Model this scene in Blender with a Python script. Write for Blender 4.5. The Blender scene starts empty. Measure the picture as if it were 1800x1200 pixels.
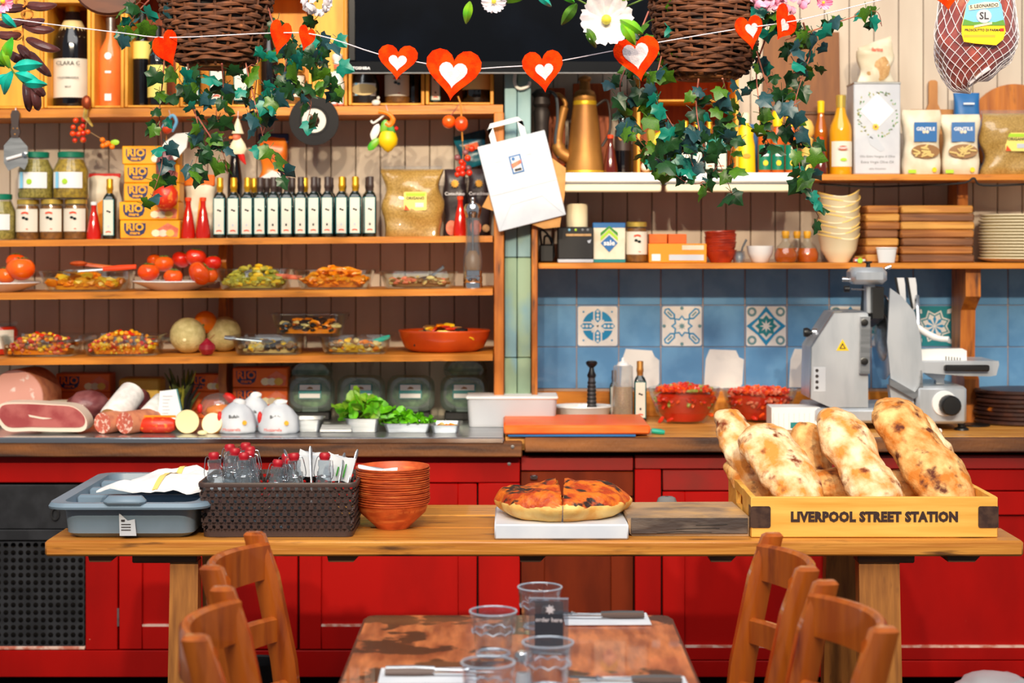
import bpy, bmesh, math, random
from mathutils import Vector, Matrix, noise
PI = math.pi
R = random.Random(11)
SC = bpy.context.scene
COL = SC.collection
# ---------------- camera (image taken as 1800x1200) ----------------
F = 3060.0; CX = 900.0; HY = 420.0; EZ = 1.507
cam = bpy.data.cameras.new('camera'); camo = bpy.data.objects.new('camera', cam); COL.objects.link(camo)
camo.location = (0, 0, EZ); camo.rotation_euler = (PI/2, 0, 0)
cam.sensor_width = 36; cam.lens = F/1800*36; cam.shift_y = -(600-HY)/1800; cam.clip_end = 60
cam.dof.use_dof = True; cam.dof.focus_distance = 4.45; cam.dof.aperture_fstop = 4.0
SC.camera = camo
# ---------------- world and lights ----------------
w = bpy.data.worlds.new('world'); SC.world = w; w.use_nodes = True
bg = w.node_tree.nodes['Background']; bg.inputs[0].default_value = (0.93, 0.96, 1.0, 1); bg.inputs[1].default_value = 0.34
def area(name, loc, target, sx, sy, power, col):
    l = bpy.data.lights.new(name, 'AREA'); l.shape = 'RECTANGLE'; l.size = sx; l.size_y = sy; l.energy = power; l.color = col
    o = bpy.data.objects.new(name, l); COL.objects.link(o); o.location = loc
    o.rotation_euler = (Vector(target)-Vector(loc)).to_track_quat('-Z', 'Y').to_euler(); return o
def spot(name, loc, target, power, col, ang=70, rad=.05, blend=.4):
    l = bpy.data.lights.new(name, 'SPOT'); l.energy = power; l.color = col; l.spot_size = math.radians(ang); l.spot_blend = blend
    l.shadow_soft_size = rad
    o = bpy.data.objects.new(name, l); COL.objects.link(o); o.location = loc
    o.rotation_euler = (Vector(target)-Vector(loc)).to_track_quat('-Z', 'Y').to_euler(); return o
area('skylight', (0, 1.2, 5.6), (0, 5.2, 0.9), 7.0, 3.4, 440, (1.0, .97, .93))
for i, x in enumerate((-1.75, -.6, .65, 1.8)):
    spot('track_spot_%d' % i, (x, -1.4, 4.45), (x*.85, 6.5, 1.55), 1050, (1.0, .83, .60), 36, .09, .7)
SC.view_settings.view_transform = 'Standard'; SC.view_settings.look = 'None'
SC.view_settings.gamma = 1.0; SC.view_settings.use_curve_mapping = False; SC.view_settings.exposure = -0.32
# ---------------- pixel helpers ----------------
def X(px, d): return (px-CX)*d/F
def Z(py, d): return EZ-(py-HY)*d/F
def W(n, d): return n*d/F
def at(px, py, d): return Vector((X(px, d), d, Z(py, d)))
WALL = 6.5
CZ = EZ-(770-HY)*5.75/F            # counter height
TZ = 0.75                          # table height
def cd(py, z=None): return (EZ-(CZ if z is None else z))*F/(py-HY)   # depth of a point standing on the counter
SHY = {0: 192, 1: 422, 2: 515, 3: 630}; SHD = {0: 6.2, 1: 6.2, 2: 6.06, 3: 6.03}
def sz(n, px): return Z(SHY[n]-8*px/870.0, SHD[n])
RZU = Z(306, 6.2); RZL = Z(462, 6.2)
ORD = ['first', 'second', 'third', 'fourth', 'fifth', 'sixth', 'seventh', 'eighth', 'ninth', 'tenth', 'eleventh', 'twelfth', 'thirteenth', 'fourteenth', 'fifteenth', 'sixteenth', 'seventeenth', 'eighteenth', 'nineteenth', 'twentieth']
# ---------------- materials ----------------
def L(c):
    out = []
    for v in c[:3]:
        v /= 255.0
        out.append(v/12.92 if v <= .04045 else ((v+.055)/1.055)**2.4)
    return tuple(out)+(1.0,)
MATS = {}
def mk(name, c, rough=.5, metal=0, c2=None, sc=(8, 8, 8), lo=.42, hi=.6, c3=None, sc3=(5, 5, 5), lo3=.6, hi3=.66, bump=0, bsc=(60, 60, 60), det=4, coat=0, sss=0, emit=None, spec=.5, dist=0):
    m = bpy.data.materials.new(name); m.use_nodes = True; nt = m.node_tree; N = nt.nodes; K = nt.links
    p = N['Principled BSDF']; p.inputs['Base Color'].default_value = L(c); p.inputs['Roughness'].default_value = rough
    p.inputs['Metallic'].default_value = metal; p.inputs['Coat Weight'].default_value = coat; p.inputs['Specular IOR Level'].default_value = spec
    if sss:
        p.inputs['Subsurface Weight'].default_value = sss; p.inputs['Subsurface Radius'].default_value = (.01, .006, .004)
    if emit:
        p.inputs['Emission Color'].default_value = L(emit[0]); p.inputs['Emission Strength'].default_value = emit[1]
    vec = None
    def vector():
        tc = N.new('ShaderNodeTexCoord'); oi = N.new('ShaderNodeObjectInfo'); mu = N.new('ShaderNodeMath'); mu.operation = 'MULTIPLY'; mu.inputs[1].default_value = 17.0
        K.new(oi.outputs['Random'], mu.inputs[0]); ad = N.new('ShaderNodeVectorMath'); ad.operation = 'ADD'
        K.new(tc.outputs['Object'], ad.inputs[0]); K.new(mu.outputs[0], ad.inputs[1]); return ad.outputs[0]
    def nz(scl, detail=det, d=0):
        nonlocal vec
        if vec is None: vec = vector()
        mp = N.new('ShaderNodeMapping'); mp.inputs['Scale'].default_value = scl; K.new(vec, mp.inputs[0])
        n = N.new('ShaderNodeTexNoise'); n.inputs['Scale'].default_value = 1.0; n.inputs['Detail'].default_value = detail; n.inputs['Distortion'].default_value = d
        K.new(mp.outputs[0], n.inputs['Vector']); return n.outputs['Fac']
    def ramp(fac, lo_, hi_):
        r = N.new('ShaderNodeMapRange'); r.inputs['From Min'].default_value = lo_; r.inputs['From Max'].default_value = hi_; K.new(fac, r.inputs['Value']); return r.outputs[0]
    last = None
    for (cc, s_, l_, h_, d_) in ((c2, sc, lo, hi, dist), (c3, sc3, lo3, hi3, 0)):
        if cc is None: continue
        mx = N.new('ShaderNodeMix'); mx.data_type = 'RGBA'; K.new(ramp(nz(s_, det, d_), l_, h_), mx.inputs['Factor'])
        if last is None: mx.inputs['A'].default_value = L(c)
        else: K.new(last, mx.inputs['A'])
        mx.inputs['B'].default_value = L(cc); last = mx.outputs['Result']
    if last is not None: K.new(last, p.inputs['Base Color'])
    if bump:
        b = N.new('ShaderNodeBump'); b.inputs['Strength'].default_value = bump; b.inputs['Distance'].default_value = .004
        K.new(nz(bsc, 3), b.inputs['Height']); K.new(b.outputs[0], p.inputs['Normal'])
    MATS[name] = m; return m
def mglass(name, tint, ior=1.45, rough=.02, extra=0.0, white=None):
    m = bpy.data.materials.new(name); m.use_nodes = True; nt = m.node_tree; N = nt.nodes; K = nt.links
    for n in list(N):
        if n.type != 'OUTPUT_MATERIAL': N.remove(n)
    out = [n for n in N if n.type == 'OUTPUT_MATERIAL'][0]
    t = N.new('ShaderNodeBsdfTransparent'); t.inputs[0].default_value = L(tint)
    g = N.new('ShaderNodeBsdfGlossy'); g.inputs['Roughness'].default_value = rough; g.inputs[0].default_value = (.95, .97, 1, 1)
    lw = N.new('ShaderNodeLayerWeight'); lw.inputs[0].default_value = .5; pw = N.new('ShaderNodeMath'); pw.operation = 'POWER'; pw.inputs[1].default_value = 3.2; K.new(lw.outputs['Facing'], pw.inputs[0])
    ma = N.new('ShaderNodeMath'); ma.operation = 'MULTIPLY_ADD'; ma.inputs[1].default_value = .8; ma.inputs[2].default_value = extra+.03; ma.use_clamp = True; K.new(pw.outputs[0], ma.inputs[0])
    mx = N.new('ShaderNodeMixShader'); K.new(ma.outputs[0], mx.inputs[0]); K.new(t.outputs[0], mx.inputs[1]); K.new(g.outputs[0], mx.inputs[2])
    last = mx.outputs[0]
    if white:
        d = N.new('ShaderNodeBsdfDiffuse'); d.inputs[0].default_value = L(white[0]); m2 = N.new('ShaderNodeMixShader'); m2.inputs[0].default_value = white[1]
        K.new(last, m2.inputs[1]); K.new(d.outputs[0], m2.inputs[2]); last = m2.outputs[0]
    K.new(last, out.inputs[0]); MATS[name] = m; return m
WX = (3, 40, 40); WZ = (40, 40, 3); WY = (40, 3, 40)
mk('wall_paint', (214, 200, 182), .6, c2=(190, 172, 155), sc=(6, 6, 1.5), lo=.35, hi=.75, c3=(160, 140, 122), sc3=(14, 14, 4), lo3=.68, hi3=.8)
mk('wall_dark', (70, 55, 48), .9)
mk('shelf_wood', (222, 140, 40), .45, c2=(190, 108, 26), sc=(4, 50, 50), lo=.35, hi=.7, c3=(120, 62, 18), sc3=(5, 30, 30), lo3=.62, hi3=.75, bump=.2, bsc=(8, 120, 120))
mk('shelf_wood_v', (200, 118, 34), .45, c2=(150, 76, 20), sc=(40, 40, 4), lo=.35, hi=.7, c3=(80, 40, 16), sc3=(30, 30, 6), lo3=.58, hi3=.72, bump=.2, bsc=(120, 120, 8))
mk('crate_wood', (246, 176, 52), .5, c2=(226, 146, 36), sc=(30, 30, 4), lo=.35, hi=.7, bump=.1, bsc=(100, 100, 8))
mk('crate_inside', (176, 84, 26), .6, c2=(140, 58, 18), sc=(30, 30, 4))
mk('table_wood', (212, 146, 62), .4, c2=(178, 108, 38), sc=(3, 60, 60), lo=.35, hi=.68, c3=(92, 56, 26), sc3=(5, 34, 34), lo3=.6, hi3=.72, bump=.35, bsc=(6, 140, 140), coat=.15)
mk('trestle_wood', (186, 120, 52), .5, c2=(140, 84, 34), sc=(60, 60, 3), lo=.35, hi=.68, c3=(70, 46, 26), sc3=(30, 30, 6), lo3=.64, hi3=.76)
mk('batten_wood', (104, 66, 36), .6, c2=(66, 40, 24), sc=(5, 50, 50))
mk('worktop_wood', (222, 160, 76), .45, c2=(184, 116, 46), sc=(4, 30, 60), lo=.35, hi=.7, c3=(84, 50, 28), sc3=(5, 20, 30), lo3=.6, hi3=.78, bump=.25, bsc=(8, 100, 140))
mk('worktop_edge', (150, 92, 44), .5, c2=(64, 40, 30), sc=(2.2, 8, 20), lo=.35, hi=.62, bump=.3, bsc=(140, 60, 60))
mk('red_paint', (168, 4, 0), .5, spec=.2, c2=(144, 2, 0), sc=(5, 5, 2), lo=.4, hi=.7, c3=(226, 150, 120), sc3=(60, 60, 60), lo3=.77, hi3=.8)
mk('red_shaded', (146, 14, 8), .45, c2=(120, 26, 18), sc=(6, 6, 8), lo=.4, hi=.7)  # darker copy of the red, paints the counter's shade on the parts below it
mk('brown_paint', (112, 36, 6), .5, spec=.2, c2=(90, 26, 4), sc=(8, 8, 2))
mk('edge_highlight', (226, 190, 176), .6, c2=(196, 110, 90), sc=(30, 30, 30))  # pale colour for the painted highlight line on the door panels
mk('gap_black', (14, 8, 8), .9)
mk('black_metal', (26, 28, 34), .45, c2=(40, 42, 48), sc=(12, 12, 12))
mk('steel', (190, 194, 198), .28, .9, c2=(168, 172, 176), sc=(6, 60, 60))
mk('steel_dark', (120, 124, 128), .35, .9)
mk('alu', (206, 212, 220), .34, .5, c2=(188, 196, 205), sc=(12, 12, 3))
mk('chrome', (222, 224, 228), .12, 1)
mk('tile_blue', (106, 158, 204), .22, c2=(92, 144, 192), sc=(9, 9, 9), coat=.3)
mk('grout', (176, 150, 134), .8)
mk('tile_white', (228, 226, 224), .4, c2=(205, 205, 206), sc=(14, 14, 14), lo=.5, hi=.75)
mk('print_blue', (20, 136, 190), .35); mk('print_teal', (24, 128, 140), .35); mk('print_grey', (96, 140, 150), .4)
mk('post_blue', (146, 178, 180), .6, c2=(126, 162, 168), sc=(10, 10, 4), c3=(150, 170, 130), sc3=(5, 5, 3), lo3=.55, hi3=.7)
mk('post_green', (150, 176, 146), .6, c2=(134, 162, 136), sc=(10, 10, 4), c3=(120, 160, 170), sc3=(5, 5, 3), lo3=.58, hi3=.7)
mk('floor_mat', (70, 58, 50), .6, c2=(52, 42, 38), sc=(4, 4, 4))
mk('white', (240, 241, 243), .5); mk('white_gloss', (238, 238, 238), .2, coat=.4)
mk('paper', (212, 218, 227), .7, c2=(200, 207, 218), sc=(9, 9, 9))
mk('paper_line', (196, 202, 212), .7)
mk('kraft', (206, 150, 84), .7, c2=(188, 132, 68), sc=(12, 12, 12))
mk('cream', (240, 226, 190), .45); mk('cream_rim', (238, 200, 110), .4)
mk('black', (16, 16, 18), .4); mk('black_gloss', (10, 11, 14), .12, coat=.3); mk('black_soft', (30, 30, 32), .6)
mk('ink', (48, 42, 44), .7); mk('ink_brown', (52, 30, 28), .7); mk('grey', (120, 122, 126), .5)
mk('red', (214, 30, 22), .45); mk('orange_red', (232, 70, 18), .5); mk('burgundy', (166, 14, 34), .45)
mk('felt_red', (250, 62, 8), .95, c2=(240, 44, 6), sc=(40, 40, 40), bump=.4, bsc=(300, 300, 300), spec=.05)
mk('felt_white', (214, 206, 212), .95, c2=(200, 192, 200), sc=(60, 60, 60), bump=.4, bsc=(300, 300, 300), spec=.05)
mk('thread', (226, 214, 226), .8)
mk('yellow', (250, 206, 14), .4); mk('yellow_box', (252, 176, 12), .45, c2=(246, 160, 8), sc=(9, 9, 9)); mk('orange_box', (240, 112, 22), .45, c2=(226, 96, 18), sc=(9, 9, 9))
mk('orange_pack', (250, 150, 20), .45)
mk('navy', (24, 40, 92), .45); mk('blue', (30, 104, 170), .45); mk('blue_pale', (120, 190, 226), .45); mk('teal', (10, 126, 130), .4); mk('green_lid', (8, 120, 92), .4)
mk('green', (50, 140, 40), .5); mk('lime', (170, 214, 40), .5); mk('gold', (224, 168, 40), .3, .6); mk('gold_lid', (222, 190, 90), .3, .6)
mk('orange_plastic', (250, 96, 24), .45, c2=(244, 120, 44), sc=(5, 20, 20)); mk('turquoise', (20, 176, 150), .4)
mk('brass', (176, 122, 56), .48, .5, c2=(140, 92, 42), sc=(6, 6, 3)); mk('brass_bright', (226, 184, 40), .4, .5); mk('iron', (50, 42, 40), .5, .4); mk('copper', (168, 74, 40), .4, .6)
mk('bottle_green', (10, 26, 24), .08, coat=.5); mk('bottle_dark', (14, 14, 20), .08, coat=.5); mk('cap_brown', (62, 48, 46), .45)
mk('label', (228, 222, 208), .6); mk('label_cream', (240, 214, 150), .6); mk('label_yellow', (244, 226, 120), .6)
mk('rose', (238, 138, 70), .1, c2=(224, 112, 48), sc=(6, 6, 3), coat=.5); mk('red_drink', (196, 28, 14), .1, coat=.5); mk('cola', (90, 26, 20), .1, coat=.5)
mk('oil', (226, 160, 20), .1, coat=.5); mk('oil_dark', (176, 92, 16), .1, coat=.5); mk('amber', (200, 90, 20), .12, coat=.5)
mk('olives', (150, 120, 50), .4, c2=(196, 160, 60), sc=(70, 70, 70), lo=.4, hi=.6, bump=.4, bsc=(80, 80, 80)); mk('paste', (150, 96, 40), .5, c2=(120, 74, 30), sc=(60, 60, 60))
mk('capers', (138, 122, 54), .45, c2=(180, 160, 80), sc=(120, 120, 120), lo=.4, hi=.6, bump=.4, bsc=(120, 120, 120))
mk('oregano', (190, 154, 84), .45, c2=(156, 122, 58), sc=(220, 220, 220), lo=.4, hi=.6, bump=1, bsc=(22, 22, 22), coat=1)
mk('pasta', (226, 180, 100), .5, c2=(200, 140, 60), sc=(60, 60, 20), lo=.42, hi=.58)
mk('bag_cream', (232, 222, 200), .5, c2=(216, 202, 174), sc=(12, 12, 12), bump=.3, bsc=(14, 14, 14)); mk('bag_black', (44, 34, 38), .35, c2=(58, 46, 50), sc=(9, 9, 9), bump=.2, bsc=(14, 14, 14))
mk('bag_orange', (244, 110, 26), .3, c2=(250, 140, 40), sc=(12, 12, 12)); mk('bag_teal', (16, 110, 126), .3, c2=(14, 70, 96), sc=(10, 10, 10))
mk('salmon', (236, 130, 96), .5, c2=(220, 100, 70), sc=(40, 40, 40))
mk('tomato', (240, 66, 14), .2, c2=(250, 110, 20), sc=(9, 9, 9), lo=.4, hi=.65, coat=.4); mk('tomato_red', (206, 28, 16), .2, c2=(226, 54, 20), sc=(9, 9, 9), coat=.4); mk('orange_fruit', (250, 130, 16), .4, bump=.3, bsc=(200, 200, 200))
mk('stem_green', (90, 120, 40), .6); mk('stem_brown', (160, 120, 70), .6)
mk('melon', (214, 200, 142), .7, c2=(190, 176, 116), sc=(40, 40, 40), lo=.4, hi=.6, bump=.6, bsc=(120, 120, 120)); mk('onion', (150, 24, 44), .25, c2=(180, 60, 70), sc=(30, 30, 4), coat=.3)
mk('terracotta', (206, 78, 22), .28, c2=(184, 62, 18), sc=(6, 6, 6), coat=.3); mk('terracotta_in', (150, 50, 18), .4)
mk('wood_bowl', (204, 92, 40), .5, c2=(170, 66, 26), sc=(30, 30, 30), lo=.35, hi=.65, c3=(226, 130, 66), sc3=(12, 12, 60), lo3=.55, hi3=.75)
mk('dark_bowl', (176, 50, 20), .35, c2=(140, 36, 16), sc=(20, 20, 20))
mk('gar_peach', (246, 160, 26), .3, coat=.3); mk('gar_artichoke', (176, 166, 70), .35, c2=(206, 190, 60), sc=(40, 40, 40), coat=.3); mk('gar_carrot', (250, 140, 10), .3, coat=.3); mk('gar_brown', (150, 106, 60), .4, coat=.3); mk('gar_cream', (226, 200, 130), .4, coat=.3); mk('gar_black', (40, 34, 34), .3, coat=.3); mk('gar_red', (214, 44, 18), .3, coat=.3); mk('gar_olive', (160, 160, 60), .35, coat=.3); mk('gar_yellow', (250, 200, 40), .35, coat=.3)
mk('ham_fat', (240, 222, 204), .4); mk('ham_meat', (190, 104, 100), .35, c2=(164, 70, 72), sc=(14, 14, 14), c3=(226, 170, 160), sc3=(6, 20, 20), lo3=.68, hi3=.76, coat=.3)
mk('mortadella', (230, 166, 150), .4, c2=(246, 222, 212), sc=(26, 26, 26), lo=.6, hi=.66, coat=.2); mk('salami', (206, 104, 84), .35, c2=(244, 206, 190), sc=(80, 80, 80), lo=.52, hi=.6, coat=.3); mk('salami_skin', (214, 140, 104), .5, c2=(190, 116, 90), sc=(30, 30, 30)); mk('salami_dark', (110, 54, 58), .4, c2=(140, 84, 86), sc=(20, 6, 30), coat=.2)
mk('nduja', (212, 46, 8), .4, c2=(246, 140, 50), sc=(60, 60, 60), lo=.56, hi=.68, coat=.3); mk('mould_white', (240, 238, 236), .7, c2=(220, 218, 216), sc=(40, 40, 40), bump=.4, bsc=(60, 60, 60)); mk('pate', (206, 164, 110), .6, c2=(190, 144, 90), sc=(90, 90, 90))
mk('cheese', (232, 190, 84), .5, c2=(222, 176, 66), sc=(10, 10, 10)); mk('cheese_cut', (238, 226, 176), .5); mk('cheese_pale', (248, 238, 200), .5); mk('cheese_rind', (240, 172, 40), .45)
mk('lettuce', (130, 176, 40), .45, c2=(90, 140, 30), sc=(30, 30, 30)); mk('rocket', (110, 200, 20), .45, c2=(80, 160, 20), sc=(40, 40, 40)); mk('herb', (64, 78, 36), .6, c2=(96, 104, 56), sc=(40, 40, 40)); mk('salad_dark', (150, 184, 130), .5, c2=(96, 140, 90), sc=(40, 40, 40), bump=.6, bsc=(40, 40, 40))
mk('bread', (216, 140, 58), .8, c2=(248, 228, 188), sc=(20, 20, 20), lo=.38, hi=.66, c3=(120, 50, 14), sc3=(22, 22, 22), lo3=.57, hi3=.69, bump=1, bsc=(70, 70, 70), det=8)
mk('bread_gold', (202, 120, 38), .8, c2=(244, 208, 142), sc=(20, 20, 20), lo=.38, hi=.7, c3=(92, 38, 14), sc3=(24, 24, 24), lo3=.555, hi3=.67, bump=1, bsc=(70, 70, 70), det=8)
mk('focaccia_top', (222, 112, 20), .55, c2=(176, 58, 10), sc=(26, 26, 26), lo=.44, hi=.6, c3=(44, 26, 20), sc3=(20, 30, 30), lo3=.55, hi3=.63, bump=1, bsc=(80, 80, 80), det=7); mk('focaccia_side', (240, 200, 120), .6, c2=(226, 160, 70), sc=(16, 16, 16), bump=.4, bsc=(50, 50, 50))
mk('marble', (226, 232, 242), .3, c2=(212, 220, 234), sc=(6, 6, 6), c3=(184, 190, 204), sc3=(4, 9, 9), lo3=.68, hi3=.74)
mk('char_wood', (182, 148, 112), .65, c2=(120, 104, 92), sc=(7, 9, 40), lo=.42, hi=.7, c3=(214, 166, 100), sc3=(5, 6, 3), lo3=.5, hi3=.66, bump=.4, bsc=(60, 60, 120))
mk('pale_wood', (240, 190, 92), .5, c2=(222, 160, 62), sc=(3, 40, 40), lo=.35, hi=.7, bump=.1, bsc=(6, 100, 100)); mk('crate_metal', (62, 42, 38), .5, .3, c2=(84, 60, 50), sc=(40, 40, 40))
mk('board_wood', (190, 128, 66), .55, c2=(150, 92, 44), sc=(30, 30, 4), lo=.35, hi=.7); mk('plank_a', (220, 158, 74), .6, c2=(186, 120, 50), sc=(4, 30, 60)); mk('plank_b', (150, 96, 56), .6, c2=(116, 72, 44), sc=(4, 30, 60)); mk('plank_c', (186, 118, 52), .6, c2=(150, 88, 38), sc=(4, 30, 60))
mk('dark_board', (52, 30, 26), .4, c2=(70, 38, 28), sc=(30, 5, 5), c3=(200, 110, 24), sc3=(3, 14, 3), lo3=.66, hi3=.7)
mk('tray_grey', (118, 140, 160), .4, c2=(110, 130, 148), sc=(6, 6, 6)); mk('basket_brown', (66, 50, 48), .42)
mk('wicker', (120, 70, 40), .7, c2=(76, 46, 32), sc=(30, 30, 30), lo=.35, hi=.65, c3=(160, 96, 52), sc3=(40, 40, 40), lo3=.66, hi3=.75, bump=.4, bsc=(60, 60, 60)); mk('wicker_base', (170, 104, 52), .7, c2=(130, 76, 38), sc=(40, 40, 40))
mk('ivy_dark', (16, 52, 26), .4, c2=(30, 74, 30), sc=(30, 30, 30)); mk('ivy_olive', (74, 118, 20), .4, c2=(46, 84, 18), sc=(30, 30, 30)); mk('ivy_teal', (6, 124, 104), .4, c2=(14, 106, 96), sc=(30, 30, 30)); mk('ivy_slate', (34, 74, 84), .4, c2=(26, 60, 62), sc=(30, 30, 30)); mk('vine', (150, 74, 62), .6, c2=(170, 104, 80), sc=(30, 30, 30))
mk('leaf_bright', (60, 170, 40), .35, c2=(120, 170, 20), sc=(16, 16, 16)); mk('leaf_teal', (10, 150, 130), .35, c2=(20, 176, 160), sc=(16, 16, 16)); mk('petal_white', (226, 220, 226), .7, c2=(206, 200, 212), sc=(50, 50, 50)); mk('petal_pink', (246, 150, 190), .7, c2=(240, 190, 214), sc=(30, 30, 30)); mk('flower_eye', (220, 210, 60), .6)
mk('chili', (66, 34, 36), .35, c2=(90, 46, 44), sc=(14, 14, 14), bump=.5, bsc=(40, 40, 40), coat=.3); mk('rope', (200, 130, 50), .8)
mk('chair_wood', (204, 104, 26), .3, c2=(174, 78, 18), sc=(40, 40, 5), lo=.35, hi=.7, c3=(120, 44, 14), sc3=(24, 24, 4), lo3=.58, hi3=.76, coat=.4)
mk('board_dark', (142, 88, 40), .6, c2=(112, 64, 28), sc=(30, 30, 4), lo=.35, hi=.7); mk('walnut', (104, 54, 30), .35, c2=(78, 38, 22), sc=(6, 6, 30), coat=.3); mk('char_dark', (66, 56, 54), .7, c2=(104, 92, 84), sc=(10, 40, 40), lo=.45, hi=.65, bump=.5, bsc=(30, 60, 120))
mk('rush', (206, 170, 100), .8, c2=(170, 130, 70), sc=(80, 10, 80))
mk('worn_table', (156, 70, 36), .3, c2=(224, 128, 74), sc=(40, 8, 40), lo=.38, hi=.64, c3=(64, 18, 10), sc3=(9, 9, 9), lo3=.53, hi3=.56, coat=.3, det=8); mk('table_edge', (90, 34, 22), .4, c2=(150, 76, 40), sc=(40, 10, 40), lo=.55, hi=.7)
mk('cloth', (240, 241, 244), .9, c2=(226, 228, 234), sc=(12, 12, 12)); mk('cloth_yellow', (244, 206, 120), .9)
mk('screen', (12, 17, 26), .1, c2=(8, 11, 17), sc=(3, 3, 3), spec=.12); mk('tv_plastic', (20, 22, 28), .3, spec=.2)
mk('vinyl', (28, 26, 28), .28); mk('ceramic', (238, 234, 226), .3, coat=.3); mk('stone', (110, 112, 116), .8)
mk('prosc', (150, 30, 16), .28, c2=(196, 70, 34), sc=(14, 14, 14), lo=.48, hi=.66, c3=(232, 170, 110), sc3=(9, 9, 12), lo3=.58, hi3=.7, coat=.5, bump=.4, bsc=(26, 26, 26)); mk('string', (236, 230, 236), .8)
mk('sky_print', (120, 190, 236), .5); mk('hill_print', (90, 150, 50), .5)
mk('pepper_wood', (236, 190, 96), .45); mk('tin', (204, 208, 216), .35, c2=(194, 198, 208), sc=(8, 8, 8))
mglass('glass', (244, 248, 248), 1.45); mglass('glass_amber', (226, 180, 110), 1.45); mglass('film', (246, 248, 250), 1.5, .08, .04, ((240, 244, 250), .05)); mglass('clamshell', (232, 242, 238), 1.5, .1, .05, ((214, 232, 224), .12)); mglass('bottle_clear', (226, 233, 238), 1.5, .04, .09, ((205, 215, 222), .06)); mglass('frost', (226, 230, 236), 1.45, .3, .06, ((226, 230, 238), .55)); mglass('acrylic', (222, 228, 234), 1.5, .03, .10, ((200, 205, 210), .06)); mglass('frost_clear', (236, 238, 238), 1.45, .2, .05, ((226, 228, 230), .2))
mglass('tumbler', (248, 251, 253), 1.52, .03, .04)
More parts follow.
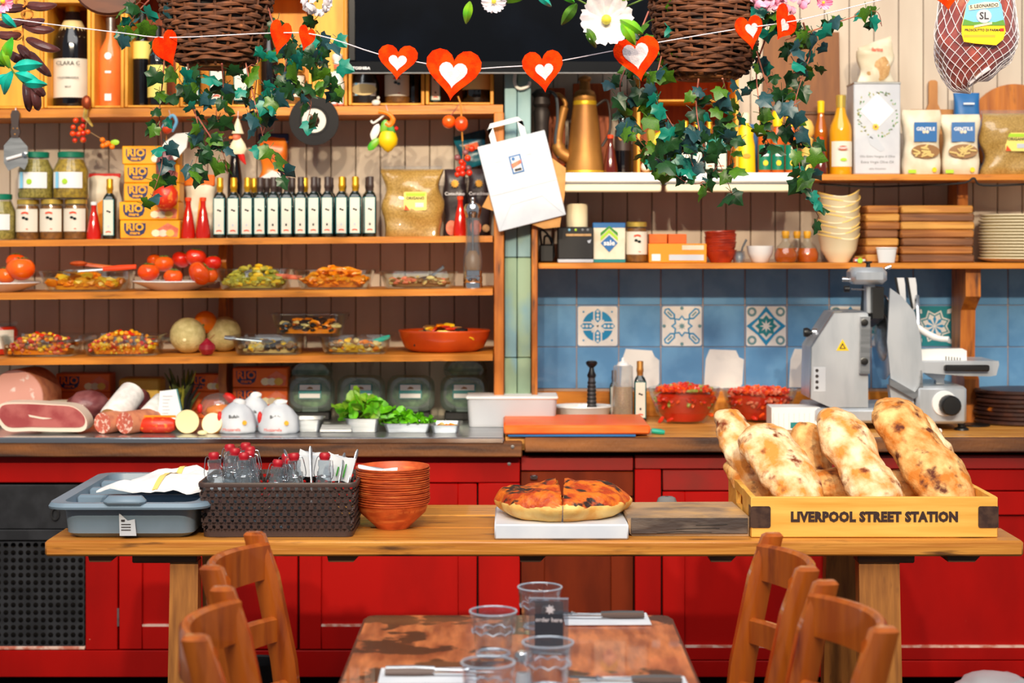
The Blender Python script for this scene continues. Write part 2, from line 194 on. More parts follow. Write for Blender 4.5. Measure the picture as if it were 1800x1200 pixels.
# ---------------- mesh builder ----------------
_ico = {}
def ico(n):
    if n not in _ico:
        b = bmesh.new(); bmesh.ops.create_icosphere(b, subdivisions=n, radius=1); b.verts.ensure_lookup_table()
        _ico[n] = ([v.co.copy() for v in b.verts], [tuple(v.index for v in f.verts) for f in b.faces]); b.free()
    return _ico[n]
def rrect(w, h, r, n=4):
    pts = []
    for cx, cy, a0 in ((w/2-r, h/2-r, 0), (-w/2+r, h/2-r, 90), (-w/2+r, -h/2+r, 180), (w/2-r, -h/2+r, 270)):
        for i in range(n+1):
            a = math.radians(a0+90*i/n); pts.append((cx+r*math.cos(a), cy+r*math.sin(a)))
    return pts
class MB:
    def __init__(s): s.v = []; s.f = []; s.m = []; s.mi = 0
    def add(s, vs, fs):
        o = len(s.v); s.v += [tuple(v) for v in vs]
        for f in fs: s.f.append(tuple(i+o for i in f)); s.m.append(s.mi)
        return s
    def box(s, x0, x1, y0, y1, z0, z1, b=0):
        lo = (min(x0, x1), min(y0, y1), min(z0, z1)); hi = (max(x0, x1), max(y0, y1), max(z0, z1))
        if b <= 0:
            vs = [((lo, hi)[i][0], (lo, hi)[j][1], (lo, hi)[k][2]) for i in (0, 1) for j in (0, 1) for k in (0, 1)]
            return s.add(vs, [(0, 1, 3, 2), (4, 6, 7, 5), (0, 4, 5, 1), (2, 3, 7, 6), (0, 2, 6, 4), (1, 5, 7, 3)])
        b = min(b, *[(hi[a]-lo[a])*.49 for a in range(3)])
        vs = []; ix = {}
        for c in [(i, j, k) for i in (0, 1) for j in (0, 1) for k in (0, 1)]:
            for a in range(3):
                p = []
                for q in range(3):
                    e = (lo, hi)[c[q]][q]
                    p.append(e if q == a else e+(b if c[q] == 0 else -b))
                ix[c, a] = len(vs); vs.append(p)
        fs = []
        for a in range(3):
            o1, o2 = [q for q in range(3) if q != a]
            for sg in (0, 1):
                cs = []
                for u, v in ((0, 0), (1, 0), (1, 1), (0, 1)):
                    c = [0, 0, 0]; c[a] = sg; c[o1] = u; c[o2] = v; cs.append(ix[tuple(c), a])
                fs.append(tuple(cs))
            for u in (0, 1):
                for v in (0, 1):
                    c0 = [0, 0, 0]; c0[o1] = u; c0[o2] = v; c1 = list(c0); c1[a] = 1; c0 = tuple(c0); c1 = tuple(c1)
                    fs.append((ix[c0, o1], ix[c1, o1], ix[c1, o2], ix[c0, o2]))
        for c in [(i, j, k) for i in (0, 1) for j in (0, 1) for k in (0, 1)]: fs.append((ix[c, 0], ix[c, 1], ix[c, 2]))
        return s.add(vs, fs)
    def rings(s, rs, cap0=True, cap1=True, closed=False):
        n = max(len(r) for r in rs); vs = []; st = []
        for r in rs: st.append(len(vs)); vs += r
        fs = []
        pr = list(zip(range(len(rs)-1), range(1, len(rs))))
        if closed: pr.append((len(rs)-1, 0))
        for a, b in pr:
            la, lb = len(rs[a]), len(rs[b])
            for i in range(n):
                j = (i+1) % n
                if la == 1 and lb == 1: continue
                if la == 1: fs.append((st[a], st[b]+j, st[b]+i))
                elif lb == 1: fs.append((st[a]+i, st[a]+j, st[b]))
                else: fs.append((st[a]+i, st[a]+j, st[b]+j, st[b]+i))
        if not closed:
            if cap0 and len(rs[0]) > 1: fs.append(tuple(range(st[0]+len(rs[0])-1, st[0]-1, -1)))
            if cap1 and len(rs[-1]) > 1: fs.append(tuple(range(st[-1], st[-1]+len(rs[-1]))))
        return s.add(vs, fs)
    def lathe(s, prof, n=20, c=(0, 0, 0), sx=1, sy=1, sq=0, ax='z', cap0=True, cap1=True, wob=None):
        rs = []
        for k, (r, z) in enumerate(prof):
            ring = []
            if r < 1e-6: ring = [(0, 0, z)]
            else:
                for i in range(n):
                    a = 2*PI*(i+(.5 if sq else 0))/n; ca, sa = math.cos(a), math.sin(a); q = r
                    if sq: q = r/((abs(ca)**sq+abs(sa)**sq)**(1/sq))
                    zz = z+(wob(k, a) if wob else 0)
                    ring.append((q*ca*sx, q*sa*sy, zz))
            rs.append([V3(p, ax, c) for p in ring])
        return s.rings(rs, cap0, cap1)
    def tube(s, path, r, n=8, caps=True, closed=False, flat=1.0):
        P = [Vector(p) for p in path]; rs = []; m = len(P); up = None
        for i, p in enumerate(P):
            if closed: t = P[(i+1) % m]-P[i-1]
            else: t = P[min(i+1, m-1)]-P[max(i-1, 0)]
            if t.length < 1e-9: t = Vector((0, 0, 1))
            t.normalize()
            if up is None: up = t.orthogonal()
            up = up-t*up.dot(t)
            if up.length < 1e-6: up = t.orthogonal()
            up.normalize(); sd = t.cross(up)
            q = r[i] if isinstance(r, (list, tuple)) else r
            rs.append([tuple(p+up*(q*math.cos(2*PI*k/n))+sd*(q*flat*math.sin(2*PI*k/n))) for k in range(n)])
        return s.rings(rs, caps, caps, closed)
    def prism(s, out, a, b, plane='xz'):
        n = len(out)
        def mp(p, h):
            return (p[0], h, p[1]) if plane == 'xz' else ((p[0], p[1], h) if plane == 'xy' else (h, p[0], p[1]))
        vs = [mp(p, a) for p in out]+[mp(p, b) for p in out]
        fs = [tuple(range(n)), tuple(range(2*n-1, n-1, -1))]+[(i, (i+1) % n, n+(i+1) % n, n+i) for i in range(n)]
        return s.add(vs, fs)
    def blob(s, c, r, sub=2, amp=0, fr=3, seed=0, fn=None, rot=None):
        vs, fs = ico(sub); out = []; r = Vector((r, r, r)) if not hasattr(r, '__len__') else Vector(r); c = Vector(c); so = Vector((seed*3.7, seed*1.3, seed*7.1))
        for v in vs:
            p = Vector((v.x*r.x, v.y*r.y, v.z*r.z))
            if fn: p = Vector(fn(v, p))
            if amp:
                k = noise.noise(v*fr+so)+.45*noise.noise(v*fr*2.3+so)
                p = p*(1+amp*k)
            if rot: p = rot @ p
            out.append(p+c)
        return s.add(out, fs)
    def xf(s, M, i0=0):
        s.v[i0:] = [tuple(M @ Vector(v)) for v in s.v[i0:]]; return s
def V3(p, ax, c):
    x, y, z = p
    if ax == 'y': x, y, z = x, z, y
    elif ax == 'x': x, y, z = z, x, y
    return (x+c[0], y+c[1], z+c[2])
def mesh_of(name, mb, mats, smooth=True, ang=40):
    me = bpy.data.meshes.new(name); me.from_pydata(mb.v, [], mb.f)
    for q in (mats if isinstance(mats, (list, tuple)) else [mats]): me.materials.append(MATS[q])
    if len(me.materials) > 1: me.polygons.foreach_set('material_index', mb.m)
    b = bmesh.new(); b.from_mesh(me); bmesh.ops.recalc_face_normals(b, faces=b.faces); b.to_mesh(me); b.free()
    if smooth:
        me.polygons.foreach_set('use_smooth', [True]*len(me.polygons)); me.set_sharp_from_angle(angle=math.radians(ang))
    me.update(); return me
def link(name, me, parent=None, loc=(0, 0, 0), rot=(0, 0, 0), scale=None):
    o = bpy.data.objects.new(name, me); COL.objects.link(o); o.parent = parent; o.location = loc; o.rotation_euler = rot
    if scale: o.scale = scale
    return o
def part(name, mb, mat, parent, loc=(0, 0, 0), rot=(0, 0, 0), label=None, smooth=True, ang=40):
    o = link(name, mesh_of(name, mb, mat, smooth, ang), parent, loc, rot)
    if label: o['label'] = label
    return o
def tag(o, label, cat, group=None, kind=None):
    o['label'] = label; o['category'] = cat
    if group: o['group'] = group
    if kind: o['kind'] = kind
    return o
def thing(name, label, cat, loc=(0, 0, 0), rot=(0, 0, 0), group=None):
    if isinstance(rot, (int, float)): rot = (0, 0, rot)
    return tag(link(name, None, None, loc, rot), label, cat, group)
def solo(name, mb, mat, label, cat, loc=(0, 0, 0), rot=(0, 0, 0), group=None, kind=None, smooth=True, ang=40):
    if isinstance(rot, (int, float)): rot = (0, 0, rot)
    return tag(link(name, mesh_of(name, mb, mat, smooth, ang), None, loc, rot), label, cat, group, kind)
def struct(name, mb=None, mat=None, loc=(0, 0, 0), parent=None, label=None):
    o = link(name, mesh_of(name, mb, mat) if mb else None, parent, loc)
    if parent is None: o['kind'] = 'structure'
    if label: o['label'] = label
    return o
def dup(root, loc=None, rot=None, label=None, group=None, parent=None):
    c = root.copy(); COL.objects.link(c)
    if parent: c.parent = parent
    if loc is not None: c.location = loc
    if rot is not None: c.rotation_euler = rot if hasattr(rot, '__len__') else (0, 0, rot)
    if label: c['label'] = label
    if group: c['group'] = group
    for ch in list(root.children): dup(ch, parent=c)
    return c
_txt = {}
def txt(s, size, mat, parent, loc, bold=0, name='lettering', rot=(PI/2, 0, 0), sx=1, label=None, align='CENTER'):
    key = (s, size, mat, bold, sx, align)
    if key not in _txt:
        c = bpy.data.curves.new('lettering', 'FONT'); c.body = s; c.size = size; c.align_x = align; c.align_y = 'CENTER'; c.offset = bold; c.extrude = .0003; c.resolution_u = 2; c.space_character = 1+bold*40
        t = bpy.data.objects.new('lettering', c); me = bpy.data.meshes.new_from_object(t)
        if sx != 1: me.transform(Matrix.Diagonal((sx, 1, 1, 1)))
        me.materials.clear(); me.materials.append(MATS[mat]); bpy.data.objects.remove(t); bpy.data.curves.remove(c); _txt[key] = me
    o = link(name, _txt[key], parent, loc, rot)
    if label: o['label'] = label
    return o
def flat(out, y, t=.0012): return MB().prism(out, y, y-t)          # print / label standing in the xz plane, facing -y
def circ(r, n=20, cx=0, cz=0, sx=1, sz_=1): return [(cx+r*sx*math.cos(2*PI*i/n), cz+r*sz_*math.sin(2*PI*i/n)) for i in range(n)]
def rect(x0, x1, z0, z1): return [(x0, z0), (x1, z0), (x1, z1), (x0, z1)]
def curved(r, a0, a1, z0, z1, n=8, sq=0):                            # label wrapped round a bottle, centred on -y
    vs = []; fs = []
    for i in range(n+1):
        a = -PI/2+a0+(a1-a0)*i/n; vs += [(r*math.cos(a), r*math.sin(a), z0), (r*math.cos(a), r*math.sin(a), z1)]
        if i: fs.append((2*i-2, 2*i, 2*i+1, 2*i-1))
    return MB().add(vs, fs)
def heart(w, h, n=26):
    pts = []
    for i in range(n):
        t = 2*PI*i/n; x = 16*math.sin(t)**3; y = 13*math.cos(t)-5*math.cos(2*t)-2*math.cos(3*t)-math.cos(4*t)
        pts.append((x/32*w, (y+2.5)/29*h))
    return pts
def bez(pts, n=12):
    P = [Vector(p) for p in pts]; out = []
    for i in range(len(P)-1):
        a = P[max(i-1, 0)]; b = P[i]; c = P[i+1]; d = P[min(i+2, len(P)-1)]
        for k in range(n):
            t = k/n; out.append(.5*((2*b)+(c-a)*t+(2*a-5*b+4*c-d)*t*t+(3*b-a-3*c+d)*t**3))
    out.append(P[-1]); return out
# ================= the setting =================
struct('floor', MB().box(-4, 4, -1.5, 6.8, -.06, 0), 'floor_mat', label='dark worn floor under the tables')
wb = struct('wall_back', MB().box(-2.6, 2.6, WALL+.012, WALL+.12, 0, 2.9), 'wall_dark', label='back wall of grey beige vertical boards with blue tiles')
bw = W(43.4, WALL)
bm_ = mesh_of('board', MB().box(-bw/2+.0014, bw/2-.0014, 0, .014, .6, 2.85, .003), 'wall_paint')
x = X(17.5, WALL)-bw/2-bw*5
while x < 2.45:
    link('board', bm_, wb, (x, WALL, 0)); x += bw
# tiles
TD = 6.482; tp = W(74, TD); TG = .0016
tm = mesh_of('tile', MB().box(-tp/2+TG, tp/2-TG, 0, .012, -tp/2+TG, tp/2-TG, .002), 'tile_blue')
tw = mesh_of('tile', MB().box(-tp/2+TG, tp/2-TG, 0, .012, -tp/2+TG, tp/2-TG, .002), 'tile_blue')
gm = MB().box(X(938, TD), X(1990, TD), TD+.004, WALL+.004, Z(690, TD), Z(455, TD))
part('grout', gm, 'grout', wb)
def star(n, r1, r2, rot=0, cx=0, cz=0):
    return [(cx+(r1 if i % 2 == 0 else r2)*math.cos(rot+PI*i/n), cz+(r1 if i % 2 == 0 else r2)*math.sin(rot+PI*i/n)) for i in range(2*n)]
def orn(t, out, mat, lv): part('print', flat(out, -.0010-.0004*lv, .0004), mat, t)
def bar(x0, z0, x1, z1, w_):
    d = Vector((x1-x0, z1-z0)); d.normalize(); n = Vector((-d.y, d.x))*w_/2
    return [(x0+n.x, z0+n.y), (x0-n.x, z0-n.y), (x1-n.x, z1-n.y), (x1+n.x, z1+n.y)]
def deco(t, k):
    h = tp*.47; part('sticker', MB().prism(rrect(2*h, 2*h, .008), 0, -.001), 'tile_white' if k != 4 else 'print_teal', t)
    if k == 0:
        orn(t, circ(h*.78, 28), 'print_blue', 1)
        for a in range(4):
            c, s_ = math.cos(a*PI/2), math.sin(a*PI/2)
            rt = lambda p: [(c*u-s_*v, s_*u+c*v) for u, v in p]
            orn(t, rt([(-.22*h, .3*h), (-.22*h, .8*h), (0, .98*h), (.22*h, .8*h), (.22*h, .3*h), (0, .06*h)]), 'tile_white', 2)
            orn(t, rt([(-.15*h, .34*h), (-.15*h, .74*h), (0, .88*h), (.15*h, .74*h), (.15*h, .34*h), (0, .16*h)]), 'print_blue', 3)
            for q in (.36, .55, .74): orn(t, rt(circ(.075*h, 8, 0, q*h)), 'tile_white', 4)
            orn(t, circ(.05*h, 8, .72*h*(1 if a in (0, 3) else -1), .72*h*(1 if a < 2 else -1)), 'print_blue', 1)
        orn(t, bar(-.3*h, -.3*h, .3*h, .3*h, .09*h), 'tile_white', 5); orn(t, bar(-.3*h, .3*h, .3*h, -.3*h, .09*h), 'tile_white', 5)
    elif k == 1:
        orn(t, star(8, .56*h, .4*h, 0), 'print_blue', 1); orn(t, star(8, .45*h, .31*h, 0), 'tile_white', 2); orn(t, star(8, .2*h, .09*h), 'print_grey', 3)
        for a in range(4):
            an = PI/4+a*PI/2; c, s_ = math.cos(an), math.sin(an)
            rt = lambda p: [(c*u-s_*v, s_*u+c*v) for u, v in p]
            orn(t, rt([(.48*h, 0), (.66*h, .18*h), (1.12*h, .18*h), (1.22*h, 0), (1.12*h, -.18*h), (.66*h, -.18*h)]), 'print_blue', 1)
            orn(t, rt([(.6*h, 0), (.7*h, .1*h), (1.08*h, .1*h), (1.14*h, 0), (1.08*h, -.1*h), (.7*h, -.1*h)]), 'tile_white', 2)
            orn(t, rt([(.72*h, .04*h), (1.02*h, .04*h), (1.02*h, -.04*h), (.72*h, -.04*h)]), 'print_grey', 3)
            orn(t, circ(.09*h, 10, .9*h*(0, 1, 0, -1)[a], .9*h*(1, 0, -1, 0)[a]), 'print_grey', 1)
    elif k in (2, 3):
        for a in range(4):
            an = PI/4+a*PI/2; orn(t, circ(.24*h, 14, .78*h*math.sqrt(2)*math.cos(an)*.92, .78*h*math.sqrt(2)*math.sin(an)*.92), 'print_grey', 1)
            orn(t, circ(.12*h, 12, 1.02*h*math.cos(an), 1.02*h*math.sin(an)), 'tile_white', 2)
        orn(t, star(4, 1.0*h, .62*h, 0), 'print_blue', 2); orn(t, star(4, .72*h, .5*h, 0), 'tile_white', 3); orn(t, star(8, .56*h, .4*h, 0), 'print_teal', 4); orn(t, star(8, .34*h, .13*h, 0), 'tile_white', 5)
    else:
        orn(t, star(8, .86*h, .62*h, PI/8), 'tile_white', 1); orn(t, star(8, .76*h, .54*h, PI/8), 'print_teal', 2); orn(t, star(8, .66*h, .47*h, PI/8), 'tile_white', 3)
        for a in range(8): orn(t, [(.5*h*math.cos(a*PI/4+e)*q, .5*h*math.sin(a*PI/4+e)*q) for e, q in ((0, .1), (-.22, .75), (0, 1.05), (.22, .75))], 'print_blue', 4)
        for a in range(4):
            an = PI/4+a*PI/2; orn(t, [(1.05*h*math.cos(an+e)*q, 1.05*h*math.sin(an+e)*q) for e, q in ((0, .85), (-.12, 1.0), (0, 1.25), (.12, 1.0))], 'tile_white', 1)
dk = {1: 0, 3: 1, 5: 2, 7: 3, 9: 4}
for c in range(15):
    px = 976.6+74*c if c < 10 else 1735+74*(c-10)
    for r in range(3):
        t = link('tile', tm, wb, (X(px, TD), TD, Z(499.5+74*r-(.6*r), TD)))
        if r == 1 and c in dk: deco(t, dk[c]); t['label'] = 'patterned white and blue tile'
        if r == 2 and c in (2, 4, 6):
            h = tp*.47; q = random.Random(c); o = [(-h, -h), (h*.8, -h), (h*.96, -h*.8), (h*.97, h*.4), (h*.75, h*.55), (h*.6, h*.9), (-h*.7, h*.97), (-h*.9, h*.4)]
            part('sticker', MB().prism([(a+q.uniform(-.003, .003), b+q.uniform(-.003, .003)) for a, b in o], 0, -.001), 'tile_white', t)
# ---- painted post with wood strips ----
post = struct('trim_1', label='painted wooden post of pale blue and green boards')
for i, (a, b, y0, y1, mt) in enumerate(((887, 908.5, -40, 452, 'post_blue'), (909.5, 933, -40, 452, 'post_blue'), (887, 908.5, 453, 628, 'post_green'), (909.5, 933, 453, 628, 'post_green'), (887, 908.5, 629, 735, 'post_green'), (909.5, 933, 629, 735, 'post_green'))):
    part('board', MB().box(X(a, 6.2), X(b, 6.2), 6.2, WALL, Z(y1, 6.2), Z(y0, 6.2), .003), mt, post)
part('strip', MB().box(X(934.5, 6.15), X(945, 6.15), 6.15, 6.47, CZ, Z(380, 6.15), .003), 'shelf_wood_v', post)
# ---- left shelving ----
for n, th, lab in ((0, .031, 'thick wooden shelf under the wine crates'), (1, .023, 'wooden shelf carrying the olive oil bottles'), (2, .023, 'wooden shelf with tomato plates and glass dishes'), (3, .023, 'lowest left wooden shelf with melons and terracotta dish')):
    e = 884 if n == 0 else 866
    xa, xb = X(-190, SHD[n]), X(e, SHD[n]); za, zb = sz(n, -190), sz(n, e)
    solo('shelf_board', MB().prism([(xa, za-th), (xb, zb-th), (xb, zb), (xa, za)], SHD[n], WALL-.001), 'shelf_wood', lab, 'shelf')
solo('shelf_upright', MB().box(X(868, 6.14), X(886, 6.14), 6.14, WALL-.001, CZ, sz(0, 878)-.031, .003), 'shelf_wood_v', 'tall orange wooden upright at the right end of shelves', 'shelf')
for a, b, lab in ((1, 2, 'short dark upright behind the tomato plate'), (2, 3, 'short dark upright behind the right melon'), (3, 4, 'curved wooden upright behind the tuna boxes on counter')):
    z1 = sz(a, 405)-.023; z0 = CZ if b == 4 else sz(b, 405); q = 6.36
    solo('shelf_upright', MB().prism([(q, z1), (q-.02, z0+(z1-z0)*.6), (q+.04, z0+.02), (q+.02, z0), (WALL-.001, z0), (WALL-.001, z1)], X(388, 6.4), X(402, 6.4), 'yz'), 'shelf_wood_v', lab, 'shelf')
# ---- right shelving ----
solo('shelf_board', MB().box(X(946, 6.2), X(1990, 6.2), 6.2, WALL-.001, RZU-.022, RZU, .002), 'shelf_wood', 'upper right wooden shelf with pasta and oil tin', 'shelf')
solo('shelf_board', MB().box(X(946, 6.2), X(1990, 6.2), 6.2, TD-.001, RZL-.021, RZL, .002), 'shelf_wood', 'lower right wooden shelf just above the blue tiles', 'shelf')
solo('shelf_upright', MB().prism([(6.34, RZU-.022), (6.34, RZL+.14), (6.38, RZL+.08), (6.38, RZL), (TD-.001, RZL), (TD-.001, RZU-.022)], X(1694, 6.25), X(1713, 6.25), 'yz'), 'shelf_wood_v', 'dark wooden bracket between the two right shelves', 'shelf')
solo('shelf_upright', MB().prism([(6.24, RZL-.021), (6.24, Z(520, 6.3)), (6.31, Z(545, 6.3)), (6.32, Z(640, 6.3)), (6.26, Z(665, 6.3)), (6.26, CZ+.0005), (6.44, CZ+.0005), (6.44, RZL-.021)], X(1690, 6.3), X(1716, 6.3), 'yz'), 'shelf_wood_v', 'curved wooden bracket standing on the counter beside the slicer', 'shelf')
solo('cable', MB().tube(bez([at(1440, 323, 6.24), at(1520, 328, 6.26), at(1600, 326, 6.27), at(1690, 322, 6.2), at(1712, 313, 6.19), at(1730, 326, 6.2), at(1830, 322, 6.25)], 6), .0035, 6), 'black_soft', 'thin black cable hanging under the upper right shelf', 'cable')
for i, (a, b) in enumerate(((985, 1165), (1169, 1402))):
    t = thing('strip_light', ('left', 'right')[i]+' white tube light batten under the upper right shelf', 'light', (0, 0, 0))
    part('housing', MB().box(X(a, 6.12), X(b, 6.12), 6.12, 6.198, Z(321, 6.12), Z(303, 6.12), .006), 'white_gloss', t)
    part('diffuser', MB().box(X(a+2, 6.12), X(b-2, 6.12), 6.125, 6.19, Z(337, 6.12), Z(324, 6.12), .005), 'cream', t)
    part('cover_strip', MB().box(X(a+1, 6.12), X(b-1, 6.12), 6.13, 6.19, Z(324, 6.12), Z(321, 6.12)), 'grey', t)
# ---- worktops ----
wt = thing('steel_worktop', 'steel prep counter top with dark wooden front edge', 'worktop')
part('steel_sheet', MB().box(-2.35, X(886, 5.75), 5.755, WALL-.001, CZ-.012, CZ, .003), 'steel', wt)
part('steel_lip', MB().box(-2.35, X(886, 5.75), 5.74, 5.765, CZ-.018, CZ+.004, .004), 'chrome', wt)
part('front_edge', MB().box(-2.35, X(918, 5.745), 5.745, 5.80, CZ-.062, CZ-.013, .004), 'worktop_edge', wt)
part('bolt', MB().lathe([(0, 0), (.006, .001), (.006, .004)], 10, (X(901, 5.745), 5.741, Z(785, 5.745)), ax='y'), 'steel', wt)
wt2 = thing('wood_worktop', 'thick worn wooden counter top below the tiles', 'worktop')
part('slab', MB().box(X(888, 5.75), 2.35, 5.80, WALL-.02, CZ-.046, CZ, .002), 'worktop_wood', wt2)
part('front_edge', MB().box(X(922, 5.75), 2.35, 5.745, 5.80, CZ-.046, CZ-.001, .004), 'worktop_edge', wt2)
solo('upstand', MB().box(X(946, 6.45), X(1990, 6.45), 6.445, TD-.001, CZ+.0005, Z(688, 6.45), .003), 'shelf_wood', 'orange wooden strip along the foot of the tiles', 'strip')
# ---- cabinets under the counter ----
CD = 5.80
def cbox(a, b, y0, y1, d0=CD, d1=CD+.03, bv=.0025): return MB().box(X(a, CD), X(b, CD), d0, d1, Z(y1, CD), Z(y0, CD), bv)
def cdoor(parent, a, b, y0, y1, ia, ib, iy0, iy1, mat):
    d = part('door', MB(), mat, parent)
    for nm, q in (('stile', (a, ia, y0, y1)), ('stile', (ib, b, y0, y1)), ('rail', (ia, ib, y0, iy0)), ('rail', (ia, ib, iy1, y1))):
        part(nm, cbox(*q), mat, d)
    part('panel', cbox(ia-2, ib+2, iy0-2, iy1+2, CD+.014, CD+.024, .001), mat, d)
    part('edge_highlight', MB().box(X(ia, CD), X(ib, CD), CD+.0005, CD+.014, Z(iy1, CD)-.002, Z(iy1, CD)+.0045), 'edge_highlight', d)  # pale strip paints the highlight along the panel's bottom ledge
    return d
ca = thing('cabinet', 'red painted cupboard with two panelled doors beside the black grille', 'cabinet')
part('carcass', MB().box(X(150, CD), X(914, CD), CD+.035, 6.45, .06, CZ-.064), 'gap_black', ca)
part('rail', cbox(-160, 914, 802, 848), 'red_paint', ca); part('stile', cbox(150, 207, 849, 1142), 'red_paint', ca); part('stile', cbox(841, 914, 849, 1142), 'red_paint', ca)
part('plinth', cbox(-160, 914, 1143, 1190), 'red_paint', ca)
cdoor(ca, 209, 523, 850, 1141, 250, 484, 888, 1100, 'red_paint'); cdoor(ca, 526, 838, 850, 1141, 565, 805, 888, 1100, 'red_paint')
part('hinge', MB().lathe([(.004, 0), (.004, .06)], 8, (X(208, CD), CD-.002, Z(1100, CD))), 'steel', ca)
for px, py in ((897, 790), (895, 815)): part('screw', MB().lathe([(0, 0), (.006, .001), (.006, .004)], 10, (X(px, CD), CD-.003, Z(py, CD)), ax='y'), 'steel', ca)
cb = thing('cabinet', 'narrow brown painted cupboard between the red ones', 'cabinet')
part('carcass', MB().box(X(915, CD), X(1114, CD), CD+.035, 6.45, .06, CZ-.064), 'gap_black', cb)
part('rail', cbox(916, 1113, 802, 827), 'red_shaded', cb); part('drawer_front', cbox(916, 1113, 829, 872), 'brown_paint', cb)
cdoor(cb, 916, 1113, 874, 1160, 957, 1074, 905, 1130, 'brown_paint'); part('plinth', cbox(916, 1113, 1161, 1190), 'brown_paint', cb)
part('latch', MB().box(X(932, CD), X(945, CD), CD-.012, CD, Z(842, CD), Z(834, CD), .002), 'chrome', cb)
cc = thing('cabinet', 'red painted cupboard with panelled doors under the slicer', 'cabinet')
part('carcass', MB().box(X(1115, CD), X(1990, CD), CD+.035, 6.45, .06, CZ-.064), 'gap_black', cc)
part('rail', cbox(1116, 1990, 800, 824), 'red_shaded', cc); part('stile', cbox(1116, 1162, 825, 1160), 'red_paint', cc)
part('drawer_front', cbox(1165, 1485, 826, 862), 'red_shaded', cc); part('drawer_front', cbox(1489, 1990, 826, 862), 'red_paint', cc)
cdoor(cc, 1165, 1485, 864, 1160, 1204, 1447, 905, 1137, 'red_paint'); cdoor(cc, 1489, 1990, 864, 1160, 1530, 1950, 905, 1137, 'red_paint')
part('plinth', cbox(1116, 1990, 1161, 1190), 'red_paint', cc)
# perforated black grille unit
cg = thing('vent_cabinet', 'black metal cooler front with perforated grille', 'cabinet')
part('carcass', MB().box(X(-160, CD), X(149, CD), CD+.06, 6.45, .1, CZ-.07), 'gap_black', cg)
part('upper_panel', cbox(-160, 149, 852, 930, CD+.004, CD+.02), 'black_metal', cg)
part('ring_pull', MB().tube([(X(97, CD)+.012*math.cos(a*PI/8), CD-.002, Z(903, CD)+.019*math.sin(a*PI/8)) for a in range(16)], .004, 6, closed=True), 'black_soft', cg)
pm = MB(); hs = W(13.15, CD); x0 = X(-168.2, CD); z0 = Z(1136, CD); nc, nr = 24, 14
for c in range(nc):
    for r in range(nr):
        cx, cz = x0+hs*(c+.5), z0+hs*(r+.5); o8 = []; i8 = []
        for k in range(8):
            a = k*PI/4; q = hs/2/max(abs(math.cos(a)), abs(math.sin(a))); o8.append((cx+q*math.cos(a), CD+.006, cz+q*math.sin(a)))
            i8.append((cx+hs*.36*math.cos(a), CD+.006, cz+hs*.36*math.sin(a)))
        pm.add(o8+i8, [(k, (k+1) % 8, 8+(k+1) % 8, 8+k) for k in range(8)])
part('perforated_panel', pm, 'black_metal', cg)
part('lower_frame', cbox(-160, 149, 931, 950, CD+.004, CD+.02), 'black_metal', cg); part('sill', cbox(-160, 149, 1136, 1142, CD, CD+.02), 'edge_highlight', cg)  # sill takes the same pale highlight colour
# ================= reusable makers =================
def emblem(p, y, z, k=1.0):                                  # red ribbon and two dark olives printed on a label
    part('ribbon', flat([(-.013*k, z-.004*k), (-.012*k, z+.002*k), (0, z+.005*k), (.012*k, z+.002*k), (.013*k, z-.004*k), (0, z-.001*k)], y), 'orange_red', p)
def olives_print(p, y, x, z, k=1.0):
    m = MB().prism(circ(.0034*k, 8, x-.003*k, z+.0015*k, 1.3), y, y-.0008); m.prism(circ(.0034*k, 8, x+.0045*k, z-.0015*k, 1.3), y, y-.0008); part('olive_print', m, 'bottle_green', p)
def oil_bottle(cap, loc, label, group=None, k=1.0, glass='bottle_green'):
    t = thing('oil_bottle', label, 'bottle', loc, 0, group)
    part('glass', MB().lathe([(0, 0), (.0205, 0), (.0222, .004), (.0222, .142), (.017, .156), (.0092, .166), (.0092, .175)], 16, sq=7), glass, t)
    part('cap', MB().lathe([(.0112, .164), (.0112, .176), (.0128, .178), (.0128, .190), (.0118, .192), (.0122, .214), (.0105, .217), (0, .217)], 14), cap, t)
    part('label_border', flat(rect(-.0195, .0195, .013, .143), -.0223, .0004), 'teal', t)
    lb = part('label', flat(rect(-.0170, .0170, .015, .141), -.0227, .0004), 'label', t)
    emblem(lb, -.0231, .026, .75); olives_print(lb, -.0231, 0, .099); part('print', flat(rect(-.003, .003, .042, .05), -.0231), 'ink' if cap != 'gold' else 'paper_line', lb)
    if k != 1: t.scale = (k, k, k)
    return t
def jar(r, h, lid, fill, loc, label, cat='jar', kind=0, group=None, n=24):
    t = thing('jar', label, cat, loc, 0, group)
    nk = .86 if kind == 0 else .7
    part('glass', MB().lathe([(0, .001), (r*.95, 0), (r, h*.05), (r, h*.74 if kind == 0 else h*.62), (r*nk, h*.86), (r*nk, h*.9)], n), 'glass', t)
    part('contents', MB().lathe([(0, .003), (r*.93, .003), (r*.965, h*.05), (r*.965, h*.72 if kind == 0 else h*.6), (r*nk*.95, h*.84), (0, h*.84)], n), fill, t)
    part('lid', MB().lathe([(0, h*.88), (r*nk*1.06, h*.88), (r*nk*1.07, h*.985), (r*nk*.98, h), (0, h)], n), lid, t)
    if kind == 0:
        lb = part('label', curved(r*1.012, -1.25, 1.1, h*.2, h*.76, 10), 'label', t)
        emblem(lb, -r*1.03, h*.66, 1.0); olives_print(lb, -r*1.03, 0, h*.53, 1.5)
        part('print', flat(rect(.004, .012, h*.26, h*.275), -r*1.03), 'orange_red', lb)
    else:
        lb = part('label', curved(r*1.012, -1.0, .9, h*.22, h*.56, 10), 'white', t)
        part('print', flat(rect(-r*.62, -r*.46, h*.22, h*.56), -r*1.0), 'blue_pale', lb); part('print', flat(circ(.010, 12, -r*.1, h*.36), -r*1.03), 'lime', lb)
    return t
